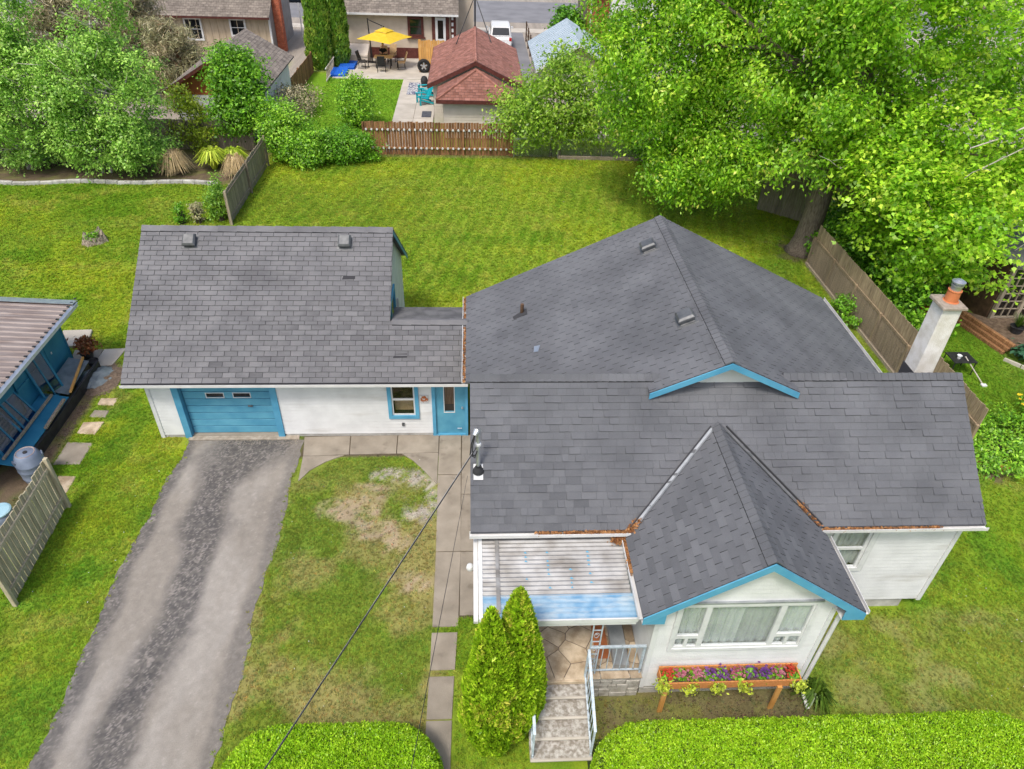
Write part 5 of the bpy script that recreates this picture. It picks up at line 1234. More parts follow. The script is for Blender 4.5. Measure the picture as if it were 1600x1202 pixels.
tree('young_tree', 'loose yellow green tree growing over the chain link fence', 'tree', (4.15, 37.0, 0), [(4.2, 37.2, 2.4, 3.0, 1.5, 1.9), (2.6, 36.8, 1.7, 1.8, 1.2, 1.4), (6.2, 36.9, 1.8, 2.0, 1.2, 1.4), (4.9, 37.4, 4.0, 1.5, 1.1, 1.3), (4.2, 37.4, 5.0, .7, .6, .9), (3.0, 37.0, 3.6, 1.0, .9, .9)], 560, 34, .5, .085, 57, 'leaf_bright', 'bark_dark', .07, shell=.35, tint0=(.15, .95), nl=26)
shrub('shrub', 'dark leafy bush under the maple at the chain link fence end', (9.6, 36.6, 0), [(9.6, 36.3, 1.2, 1.7, 1.1, 1.3), (8.2, 37.4, 2.4, 1.6, 1.0, 1.8), (11.2, 35.8, 1.2, 1.6, 1.2, 1.4)], 360, 44, .45, .08, 58, 'leaf_bush', tint0=(.1, .8))
# bed plants
def straw_clump(label, base, r, h, n, seed, m='straw', name='ornamental_grass', tint=None, size=1, cat='grass clump', droop=.8):
    t = thing(name, label, cat, base); rnd = np.random.RandomState(seed)
    a = rnd.rand(n) * 6.28; l = .3 + .7 * rnd.rand(n); L = h * (.7 + .5 * rnd.rand(n))
    D = np.stack([np.cos(a), np.sin(a), np.zeros(n)], 1); P0 = np.array(base) + D * (.12 * r) * rnd.rand(n, 1)
    W = np.stack([-np.sin(a), np.cos(a), np.zeros(n)], 1) * .012 * size
    P1 = P0 + D * (l * r * .45)[:, None] + np.array((0, 0, 1)) * (L * .85)[:, None]
    P2 = P0 + D * (l * r)[:, None] + np.array((0, 0, 1)) * (L * (1 - droop * l))[:, None]
    V = np.concatenate([np.stack([P0 - W, P0 + W, P1 + W, P1 - W], 1), np.stack([P1 - W, P1 + W, P2 + W * .2, P2 - W * .2], 1)]).reshape(-1, 3)
    V[:, 2] = np.maximum(V[:, 2], .02)
    npmesh('blades', V, 4, m, t, None if tint is None else np.tile(tint[0] + (tint[1] - tint[0]) * rnd.rand(n), 2), kind='stuff')
    return t
straw_clump('dry straw coloured grass clump with arching blades above the white edging', (-14.1, 33.8, 0), .95, 1.15, 700, 1)
straw_clump('dry straw grass clump squeezed beside the grey board fence', (-11.1, 33.4, 0), .8, 1.1, 520, 2)
straw_clump('bright lime fern clump between the two straw grasses', (-12.5, 34.5, 0), .9, 1.0, 420, 3, 'leaf_lime', 'fern', (.3, 1), 3.5, 'fern', .5)
straw_clump('second lime fern clump next to the grey fence foot', (-11.6, 34.9, 0), .8, .9, 360, 4, 'leaf_lime', 'fern', (.1, .8), 3.5, 'fern', .5)
straw_clump('strappy green leaves at the corner of the gable downspout', (6.62, 7.0, 0), .45, .42, 160, 5, 'grass_leaf', 'daylily', (.2, 1), 1.6, 'plant', .8)
shrub('shrub', 'small dark upright conifer beside the end post of the grey fence', (-10.55, 28.6, 0), [(-10.6, 28.7, .8, .38, .45, .85), (-10.6, 28.9, 1.5, .2, .25, .4)], 60, 40, .2, .05, 61, 'leaf_cedar_far')
shrub('shrub', 'little brownish conifer peeping over the garage ridge', (-11.45, 28.4, 0), [(-11.45, 28.4, .5, .2, .22, .6)], 24, 36, .13, .045, 62, 'needle', tint0=(.3, .9))
shrub('shrub', 'tiny green conifer next to the brownish one behind the garage ridge', (-12.1, 28.3, 0), [(-12.1, 28.3, .45, .2, .22, .5)], 20, 36, .13, .05, 63, 'leaf_bush')
shrub('ground_cover', 'glossy green ground cover bed at the end of the right fence', (15.0, 14.2, 0), [(15.2, 14.2, .2, 1.9, 1.25, .42), (14.2, 14.0, .2, 1.0, 1.2, .4), (16.5, 14.4, .25, 1.2, 1.1, .4)], 420, 34, .22, .05, 64, 'leaf_bush', cat='ground cover', up=1.0, zmin=.05, tint0=(.2, 1))
shrub('shrub', 'leafy weeds at the foot of the right fence', (13.25, 21.2, 0), [(13.2, 21.2, .4, .22, .5, .5), (13.2, 20.4, .3, .2, .4, .4)], 40, 30, .16, .05, 65, 'leaf_bush')
shrub('shrub', 'dense leafy undergrowth rising behind the boundary fence', (15.2, 23.5, 0), [(15.0, 24.4, 1.2, 1.1, 1.5, 1.3), (15.5, 22.2, 1.3, 1.2, 1.5, 1.3), (16.2, 26.2, 1.4, 1.6, 1.6, 1.5), (15.4, 20.4, .9, 1.0, 1.2, 1.0)], 420, 44, .36, .08, 67, 'leaf_bush', tint0=(.05, .8))
shrub('shrub', 'leafy suckers between the maple trunk and the fence end', (13.9, 25.2, 0), [(13.9, 25.2, .7, .4, .4, .7)], 40, 30, .2, .07, 66, 'leaf_bush')
def garden_flowers(label, base, r, seed, pm, name='flowering_plant', leaf='leaf_bush', n=60, h=.35, group=None, psize=.035):
    t = thing(name, label, 'flowers', base, group); rnd = np.random.RandomState(seed)
    V, k, tint, cc = crown_leaves([(base[0], base[1], base[2] + h * .45, r, r, h * .5)], max(8, n // 4), 22, r * .5, .036, seed, shell=.3, zmin=base[2], up=.8)
    npmesh('leaves', V, k, leaf, t, tint, kind='stuff')
    C = np.array(base) + np.stack([rnd.randn(n) * r * .6, rnd.randn(n) * r * .6, h * (.6 + .5 * rnd.rand(n))], 1)
    out = []
    for q in range(5):
        a = q * 1.2566 + rnd.rand(n) * .5; D = np.stack([np.cos(a), np.sin(a), .3 * np.ones(n)], 1); W = np.stack([-np.sin(a), np.cos(a), np.zeros(n)], 1)
        s = psize * (.7 + .6 * rnd.rand(n, 1)); out.append(np.stack([C, C + (D * .6 - W * .5) * s, C + D * s, C + (D * .6 + W * .5) * s], 1))
    npmesh('petals', np.concatenate(out).reshape(-1, 3), 4, pm, t, kind='stuff')
    return t
garden_flowers('yellow flower clump on the lawn past the ground cover', (16.75, 15.6, 0), .4, 71, 'petal_yellow', n=120, h=.5, psize=.06)
# ------------------------------------------------------------------ near things
# planter on the gable wall
pl = thing('planter_box', 'long orange cedar flower box on two legs under the gable window', 'planter', (4.78, 7.0, 0))
PX0, PX1 = 3.45, 6.1
MB().box(PX0, PX1, 6.86, 6.885, .76, .96).build('front_board', 'wood_cedar', pl, bevel=.004)
MB().box(PX0, PX1, 7.13, 7.155, .76, 1.06).build('back_board', 'wood_cedar', pl, bevel=.004)
for x in (PX0, PX1 - .025): MB().box(x, x + .025, 6.886, 7.129, .76, .97).build('end_board', 'wood_cedar', pl, bevel=.004)
MB().box(PX0 + .03, PX1 - .03, 6.887, 7.128, .77, .9).build('soil', 'soil', pl)
MB().box(PX0 + .03, PX1 - .03, 6.89, 7.125, .745, .759).build('bottom_board', 'wood_cedar', pl)
for x in (3.55, 5.72): MB().bar((x, 6.84, 0), (x, 6.84, .78), .09, .04).build('leg', 'wood_orange', pl)
fl = [('petal_red', 'red geranium'), ('petal_pink', 'dusky pink flower'), ('petal_pink', 'pink petunia'), ('petal_purple', 'violet petunia'), ('petal_purple', 'mauve petunia'), ('petal_pink', 'pale pink petunia'), ('petal_purple', 'dark violet petunia'), ('petal_purple', 'purple petunia'), ('petal_pink', 'rose pink petunia'), ('petal_red', 'orange red geranium')]
where = ['at the steps end of the cedar box', 'second from the steps in the cedar box', 'third from the steps in the cedar box', 'fourth from the steps in the cedar box', 'fifth from the steps in the cedar box', 'just past the middle of the cedar box', 'seventh from the steps in the cedar box', 'eighth from the steps in the cedar box', 'next to last in the cedar box', 'at the downspout end of the cedar box']
for i, (pm, nm) in enumerate(fl):
    garden_flowers(nm + ' plant ' + where[i], (PX0 + .16 + i * .26, 7.02, .88), .11, 80 + i, pm, n=34, h=.18, group='flowers in the cedar box', psize=.028)
for x, w in ((3.5, 'at the steps corner'), (4.0, 'near the steps corner'), (4.5, 'below the pink petunia'), (5.0, 'near the box middle'), (6.02, 'at the downspout corner')):
    shrub('trailing_plant', 'lime yellow trailing plant over the cedar box ' + w, (x, 6.86, .8), [(x, 6.85, .86, .1, .06, .12)], 8, 24, .09, .035, int(x * 100), 'leaf_lime', group='lime trailers in the cedar box', cat='plant', nl=2, tint0=(.5, 1))
# ---------------- fences
def board_fence(name, label, p, q, h, m, seed, bw=.14, gap=.006, thick=.02, posts=None, rails=(.3, 1.2), side=1, group=None, jag=.02, post_m=None, post_h=None, capz=None, lean=0):
    """upright boards from p to q (plan points); rails and posts on `side` of the boards"""
    rnd = random.Random(seed); p = Vector((*p, 0)); q = Vector((*q, 0)); d = (q - p).normalized(); L = (q - p).length; n = Vector((-d.y, d.x, 0)) * side
    t = thing(name, label, 'fence', p.lerp(q, .5), group); x = 0
    while x < L - bw * .5:
        w = min(bw * rnd.uniform(.93, 1.0), L - x); hh = h * rnd.uniform(1 - jag, 1 + jag); off = n * rnd.uniform(-.006, .004)
        a = p + d * x + off; b_ = p + d * (x + w - gap) + off; ln = n * -lean * hh
        MB().add([a, b_, b_ - n * thick, a - n * thick, a + ln + Vector((0, 0, hh - .015)), b_ + ln + Vector((0, 0, hh)), b_ + ln - n * thick + Vector((0, 0, hh)), a + ln - n * thick + Vector((0, 0, hh - .015))],
                 [(0, 3, 2, 1), (4, 5, 6, 7), (0, 1, 5, 4), (1, 2, 6, 5), (2, 3, 7, 6), (3, 0, 4, 7)]).build('board', m, t)
        x += bw
    for z in rails:
        MB().bar(p + n * (.025 - lean * z) + Vector((0, 0, z)), q + n * (.025 - lean * z) + Vector((0, 0, z)), .04, .085).build('rail', post_m or m, t)
    for k in range(posts or 0):
        c = p.lerp(q, k / (posts - 1)) + n * .06
        MB().bar(c, c + n * (-lean * (post_h or h)) + Vector((0, 0, post_h or h)), .09, .09).build('post', post_m or m, t, bevel=.008)
    if capz: MB().bar(p + Vector((0, 0, capz)), q + Vector((0, 0, capz)), .13, .035).build('cap_rail', post_m or m, t)
    return t
board_fence('board_fence', 'weathered greenish board fence with rails beside the blue rain barrel', (-9.86, 12.35), (-9.74, 9.55), 1.55, 'wood_greenish', 1, .15, .018, posts=2, rails=(.35, 1.3), side=1, post_h=1.62)
board_fence('board_fence', 'grey board fence running from the garage back to the bushes', (-10.1, 28.2), (-10.1, 35.0), 1.42, 'wood_grey', 2, .15, posts=3, rails=(.25, 1.25), side=-1, post_h=1.5)
bf = board_fence('board_fence', 'reddish brown weathered board fence across the end of the lawn', (-5.5, 36.8), (2.1, 36.85), 1.68, 'wood_brown', 3, .14, .01, posts=4, rails=(.38, 1.32), side=-1, post_m='wood_brown')
b = MB(); rnd = random.Random(5)
for k in range(27):
    for z in (.38, 1.32):
        x = -5.35 + k * .275; b.tube([(x, 36.76, z), (x, 36.71, z)], .055, 8)
b.build('bracket_discs', 'white_trim', bf)
board_fence('board_fence', 'dull grey board fence hidden behind the birches', (-24, 37.2), (-11.2, 37.2), 1.5, 'wood_grey', 4, .16, posts=6, rails=(.3, 1.2), side=1)
board_fence('board_fence', 'grey upright board fence behind the maple trunk', (13.15, 30.35), (14.9, 28.9), 1.72, 'wood_grey', 5, .13, posts=2, rails=(.3, 1.4), side=1)
# right-hand boundary fence: panels, rail, wire mesh in front
rf = board_fence('boundary_fence', 'weathered boundary fence with mid rail and wire mesh along the right side lawn', (13.5, 25.0), (13.5, 13.75), 1.72, 'wood_tan', 6, .15, .01, rails=(1.12,), side=-1, posts=7, post_m='wood_tan', post_h=1.2, jag=.01)
def wire_mesh(parent, p, q, z0, z1, step, r, m, name='wire_mesh', off=(0, 0, 0)):
    p = Vector((*p, 0)) + Vector(off); q = Vector((*q, 0)) + Vector(off); d = (q - p).normalized(); L = (q - p).length; h = z1 - z0; b = MB()
    for s in (1, -1):
        x = -h
        while x < L:
            a0, a1 = x, x + h
            za, zb = z0, z1
            if a0 < 0: za = z0 - a0; a0 = 0
            if a1 > L: zb = z1 - (a1 - L); a1 = L
            if a1 > a0:
                A_, B_ = p + d * a0, p + d * a1
                if s < 0: A_, B_ = p + d * (L - a0), p + d * (L - a1)
                A_.z, B_.z = za, zb
                b.bar(A_, B_, r, r)
            x += step
    return b.build(name, m, parent, kind='stuff')
wire_mesh(rf, (13.5, 25.0), (13.5, 13.75), .05, 1.1, .1, .009, 'wood_grey', off=(-.1, 0, 0))
MB().bar((13.4, 25.0, .06), (13.4, 14.2, .06), .1, .12).build('sill_board', 'wood_grey', rf)
cf = thing('chain_link_fence', 'low chain link fence with galvanised top rail under the yellow green tree', 'fence', (5.5, 36.75, 0))
MB().tube([(2.2, 36.7, .95), (9.1, 36.6, .95)], .022, 8).build('top_rail', 'galvanised', cf)
for x in (2.2, 4.5, 6.8, 9.1): MB().tube([(x, 36.7 - (x - 2.2) * .0145, 0), (x, 36.7 - (x - 2.2) * .0145, .98)], .025, 8).build('post', 'galvanised', cf)
wire_mesh(cf, (2.2, 36.7), (9.1, 36.6), .05, .94, .07, .005, 'galvanised')
tag(MB().bar((4.5, 36.5, .08), (9.1, 36.4, .08), .16, .16).build('sill_timber', 'wood_grey'), 'grey timber lying along the foot of the chain link fence', 'timber')
tag(MB().tube([(4.6, 36.95, 0), (4.6, 36.95, 1.0)], .09, 8).build('wooden_post', 'wood_grey'), 'round grey wooden post standing behind the chain link fence', 'post')
MB  # ---------------- edging of the back bed
ed = thing('bed_edging', 'curved white concrete edging between left lawn and planting bed', 'edging', (-18, 32.5, 0))
rnd = random.Random(3); x = -26.5
while x < -12.2:
    w = rnd.uniform(.5, .62); yy = lambda q: 32.5 - .12 * math.sin((q + 12) * .55) - .1 * max(0, (q + 14)) ** 2 * 0 + .12 * math.sin(q * 1.3)
    MB().slab([(x, yy(x) - .09, -.05), (x + w - .012, yy(x + w) - .09, -.05), (x + w - .012, yy(x + w) + .09, -.05), (x, yy(x) + .09, -.05)], (0, 0, .2 + rnd.uniform(-.01, .015))).build('edging_block', 'foundation', ed, bevel=.015)
    x += w
b = MB()
# ---------------- tree stump
def stump():
    t = thing('tree_stump', 'hollow weathered tree stump with green shoots on the left lawn', 'stump', (-14.95, 26.6, 0)); rnd = random.Random(7); n = 22; b = MB()
    out, inn, top = [], [], []
    for k in range(n):
        a = 2 * math.pi * k / n; fl_ = 1 + .35 * (math.sin(a * 3 + 1) > .3) * rnd.random(); hh = .26 + .2 * rnd.random() * (1 + math.sin(a * 2))
        out.append((math.cos(a) * .46 * fl_ - 14.95, math.sin(a) * .42 * fl_ + 26.6, -.02)); top.append((math.cos(a) * .34 - 14.95, math.sin(a) * .32 + 26.6, hh)); inn.append((math.cos(a) * .25 - 14.95, math.sin(a) * .23 + 26.6, hh - .05 - .08 * rnd.random()))
    low = [(math.cos(2 * math.pi * k / n) * .2 - 14.95, math.sin(2 * math.pi * k / n) * .18 + 26.6, .1) for k in range(n)]
    vs = out + top + inn + low; fs = []
    for r in range(3):
        for k in range(n): fs.append((r * n + k, r * n + (k + 1) % n, (r + 1) * n + (k + 1) % n, (r + 1) * n + k))
    fs.append(tuple(3 * n + k for k in range(n)))
    b.add(vs, fs).build('stump', 'stump_wood', t)
    V, k, tint, cc = crown_leaves([(-14.95, 26.5, .3, .25, .25, .2)], 14, 22, .13, .045, 3, shell=.2, zmin=.1)
    npmesh('shoots', V, k, 'leaf_bush', t, tint, kind='stuff')
stump()
# ---------------- left shed
sh = thing('shed', 'dark blue shed with rusty ribbed metal roof beside the stepping stones', 'shed', (-13.5, 16.5, 0))
def shed():
    ex, rx = -11.62, -14.6; ze, zr = 2.08, 2.24; y0, y1 = 12.2, 18.52     # eave / inner x
    sl = (zr - ze) / (ex - rx)
    n = int((y1 - y0) / .225); vs = []; N = n * 8
    prof = [0, 0, .0, .0, .028, .028, .028, 0]
    for i in range(N + 1):
        y = y0 + (y1 - y0) * i / N; h = prof[i % 8] + .0
        vs += [(ex, y, ze + h), (rx, y, zr + h)]
    MB().add(vs, [(2 * i + 1, 2 * i, 2 * i + 2, 2 * i + 3) for i in range(N)]).build('roof_sheets', 'metal_roof_rust', sh)
    MB().slab([(ex + .06, y1 + .06, ze + .0), (rx, y1 + .06, zr + .0), (rx, y1 - .24, zr + .05), (ex + .06, y1 - .24, ze + .045)], (0, 0, .012)).build('ridge_flashing', 'galvanised', sh)
    MB().slab([(ex, y0, ze + .0), (ex + .09, y0, ze - .03), (ex + .09, y1, ze - .03), (ex, y1, ze)], (0, 0, .012)).build('eave_flashing', 'galvanised', sh)
    MB().box(ex + .005, ex + .06, y0, y1, ze - .14, ze - .035).build('fascia', 'white_trim', sh)
    rnd = random.Random(1); b = MB(); k = 0
    while y0 + k * .225 < y1: yy = y0 + k * .225; b.box(ex - .06, ex + .01, yy + .1, yy + .15, ze + .028, ze + .05); k += 1
    b.build('rib_closures', 'black_plastic', sh)
    wx = -12.15
    MB().box(wx - .06, wx, y0, y1 - .25, .25, 2.0).build('wall', 'blue_shed', sh)
    MB().box(-14.6, wx, y1 - .31, y1 - .25, .25, 2.06).build('wall', 'blue_shed', sh)
    MB().box(-14.6, wx + .02, y0 + .05, y1 - .28, -.05, .26).build('footing', 'black_plastic', sh)
    for k, yy in enumerate(np.linspace(16.2, 18.2, 3)): MB().box(wx, wx + .014, yy - .03, yy + .03, .27, 1.98).build('batten', 'blue_shed', sh)
    MB().box(wx + .003, wx + .02, 17.38, 17.42, 1.0, 1.06).build('latch', 'white_trim', sh)
    # door leaves, one ajar
    d1 = MB().bar((wx + .05, 15.95, .3), (wx + .05, 15.95, 1.95), .02, 1.0, up=(0, 1, 0)).build('door', 'blue_shed', sh)
    for z in (.35, 1.1, 1.85): MB().box(wx + .065, wx + .085, 15.45, 16.45, z, z + .09).build('ledge', 'blue_shed', d1)
shed()
# glazed cold frame sashes leaning along the shed
def sash(label, y, yaw, lean, w, h, z=.3):
    t = thing('window_sash', label, 'window', (-11.95, y, 0), 'old sashes leaning on the shed')
    b = MB(); 
    for (a0, a1, b0, b1) in ((-w / 2, w / 2, 0, .06), (-w / 2, w / 2, h - .06, h), (-w / 2, -w / 2 + .06, .06, h - .06), (w / 2 - .06, w / 2, .06, h - .06), (-.02, .02, .06, h - .06)):
        b.box(-.02, .02, a0, a1, b0, b1)
    o = t.location.copy(); b.v = [(p[0] + o.x, p[1] + o.y, p[2] + o.z) for p in b.v]; b.build('sash_frame', 'blue_shed', t)
    g_ = MB().box(-.004, .004, -w / 2 + .06, w / 2 - .06, .06, h - .06); g_.v = [(p[0] + o.x, p[1] + o.y, p[2]) for p in g_.v]; g_.build('pane', 'poly_film', t)
    t.location.z = z; t.location.x = -11.75; t.rotation_euler = (0, -lean, yaw)
sash('blue framed glazed sash leaning beside the barrel', 14.2, .0, R(20), 1.1, 1.2)
sash('blue framed glazed sash in the middle of the shed wall', 15.0, .05, R(24), .9, 1.35)
sash('narrow blue sash standing near the open shed door', 16.3, -.3, R(12), .7, 1.5)
cb = thing('cold_frame', 'low dark cold frame with pale plank edges along the shed', 'cold frame', (-11.4, 15.6, 0))
MB().box(-11.35, -11.28, 13.4, 18.0, 0, .33).build('front_board', 'black_plastic', cb)
MB().slab([(-11.36, 16.3, .43), (-11.3, 16.3, .43), (-11.6, 17.9, .5), (-11.66, 17.9, .5)], (0, 0, .05)).build('plank', 'wood_orange', cb)
MB().slab([(-11.34, 14.75, .43), (-11.26, 14.75, .43), (-11.3, 15.95, .45), (-11.38, 15.95, .45)], (0, 0, .05)).build('plank', 'wood_grey', cb)
MB().slab([(-12.0, 16.3, .5), (-11.4, 16.3, .36), (-11.5, 17.9, .38), (-12.05, 17.9, .5)], (0, 0, .02)).build('cover', 'tarp', cb)
MB().slab([(-12.05, 13.4, .5), (-11.36, 13.4, .34), (-11.36, 16.2, .34), (-12.05, 16.2, .5)], (0, 0, .02)).build('cover', 'blue_shed', cb)
MB().slab([(-11.75, 13.5, .5), (-11.69, 13.5, .5), (-11.69, 16.1, .5), (-11.75, 16.1, .5)], (0, 0, .05)).build('plank', 'wood_grey', cb)
# rain barrel with ribs and lid
br = thing('rain_barrel', 'blue grey ribbed plastic rain barrel with dirty lid beside the board fence', 'barrel', (-10.95, 13.3, 0))
MB().lathe((-10.95, 13.3, 0), [(.22, 0), (.26, .05), (.29, .2), (.3, .22), (.29, .24), (.315, .45), (.325, .47), (.315, .49), (.315, .62), (.325, .64), (.312, .66), (.28, .84), (.24, .92), (.23, .93)], 28).build('barrel_body', 'barrel_blue', br, smooth=True)
MB().lathe((-10.95, 13.3, .925), [(.215, 0), (.215, .02), (.2, .02), (.19, .005), (.05, .004)], 28).build('lid', 'barrel_lid', br)
MB().lathe((-10.95, 13.3, .925), [(.05, 0), (.05, .03), (.03, .03)], 12).build('bung', 'black_plastic', br)
for a in (-2.4, .6): MB().bar((-10.95 + math.cos(a) * .27, 13.3 + math.sin(a) * .27, .76), (-10.95 + math.cos(a) * .33, 13.3 + math.sin(a) * .33, .78), .14, .05).build('handle', 'barrel_blue', br)
b2 = thing('rain_barrel', 'pale blue lidded barrel half hidden behind the board fence', 'barrel', (-10.75, 11.55, 0))
MB().lathe((-10.75, 11.55, 0), [(.2, 0), (.25, .1), (.27, .35), (.26, .6), (.23, .74)], 24).build('barrel_body', 'barrel_blue', b2, smooth=True)
MB().lathe((-10.75, 11.55, .74), [(.25, 0), (.25, .03), (.22, .05), (.1, .055)], 24).build('lid', 'pale_blue_plastic', b2)
# stepping stones
for i, (x, y, w, d, lab) in enumerate(((-10.5, 16.42, .5, .33, 'pinkish square stepping stone nearest the mulch heap'), (-10.5, 15.87, .42, .3, 'small grey stepping stone second from the mulch heap'), (-10.52, 15.27, .55, .5, 'tan stepping stone in the middle of the row'), (-10.5, 14.25, .66, .85, 'large grey stepping stone past the rain barrel'), (-10.3, 13.05, .5, .7, 'grey stepping stone tucked against the board fence'))):
    r_ = random.Random(i); q = [(x + sx * w / 2 + r_.uniform(-.03, .03), y + sy * d / 2 + r_.uniform(-.03, .03)) for sx, sy in ((-1, -1), (1, -1), (1, 1), (-1, 1))]
    tag(MB().prism(q, -.05, .022).build('stepping_stone', 'concrete' if i % 2 else 'flagstone', bevel=.012), lab, 'paving stone', 'stepping stones beside the shed')
tag(MB().prism([(-13.3, 20.05), (-12.4, 20.1), (-12.2, 19.2), (-13.1, 19.1)], -.04, .09).build('concrete_slab', 'concrete_pale', bevel=.015), 'pale concrete pad behind the shed corner', 'slab')
pv = thing('paver_pad', 'two pale concrete pavers under the potted red plant', 'paving', (-12, 18.9, 0))
MB().prism([(-12.5, 19.0), (-11.65, 19.05), (-11.6, 18.45), (-12.4, 18.4)], -.04, .03).build('paver', 'concrete', pv, bevel=.01)
MB().prism([(-11.62, 19.05), (-10.95, 19.1), (-11.05, 18.2), (-11.6, 18.1)], -.04, .032).build('paver', 'concrete_pale', pv, bevel=.01)
pt_ = thing('potted_plant', 'red leaved plant in a black pot at the shed corner', 'plant', (-11.85, 18.5, .03))
MB().lathe((-11.85, 18.5, .03), [(.13, 0), (.18, .24), (.2, .25), (.2, .29), (.17, .29), (.16, .25), (.02, .25)], 18).build('pot', 'black_plastic', pt_)
V, k, tint, cc = crown_leaves([(-11.8, 18.5, .55, .24, .24, .26)], 26, 26, .14, .055, 5, shell=.3, zmin=.3); npmesh('foliage', V, k, 'leaf_red', pt_, tint, kind='stuff')
tag(MB().lathe((-11.55, 18.15, .03), [(.1, 0), (.15, .18), (.17, .2), (.15, .2), (.13, .16), (.02, .15)], 16).build('empty_pot', 'black_plastic'), 'empty black nursery pot beside the grey tarp', 'pot')
def tarp():
    n = 26; rnd = np.random.RandomState(2); xs_ = np.linspace(-11.75, -10.75, n); ys_ = np.linspace(16.95, 18.1, n); X, Y = np.meshgrid(xs_, ys_)
    r_ = np.hypot((X + 11.25) / .55, (Y - 17.5) / .62); Z = .02 + .22 * np.clip(1 - r_, 0, 1) ** .6 * (.4 + fbm(X, Y, 5, 8)) + .1 * np.abs(fbm(X, Y, 6, 4) - .5) * (r_ < 1)
    i = np.arange(n * n).reshape(n, n); F = [tuple(int(q) for q in (i[a, b_], i[a, b_ + 1], i[a + 1, b_ + 1], i[a + 1, b_])) for a in range(n - 1) for b_ in range(n - 1) if r_[a, b_] < 1]
    b = MB(); b.v = np.stack([X.ravel(), Y.ravel(), Z.ravel()], 1).tolist(); b.f = F
    tag(b.build('tarp', 'tarp', smooth=True), 'crumpled grey tarp heaped between the shed and mulch', 'tarp')
    xs_ = np.linspace(-11.6, -10.5, n); ys_ = np.linspace(16.6, 18.3, n); X, Y = np.meshgrid(xs_, ys_); r_ = np.hypot((X + 10.95) / .5, (Y - 17.45) / .7); Z = .012 + .14 * np.clip(1 - r_, 0, 1) ** .8 * (.5 + fbm(X, Y, 6, 4))
    F = [tuple(int(q) for q in (i[a, b_], i[a, b_ + 1], i[a + 1, b_ + 1], i[a + 1, b_])) for a in range(n - 1) for b_ in range(n - 1) if r_[a, b_] < 1.05 + .2 * rnd.rand()]
    b = MB(); b.v = np.stack([X.ravel(), Y.ravel(), Z.ravel()], 1).tolist(); b.f = F
    o = tag(b.build('mulch_heap', 'mulch'), 'flat heap of brown mulch on the lawn beside the tarp', 'mulch'); o['kind'] = 'stuff'
tarp()
# soil strip with stones along the cold frame
def rubble(name, label, x0, x1, y0, y1, n, s, m, seed, z=.01, kind=True):
    rnd = np.random.RandomState(seed); b = MB()
    for k in range(n):
        c = np.array((rnd.uniform(x0, x1), rnd.uniform(y0, y1), z)); q = s * rnd.uniform(.5, 1.4); P = c + rnd.randn(6, 3) * .15 * q + np.array([(q, 0, 0), (-q, 0, 0), (0, q, 0), (0, -q, 0), (0, 0, q * .6), (0, 0, -q * .3)]) * .7
        b.add(P, [(0, 2, 4), (2, 1, 4), (1, 3, 4), (3, 0, 4)])
    o = b.build(name, m); o['kind'] = 'stuff'; return tag(o, label, 'gravel')
rubble('gravel_strip', 'scattered stones and soil along the foot of the cold frame', -11.26, -10.95, 14.8, 17.2, 260, .035, 'mulch', 3)
rubble('driveway_grit', 'loose pale grit along the garage door sill', -7.75, -4.7, 14.52, 14.82, 420, .016, 'concrete', 4, .02)
rubble('bare_gravel', 'patch of loose pale gravel in the worn front lawn', -2.5, -.98, 13.05, 13.6, 500, .016, 'concrete', 5, .01)
rubble('bare_gravel', 'pale gravel bits in the worn turf beside the walk', -1.75, -.97, 11.7, 12.6, 420, .016, 'concrete', 6, .01)
rubble('garden_chips', 'clods and chips on the soil below the gable planter', 2.3, 6.4, 6.3, 7.12, 500, .022, 'soil', 7, .01)
# ---------------- right neighbour garden
ct = thing('side_table', 'small black metal side table on the lawn behind the chimney', 'table', (15.55, 17.8, 0))
MB().box(15.2, 15.95, 17.5, 18.1, .5, .53).build('table_top', 'black_metal', ct, bevel=.005)
for x in (15.23, 15.92):
    for y in (17.53, 18.07): MB().bar((x, y, 0), (x, y, .5), .025, .025).build('leg', 'black_metal', ct)
tag(MB().lathe((15.45, 17.75, .53), [(.05, 0), (.07, .1), (.08, .11), (.06, .1), (.01, .03)], 14).build('white_cup', 'white_trim'), 'small white bowl on the black side table', 'bowl')
rk = thing('garden_hoe', 'long pale handled tool propped on the black side table', 'garden tool', (16.05, 17.05, 0))
MB().tube([(15.62, 17.72, .62), (16.05, 17.05, .03)], .018, 8).build('handle', 'concrete_pale', rk)
MB().box(15.98, 16.14, 16.93, 17.05, .0, .05).build('tool_head', 'white_trim', rk)
dk_ = thing('sunroom', 'timber framed glazed sunroom behind the right-hand garden bed', 'sunroom', (19.6, 21.6, 0))
for x in (18.3, 19.2, 20.1, 21.0): MB().box(x - .06, x + .06, 20.5, 20.62, 0, 2.3).build('post', 'wood_grey', dk_)
for z in (.25, 2.2): MB().box(18.3, 21.0, 20.52, 20.6, z, z + .1).build('rail', 'wood_grey', dk_)
for k in range(3):
    x0 = 18.3 + .9 * k
    MB().box(x0 + .07, x0 + .83, 20.55, 20.556, .36, 2.19).build('pane', 'glass', dk_)
    b = MB()
    for j in (1, 2): b.box(x0 + .06 + .25 * j, x0 + .09 + .25 * j, 20.53, 20.58, .35, 2.2)
    for j in range(1, 6): b.box(x0 + .06, x0 + .84, 20.532, 20.578, .35 + .3 * j, .375 + .3 * j)
    b.build('glazing_bars', 'wood_grey', dk_)
MB().box(18.3, 21, 20.9, 20.95, 0, 2.3).build('interior', 'dark_room', dk_)
MB().box(18.2, 21.2, 20.4, 24.5, 2.32, 2.42).build('roof', 'roof_felt', dk_)
MB().box(18.24, 18.3, 20.7, 24.2, 0, 2.3).build('side_wall', 'wood_dark', dk_)
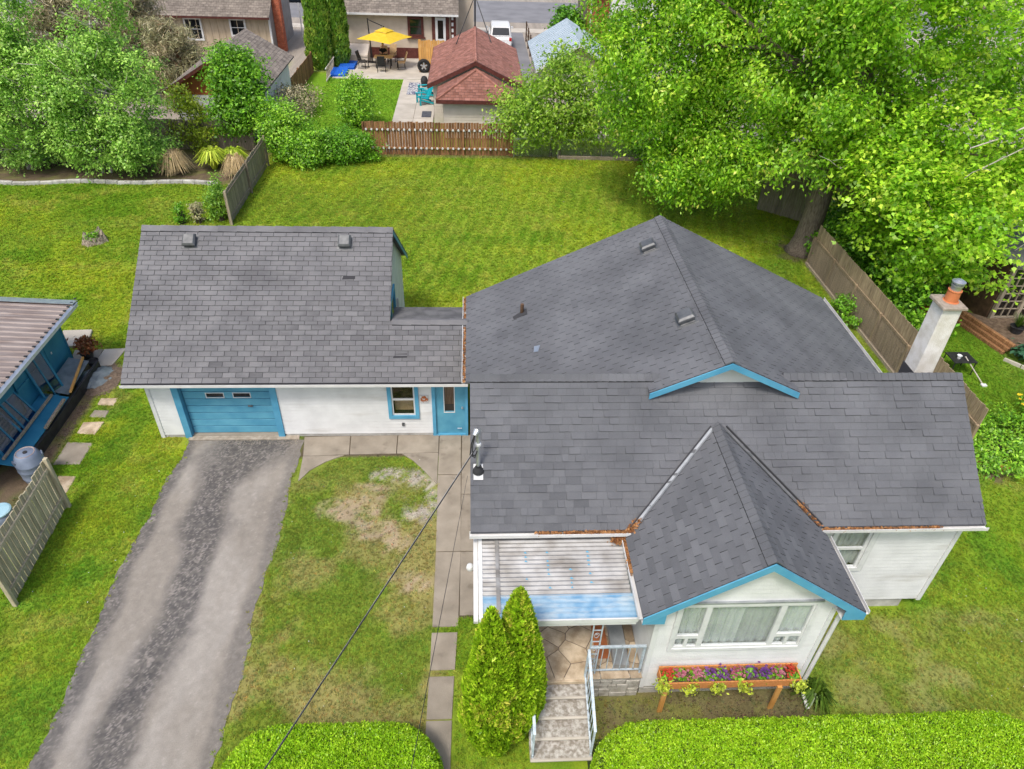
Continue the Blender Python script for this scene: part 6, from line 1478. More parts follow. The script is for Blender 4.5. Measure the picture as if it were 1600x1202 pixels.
for i in range(3):
    tag(MB().bar((17.2 + .12 * i, 20.9, .06 + .13 * i), (17.75 + .12 * i, 18.7, .06 + .13 * i), .14, .12).build('retaining_timber', 'wood_brown', bevel=.01), ('lowest', 'middle', 'topmost')[i] + ' timber of the retaining edge by the sunroom', 'timber', 'retaining timbers by the sunroom')
struct(MB().prism([(17.6, 21), (18.2, 18.6), (21.5, 18.6), (21.5, 20.5), (18.2, 20.5)], 0, .3).build('raised_bed', 'soil', origin=(0, 0, 0)))
pp = thing('potted_plant', 'spiky grass plant in a dark round pot before the sunroom', 'plant', (18.6, 19.6, .3))
MB().lathe((18.6, 19.6, .3), [(.16, 0), (.22, .22), (.24, .24), (.2, .24), (.18, .2), (.02, .2)], 18).build('pot', 'black_plastic', pp)
rnd_ = np.random.RandomState(5); n = 160; a = rnd_.rand(n) * 6.28; P0 = np.array((18.6, 19.6, .5)) + np.zeros((n, 3)); P1 = P0 + np.stack([np.cos(a) * .4 * rnd_.rand(n), np.sin(a) * .4 * rnd_.rand(n), .25 + .2 * rnd_.rand(n)], 1); W = np.stack([-np.sin(a), np.cos(a), 0 * a], 1) * .012
npmesh('foliage', np.stack([P0 - W, P0 + W, P1 + W * .3, P1 - W * .3], 1).reshape(-1, 3), 4, 'grass_leaf', pp, rnd_.rand(n), kind='stuff')
for i, (x, y) in enumerate(((18.2, 18.35), (18.75, 18.1), (19.2, 18.55))):
    garden = thing('hosta', ('blue green hosta nearest the retaining timbers', 'wide blue green hosta between two others by the path kerb', 'blue green hosta closest to the sunroom door')[i], 'plant', (x, y, .05), 'hostas in the right-hand bed')
    V, k, tint, cc = crown_leaves([(x, y, .3, .32, .32, .16)], 18, 12, .2, .1, 90 + i, shell=.3, zmin=.06, up=1.2); npmesh('leaves', V, k, 'leaf_hosta', garden, tint)
tag(MB().lathe((19.3, 19.3, .28), [(.05, 0), (.2, .04), (.24, .14), (.16, .24), (.04, .27)], 9).build('garden_rock', 'flagstone'), 'rounded tan rock in the bed before the sunroom', 'rock')
kb = thing('bed_kerb', 'thin pale kerb between the right garden lawn and bed', 'edging', (18, 17.3, 0))
for i in range(6):
    p = Vector((17.55, 18.35, .0)).lerp(Vector((19.6, 15.9, 0)), i / 6); q = Vector((17.55, 18.35, .0)).lerp(Vector((19.6, 15.9, 0)), (i + .95) / 6)
    MB().bar(p + Vector((0, 0, .05)), q + Vector((0, 0, .05)), .08, .12).build('kerb_block', 'concrete_pale', kb)
garden_flowers('orange red flowers by the retaining timbers under the maple', (15.9, 20.6, 0), .25, 77, 'petal_red', n=60, h=.6, psize=.06)
tag(MB().bar((13.7, 13.6, .06), (14.6, 13.2, .06), .12, .12).build('bed_timber', 'wood_cedar'), 'short orange timber edging the glossy ground cover', 'timber')
# ------------------------------------------------------------------ buildings and things beyond the fence
def roof_plane(parent, poly, m, seed, expo=.2, widths=(.3,), nmax=300, mode='tab'):
    MB().slab(poly, (0, 0, -.06)).build('roof_deck', 'deck_dark', parent)
    return shingles(poly, expo, list(widths), mode, seed, .014)
# brown garage with lower hipped front
bg_ = thing('brown_garage', 'cream sided garage with reddish brown shingle roofs behind the brown fence', 'garage', (.25, 43, 0))
X0, X1, XM, ZE, ZR, Y0, Y1 = -2.42, 2.92, .25, 2.3, 3.55, 41.4, 50.3
ss = []
for s in (-1, 1):
    xe = X0 if s < 0 else X1
    ss += roof_plane(bg_, [(xe, Y0, ZE), (XM, Y0, ZR), (XM, Y1, ZR), (xe, Y1, ZE)], 'shingle_brown', 3)
    b = MB().slab([(XM, Y0 - .02, ZR), (xe, Y0 - .02, ZE), (xe, Y0 - .02, ZE - .22), (XM, Y0 - .02, ZR - .22)], (0, -.03, 0)).build('rake_board', 'brown_trim', bg_)
    MB().box(min(xe, xe + s * .03), max(xe, xe + s * .03), Y0, Y1, ZE - .2, ZE).build('fascia', 'brown_trim', bg_)
hx0, hx1, hy, hz, hp = -1.85, 2.35, 38.9, 2.18, 3.2
for pl_ in ([(hx0, hy, hz), (hx1, hy, hz), (XM, 40.9, hp)], [(hx0, hy, hz), (XM, 40.9, hp), (XM, 41.5, hp), (hx0, 41.5, hz)], [(hx1, hy, hz), (hx1, 41.5, hz), (XM, 41.5, hp), (XM, 40.9, hp)]):
    ss += roof_plane(bg_, pl_, 'shingle_brown', 5)
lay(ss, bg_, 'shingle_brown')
MB().tube([(hx0, hy, hz + .03), (XM, 40.9, hp + .03)], .07, 6).tube([(hx1, hy, hz + .03), (XM, 40.9, hp + .03)], .07, 6).tube([(XM, Y0, ZR + .02), (XM, Y1, ZR + .02)], .08, 6).build('hip_caps', 'shingle_brown', bg_)
MB().box(hx0, hx1, hy - .03, hy, hz - .18, hz).box(hx0 - .03, hx0, hy, 41.4, hz - .18, hz).build('fascia', 'brown_trim', bg_)
siding(bg_, (hx0 + .35, hy + .35), (1, 0, 0), (0, -1, 0), 3.5, .1, 2.15, 'cream_siding', .16)
siding(bg_, (hx0 + .35, 41.6), (0, -1, 0), (-1, 0, 0), 2.35, .1, 2.15, 'cream_siding', .16)
siding(bg_, (X0 + .3, 41.7), (1, 0, 0), (0, -1, 0), 4.74, .1, 3.4, 'cream_siding', .16, edge=lambda z: (0, 4.74) if z < 2.2 else (max(0, (z - 2.2) / .468), min(4.74, 4.74 - (z - 2.2) / .468)))
siding(bg_, (X0 + .3, 50), (0, -1, 0), (-1, 0, 0), 8.3, .1, 2.3, 'cream_siding', .16)
an = thing('antenna_mast', 'thin dark antenna mast with guy wires on the brown garage ridge', 'antenna', (.25, 50.0, 3.55))
MB().tube([(.25, 50.0, 3.55), (.25, 50.0, 9.5)], .05, 8).build('mast', 'black_metal', an)
for dx, dy in ((-1.2, -2.2), (1.0, -2.0)): MB().tube([(.25, 50, 5.4), (.25 + dx, 50 + dy, 3.55 - abs(dx) * .468)], .03, 5).build('guy_wire', 'black_metal', an)
# left-back garage with rust gable
lg = thing('gabled_garage', 'white garage with rust coloured gable and tan shingle roof behind the birches', 'garage', (-13, 38.8, 0))
ss = []
for xe in (-15.6, -10.55):
    ss += roof_plane(lg, [(xe, 38.3, 2.55), (-13.1, 38.3, 4.0), (-13.1, 46.0, 4.0), (xe, 46.0, 2.55)], 'shingle_tan', 4)
    MB().slab([(-13.1, 38.28, 4.0), (xe, 38.28, 2.55), (xe, 38.28, 2.38), (-13.1, 38.28, 3.83)], (0, -.03, 0)).build('rake_board', 'brown_trim', lg)
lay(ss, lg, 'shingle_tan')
MB().slab([(-15.2, 38.7, 2.3), (-10.9, 38.7, 2.3), (-10.9, 38.7, 2.6), (-13.1, 38.7, 3.85), (-15.2, 38.7, 2.6)], (0, .05, 0)).build('gable_panel', 'rust_board', lg)
siding(lg, (-15.2, 38.72), (1, 0, 0), (0, -1, 0), 4.3, .1, 2.3, 'white_siding', .2)
siding(lg, (-10.9, 38.72), (0, 1, 0), (1, 0, 0), 7, .1, 2.5, 'white_siding', .2)
siding(lg, (-15.2, 45.7), (0, -1, 0), (-1, 0, 0), 7, .1, 2.5, 'white_siding', .2)
# tan house
th = thing('tan_house', 'tan vertical-board house with brick chimney and white framed windows', 'house', (-19, 60, 0))
MB().box(-26, -14.5, 57, 64, 0, 2.75).build('wall', 'tan_siding', th)
MB().box(-14.5, -14.42, 57.05, 64, 0, 2.75).build('side_wall', 'grey_wall', th)
MB().slab([(-14.5, 57, 2.75), (-14.5, 64, 2.75), (-14.5, 60.5, 5.0)], (.08, 0, 0)).build('side_gable', 'grey_wall', th)
b = MB()
for k in range(24): x = -25.9 + k * .48; b.box(x, x + .05, 56.965, 57, .1, 2.7)
b.build('wall_battens', 'tan_siding', th)
ss = roof_plane(th, [(-26.3, 56.5, 2.62), (-14.3, 56.5, 2.62), (-14.3, 60.5, 5.3), (-26.3, 60.5, 5.3)], 'shingle_tan', 6, .22, (.35,))
lay(ss, th, 'shingle_tan'); MB().slab([(-26.3, 64.5, 2.62), (-14.3, 64.5, 2.62), (-14.3, 60.5, 5.3), (-26.3, 60.5, 5.3)], (0, 0, -.06)).build('rear_roof', 'shingle_tan', th)
MB().box(-26.3, -14.3, 56.44, 56.5, 2.5, 2.62).build('fascia', 'brown_trim', th)
MB().box(-14.52, -14.4, 56.93, 57.06, 0, 2.7).build('corner_board', 'white_trim', th)
def far_window(parent, x0, x1, z0, z1, y, fm='white_trim', fw_=.12, bar=True):
    w = frame_rect(parent, (x0, z0), (x1, z1), y, fw_, .09, fm, 'window', .08)
    MB().box(x0 + fw_, x1 - fw_, y - .03, y - .02, z0 + fw_, z1 - fw_).build('pane', 'car_glass', w)
    if bar: MB().box(x0 + fw_, x1 - fw_, y - .06, y - .035, (z0 + z1) / 2 - .02, (z0 + z1) / 2 + .02).build('sash_bar', fm, w)
    return w
far_window(th, -20.5, -19.25, .95, 2.45, 57); far_window(th, -17.3, -16.15, 1.25, 2.45, 57)
cy_ = MB().box(-14.4, -13.85, 58.2, 58.85, 0, 6).build('chimney', 'mortar', th)
b = MB()
for k in range(74):
    z = k * .081
    for x in ((-14.4, -14.22, -14.03) if k % 2 == 0 else (-14.4, -14.31, -14.12, -13.94)):
        w = .17 if not (k % 2 and x in (-14.4, -13.94)) else .08
        b.box(x + .004, x + w, 58.185, 58.25, z, z + .07)
    b.box(-13.86, -13.835, 58.21, 58.5, z, z + .07).box(-13.86, -13.835, 58.51, 58.84, z, z + .07)
b.build('bricks', 'brick', cy_, kind='stuff')
MB().tube([(-13.4, 62.5, 2.6), (-13.4, 62.5, .1)], .05, 6).build('downspout', 'white_trim', th)
# beige house with patio
bh = thing('beige_house', 'beige stucco house with brown trimmed window and white door behind the patio', 'house', (-5.2, 57, 0))
MB().box(-9.3, -1.05, 57, 65, .75, 3.1).build('wall', 'beige_wall', bh)
MB().box(-9.34, -1.0, 56.96, 65, 0, .75).build('plinth', 'brown_trim', bh)
MB().box(-1.05, .2, 60.5, 65, 0, 5).build('side_wing', 'beige_wall', bh)
ss = roof_plane(bh, [(-9.7, 56.5, 3.08), (-.9, 56.5, 3.08), (-.9, 61, 6), (-9.7, 61, 6)], 'shingle_tan', 7, .22, (.35,))
lay(ss, bh, 'shingle_tan'); MB().box(-9.7, -.9, 56.42, 56.5, 2.98, 3.1).build('gutter', 'white_trim', bh)
w = far_window(bh, -4.6, -3.45, 1.5, 2.85, 57, 'brown_trim', .17); MB().box(-4.7, -3.35, 56.82, 56.98, 1.42, 1.5).build('sill', 'brown_trim', w)
MB().box(-2.85, -1.6, 56.9, 56.99, 1.05, 3.0).build('door_surround', 'brown_trim', bh)
d_ = MB().box(-2.6, -1.85, 56.86, 56.9, 1.05, 2.85).build('door', 'white_trim', bh)
MB().box(-2.42, -2.03, 56.84, 56.859, 1.45, 2.65).build('pane', 'car_glass', d_)
MB().box(-1.5, -1.1, 56.9, 56.98, .9, 3.0).build('post_panel', 'brown_trim', bh)
b = MB()
for k in range(4): b.box(-1.42, -1.28, 56.86, 56.899, 1.5 + .4 * k, 1.72 + .4 * k)
b.build('panel_lights', 'white_trim', bh)
board_fence('deck_fence', 'new orange board fence screening the beige house door', (-3.6, 53.2), (-.6, 53.2), 2.1, 'wood_orange', 8, .16, .004, posts=2, rails=(.4, 1.6), side=1)
b_ = MB().box(-9.0, -7.45, 55.5, 56.6, 0, .62)
hb = thing('cellar_hatch', 'pale sloping cellar hatch against the beige house', 'hatch', (-8.2, 56, 0))
MB().add([(-8.95, 55.4, 0), (-7.45, 55.4, 0), (-7.45, 56.9, 0), (-8.95, 56.9, 0), (-8.95, 55.4, .55), (-7.45, 55.4, .55), (-7.45, 56.9, 1.0), (-8.95, 56.9, 1.0)], [(0, 3, 2, 1), (4, 5, 6, 7), (0, 1, 5, 4), (1, 2, 6, 5), (2, 3, 7, 6), (3, 0, 4, 7)]).build('hatch_cover', 'cream_siding', hb, bevel=.02)
MB().box(-8.215, -8.185, 55.38, 55.4, .05, .52).build('hatch_joint', 'grey_wall', hb)
# umbrella
um = thing('cantilever_umbrella', 'yellow square cantilever parasol over the patio table', 'umbrella', (-7.25, 55.6, 0))
MB().tube([(-7.15, 55.6, 0), (-7.3, 55.7, 2.9)], .045, 8).build('pole', 'black_metal', um)
MB().tube([(-7.3, 55.7, 2.85), (-6.1, 54.0, 2.75)], .03, 6).build('arm', 'black_metal', um)
MB().box(-7.6, -6.9, 55.3, 55.9, 0, .06).build('base', 'black_metal', um)
uc = Vector((-6.0, 54.0, 2.0)); cs = [Vector((math.cos(a), math.sin(a), 0)) * 1.95 for a in (R(-75), R(15), R(105), R(195))]
mid = [(cs[i] + cs[(i + 1) % 4]) / 2 for i in range(4)]
rim = [q for i in range(4) for q in (uc + cs[i], uc + mid[i] + Vector((0, 0, .06)))]
inner = [uc + (r_ - uc) * .3 + Vector((0, 0, .42)) for r_ in rim]
MB().add(rim + inner, [(i, (i + 1) % 8, 8 + (i + 1) % 8, 8 + i) for i in range(8)]).build('canopy', 'yellow_fabric', um)
r2 = [uc + (r_ - uc) * .36 + Vector((0, 0, .45)) for r_ in rim]
MB().add(r2 + [uc + Vector((0, 0, .68))], [(i, (i + 1) % 8, 8) for i in range(8)]).build('vent_canopy', 'yellow_fabric', um)
MB().tube([uc + Vector((0, 0, .66)), uc + Vector((0, 0, .76))], .04, 6).build('finial', 'black_metal', um)
# patio furniture
tb_ = thing('patio_table', 'dark patio table with stone coloured top under the yellow parasol', 'table', (-6.2, 54.3, 0))
MB().box(-6.85, -5.55, 53.85, 54.75, .7, .74).build('table_top', 'tan_fabric', tb_, bevel=.01)
for x in (-6.7, -5.7):
    for y in (53.95, 54.65): MB().box(x - .03, x + .03, y - .03, y + .03, .03, .7).build('leg', 'black_metal', tb_)
def patio_chair(label, x, y, rz, fab):
    t = thing('patio_chair', label, 'chair', (x, y, .03), 'patio chairs round the table'); o = Vector((x, y, .03))
    def P(b): b.v = [(p[0] + o.x, p[1] + o.y, p[2] + o.z) for p in b.v]; return b
    P(MB().box(-.26, .26, -.26, .26, .38, .46)).build('seat', fab, t, bevel=.02)
    P(MB().slab([(-.26, .22, .46), (.26, .22, .46), (.26, .42, 1.08), (-.26, .42, 1.08)], (0, .06, .02))).build('backrest', fab, t, bevel=.02)
    for sx in (-.28, .28):
        P(MB().tube([(sx, -.26, 0), (sx, -.26, .62), (sx, .3, .64)], .02, 6)).build('armrest', 'black_metal', t)
        for sy in (-.24, .24): P(MB().tube([(sx, sy, 0), (sx, sy, .4)], .018, 6)).build('leg', 'black_metal', t)
        P(MB().tube([(sx, -.32, .015), (sx, .34, .015)], .02, 6)).build('runner', 'black_metal', t)
    t.rotation_euler.z = rz
    return t
patio_chair('dark mesh patio chair at the blue lounger side of the table', -7.6, 54.0, R(75), 'black_metal')
patio_chair('black patio chair with its back to the lawn', -6.25, 53.1, R(185), 'black_metal')
patio_chair('tan cushioned patio chair near the spare tyre', -4.95, 54.0, R(-80), 'tan_fabric')
patio_chair('tall tan patio chair behind the seated person', -5.75, 56.0, R(-10), 'tan_fabric')
patio_chair('tan patio chair holding the person in black', -6.3, 55.45, 0, 'tan_fabric')
# person seated at the table
def person():
    t = thing('person', 'person in a black top sitting at the patio table with arms forward', 'person', (-6.3, 55.35, .03)); o = Vector((-6.3, 55.35, .03))
    def skin(name, nodes, edges, root, m, parent=t):
        me = bpy.data.meshes.new(name); me.from_pydata([Vector(n[0]) for n in nodes], edges, [])
        ob = bpy.data.objects.new(name, me); col.objects.link(ob); ob.parent = parent
        md = ob.modifiers.new('skin', 'SKIN'); md.use_smooth_shade = True
        sv = me.skin_vertices[0].data if me.skin_vertices else None
        if sv is None:
            bpy.context.view_layer.objects.active = ob
            with bpy.context.temp_override(object=ob, active_object=ob): bpy.ops.mesh.customdata_skin_add()
            sv = me.skin_vertices[0].data
        for i, n in enumerate(nodes): sv[i].radius = (n[1], n[2] if len(n) > 2 else n[1]); sv[i].use_root = (i == root)
        ob.modifiers.new('sub', 'SUBSURF').levels = 2; ob.modifiers['sub'].render_levels = 2
        me.materials.append(MATS[m]); WORLD[ob] = o
        return ob
    N = [((0, 0, .52), .15, .12), ((0, -.03, .75), .14, .11), ((0, -.06, .95), .17, .11), ((0, -.08, 1.05), .07, .07), ((0, -.1, 1.13), .055, .06), ((0, -.12, 1.22), .085, .1), ((0, -.13, 1.33), .075, .09),
         ((.19, -.07, .97), .06), ((.24, -.22, .8), .05), ((.1, -.45, .79), .04), ((.03, -.52, .79), .035), ((-.19, -.07, .97), .06), ((-.24, -.22, .8), .05), ((-.1, -.45, .79), .04), ((-.03, -.54, .79), .035),
         ((.1, -.05, .5), .09), ((.12, -.42, .52), .075), ((.12, -.44, .28), .055), ((.12, -.42, .05), .045), ((.12, -.54, .03), .04), ((-.1, -.05, .5), .09), ((-.12, -.42, .52), .075), ((-.12, -.44, .28), .055), ((-.12, -.42, .05), .045), ((-.12, -.54, .03), .04)]
    Ed = [(0, 1), (1, 2), (2, 3), (3, 4), (4, 5), (5, 6), (2, 7), (7, 8), (8, 9), (9, 10), (2, 11), (11, 12), (12, 13), (13, 14), (0, 15), (15, 16), (16, 17), (17, 18), (18, 19), (0, 20), (20, 21), (21, 22), (22, 23), (23, 24)]
    skin('body', N, Ed, 0, 'skin')
    T = [(n[0], n[1] + .018, (n[2] if len(n) > 2 else n[1]) + .018) for n in (N[0], N[1], N[2], N[7], N[8], N[11], N[12], N[3])]
    skin('shirt', T, [(0, 1), (1, 2), (2, 3), (3, 4), (2, 5), (5, 6), (2, 7)], 0, 'cloth_black')
    Pn = [((n[0]), n[1] + .012) for n in (N[15], N[16], N[17], N[20], N[21], N[22])] + [((0, 0, .53), .16)]
    skin('trousers', Pn, [(6, 0), (0, 1), (1, 2), (6, 3), (3, 4), (4, 5)], 6, 'cloth_black')
    skin('hair', [((0, -.09, 1.38), .085, .1), ((0, -.03, 1.3), .08, .06), ((0, -.02, 1.18), .07, .045)], [(0, 1), (1, 2)], 0, 'hair_dark')
    b = MB()
    for s in (-.033, .033): b.lathe((o.x + s, o.y - .225, o.z + 1.265), [(.004, -.006), (.011, 0), (.004, .006)], 6)
    b.build('eyes', 'cloth_black', t)
person()
# loungers, tyre, rug, chairs
for i, (x, y, lab) in enumerate(((-9.1, 52.3, 'folded bright blue lounger cushion lying nearer the lawn'), (-8.75, 54.2, 'folded bright blue lounger cushion lying nearer the cellar hatch'))):
    t = thing('lounger_cushion', lab, 'cushion', (x, y, .03), 'blue cushions on the patio')
    for k in range(2): MB().slab([(x - .55, y - .8 + .82 * k, .1), (x + .55, y - .75 + .82 * k, .1), (x + .6, y + .03 + .82 * k, .16), (x - .5, y - .0 + .82 * k, .16)], (0, 0, .1)).build('pad', 'blue_bright', t, bevel=.03)
    MB().slab([(x - .55, y - .8, .03), (x + .55, y - .75, .03), (x + .6, y + .85, .03), (x - .5, y + .8, .03)], (0, 0, .07)).build('frame', 'blue_bright', t)
ty = thing('spare_tyre', 'spare tyre with pale star shaped hub against the orange fence', 'tyre', (-3.3, 53.6, .03))
def ring(c, R0, r0, m, name, par, n=28, k=10):
    b = MB(); c = Vector(c)
    vs = [c + Vector(((R0 + r0 * math.cos(v)) * math.cos(u), r0 * 1.1 * math.sin(v), (R0 + r0 * math.cos(v)) * math.sin(u))) for u in np.linspace(0, 2 * math.pi, n, False) for v in np.linspace(0, 2 * math.pi, k, False)]
    b.add(vs, [(i * k + j, i * k + (j + 1) % k, ((i + 1) % n) * k + (j + 1) % k, ((i + 1) % n) * k + j) for i in range(n) for j in range(k)]).build(name, m, par, smooth=True)
ring((-3.3, 53.05, .47), .33, .13, 'rubber', 'tyre', ty)
b = MB()
for k in range(5):
    a = k * 1.2566 + 1.57; b.bar((-3.3, 52.96, .47), (-3.3 + math.cos(a) * .24, 52.96, .47 + math.sin(a) * .24), .09, .04, up=(0, 1, 0))
b.tube([(-3.3, 52.93, .47), (-3.3, 53, .47)], .07, 10).build('rim', 'galvanised', ty)
tag(MB().box(-4.15, -3.4, 47.6, 50.4, .031, .045).build('outdoor_rug', 'rug'), 'blue and white patterned rug on the concrete path', 'rug')
tag(MB().box(-2.95, -2.4, 43.0, 44.1, .031, .06).build('doormat', 'mat_dark'), 'dark slate coloured mat beside the cream garage wall', 'mat')
def adirondack(label, x, y, rz):
    t = thing('adirondack_chair', label, 'chair', (x, y, .03), 'teal garden chairs'); o = Vector((x, y, .03))
    def P(b): b.v = [(p[0] + o.x, p[1] + o.y, p[2] + o.z) for p in b.v]; return b
    for k in range(5): P(MB().slab([(-.28 + k * .115, .2, .28), (-.175 + k * .115, .2, .28), (-.17 + k * .12, .55, 1.0 + .05 * math.sin(k * .8)), (-.29 + k * .12, .55, 1.0 + .05 * math.sin(k * .8))], (0, .03, .01))).build('back_slat', 'teal_plastic', t)
    for k in range(4): P(MB().slab([(-.3, -.35 + k * .14, .4 - k * .03), (.3, -.35 + k * .14, .4 - k * .03), (.3, -.23 + k * .14, .375 - k * .03), (-.3, -.23 + k * .14, .375 - k * .03)], (0, 0, .025))).build('seat_slat', 'teal_plastic', t)
    for s in (-.36, .36):
        P(MB().box(s - .07, s + .07, -.4, .35, .56, .585)).build('armrest', 'teal_plastic', t)
        P(MB().box(s - .02, s + .02, -.36, -.26, 0, .56)).build('leg', 'teal_plastic', t)
        P(MB().slab([(s - .02, -.3, .3), (s + .02, -.3, .3), (s + .02, .6, .0), (s - .02, .6, .0)], (0, 0, .1))).build('leg', 'teal_plastic', t)
    t.rotation_euler.z = rz
adirondack('teal slatted garden chair nearer the dark mat', -2.95, 45.7, R(-70)); adirondack('teal slatted garden chair nearer the patterned rug', -2.95, 47.4, R(-75))
tag(MB().lathe((-3.1, 49.6, .03), [(.2, 0), (.24, .4), (.16, .6), (.05, .64)], 12).build('covered_grill', 'black_plastic'), 'small black covered grill beside the patterned rug', 'grill')
cedar('tall columnar cedar nearest the cellar hatch', -9.35, 54.6, 6.2, .8, 15, 9000, 'leaf_cedar_far', 'columnar cedars by the beige house', .12, nose=.55)
cedar('tall columnar cedar beside the gravel lane', -10.5, 53.6, 6.4, .85, 16, 9000, 'leaf_cedar_far', 'columnar cedars by the beige house', .12, nose=.55)
lt = thing('lattice_panel', 'pale leaning railing panel at the cedar foot', 'railing', (-9.6, 51.5, 0))
for k in range(12): MB().bar((-9.6, 50.2 + k * .26, .02), (-9.5, 50.3 + k * .26, .95), .05, .03).build('slat', 'cap_stone', lt)
for z in (.15, .85): MB().bar((-9.57, 50.1, z), (-9.5, 53.3, z), .05, .05).build('rail', 'white_trim', lt)
board_fence('board_fence', 'short brown board fence along the gravel lane by the cedars', (-11.0, 44.2), (-10.9, 52.8), 1.3, 'wood_brown', 9, .2, posts=3, rails=(.3, 1.0), side=1)
# silver roofed garage
sg = thing('silver_garage', 'garage with pale metal gable roof behind the yellow green tree', 'garage', (6.25, 47, 0))
for xe in (3.75, 8.75):
    MB().slab([(xe, 44, 2.55), (6.25, 44, 4.0), (6.25, 51.2, 4.0), (xe, 51.2, 2.55)], (0, 0, -.05)).build('roof', 'metal_roof_blue', sg)
    b = MB()
    for k in range(18): y = 44.05 + k * .42; b.bar((xe, y, 2.57), (6.25, y, 4.02), .04, .03)
    b.build('roof_ribs', 'metal_roof_blue', sg)
    MB().slab([(6.25, 43.97, 4.0), (xe, 43.97, 2.55), (xe, 43.97, 2.38), (6.25, 43.97, 3.83)], (0, -.03, 0)).build('rake_board', 'white_trim', sg)
MB().box(4, 8.5, 44.3, 51, 0, 2.6).build('wall', 'cream_siding', sg)
MB().slab([(4, 44.3, 2.6), (8.5, 44.3, 2.6), (6.25, 44.3, 3.85)], (0, .05, 0)).build('gable_panel', 'tan_siding', sg)
# brick house at the back
bk = thing('brick_house', 'red brick house with white corner seen behind the silver garage', 'house', (13, 62, 0))
MB().box(8.9, 18, 58, 66, 0, 5.2).build('wall', 'mortar', bk)
b = MB()
for k in range(40):
    z = .03 + k * .125
    for j in range(18):
        x = 8.9 + j * .26 + (.13 if k % 2 else 0); b.box(x, x + .245, 57.975, 58.0, z, z + .11)
    for j in range(9): y = 58.0 + j * .26; b.box(8.875, 8.9, y, y + .245, z, z + .11)
b.build('bricks', 'brick', bk, kind='stuff')
MB().box(8.8, 8.87, 57.9, 58.0, 0, 5.2).build('corner_board', 'white_trim', bk)
MB().box(10.2, 18, 57.4, 57.97, 0, 5).build('white_bay', 'white_siding', bk)
MB().slab([(8.5, 57.2, 5.1), (18.5, 57.2, 5.1), (18.5, 62, 7.6), (8.5, 62, 7.6)], (0, 0, -.08)).build('roof', 'shingle_tan', bk)
shrub('shrub', 'dark green conifer bush beside the brick house corner', (7.7, 60.5, 0), [(7.6, 60.2, 1.2, 1.5, 1.2, 1.3), (7.4, 60.4, 2.2, .9, .8, .9)], 150, 36, .5, .14, 95, 'leaf_bush', tint0=(0, .5))
# cars
def car(label, x, y, rz, m, L=4.6, W=1.85, Hh=1.7, name='parked_car'):
    t = thing(name, label, 'car', (x, y, .012)); o = Vector((x, y, .012))
    def P(b): b.v = [(p[0] + o.x, p[1] + o.y, p[2] + o.z) for p in b.v]; return b
    w = W / 2
    def loft(sec):
        b = MB(); k = len(sec[0])
        for s in sec: b.v += [tuple(p) for p in s]
        for i in range(len(sec) - 1):
            for j in range(k): b.f.append((i * k + j, i * k + (j + 1) % k, (i + 1) * k + (j + 1) % k, (i + 1) * k + j))
        b.f.append(tuple(reversed(range(k)))); b.f.append(tuple((len(sec) - 1) * k + j for j in range(k))); return b
    def sec(yy, ww, z0, z1): return [(-ww * .94, yy, z0), (-ww, yy, (z0 * .6 + z1 * .4)), (-ww * .96, yy, z1 - .05), (-ww * .85, yy, z1), (ww * .85, yy, z1), (ww * .96, yy, z1 - .05), (ww, yy, (z0 * .6 + z1 * .4)), (ww * .94, yy, z0)]
    h = L / 2
    P(loft([sec(-h, w * .86, .35, .85), sec(-h + .12, w * .97, .28, 1.0), sec(-h * .3, w, .25, 1.02), sec(h * .35, w, .25, 1.0), sec(h * .8, w * .97, .27, .92), sec(h, w * .82, .35, .75)])).build('body', m, t, smooth=False, bevel=.03)
    P(loft([sec(-h + .08, w * .84, .98, 1.05), sec(-h + .38, w * .82, .98, Hh - .05), sec(-h * .2, w * .82, .98, Hh), sec(h * .2, w * .8, .98, Hh - .06), sec(h * .52, w * .84, .95, 1.02)])).build('cabin', m, t, bevel=.03)
    P(MB().slab([(-w * .72, -h + .1, 1.12), (w * .72, -h + .1, 1.12), (w * .66, -h + .335, Hh - .12), (-w * .66, -h + .335, Hh - .12)], (0, -.025, .01))).build('rear_window', 'car_glass', t)
    P(MB().slab([(-w * .72, h * .5, 1.08), (w * .72, h * .5, 1.08), (w * .66, h * .23, Hh - .12), (-w * .66, h * .23, Hh - .12)], (0, .03, .012))).build('windscreen', 'car_glass', t)
    for s in (-1, 1):
        P(MB().slab([(s * w * .845, -h + .5, 1.1), (s * w * .85, h * .38, 1.1), (s * w * .82, h * .18, Hh - .18), (s * w * .82, -h + .62, Hh - .15)], (s * .012, 0, 0))).build('side_window', 'car_glass', t)
        P(MB().box(s * w * .8 - .1, s * w * .8 + .1, -h - .01, -h + .1, .72, .95)).build('tail_lamp', 'lamp_red', t)
        P(MB().box(s * w * .72 - .15, s * w * .72 + .15, h - .1, h + .0, .6, .72)).build('headlight', 'galvanised', t)
        P(MB().box(s * (w + .08) - .08, s * (w + .08) + .08, h * .36, h * .42, 1.0, 1.14)).build('mirror', m, t)
        for yy in (-h * .62, h * .62):
            P(MB().tube([(s * (w - .2), yy, .33), (s * (w + .01), yy, .33)], .33, 18)).build('tyre', 'rubber', t); P(MB().tube([(s * (w), yy, .33), (s * (w + .02), yy, .33)], .2, 12)).build('rim', 'galvanised', t)
    t.rotation_euler.z = rz
car('white sport utility car parked on the side drive behind the brown garage', 2.3, 62.3, 0, 'car_white')
car('dark car parked on the far road beyond the tan house', -16.6, 78.6, R(90), 'car_dark', Hh=1.5)
gt = thing('wire_gate', 'dark leaning wire fence panel beside the white car', 'fence', (4.5, 60, 0))
for y in (56, 58.5, 61, 63.5): MB().tube([(4.5, y, 0), (4.5, y, 1.5)], .05, 6).build('post', 'wood_dark', gt)
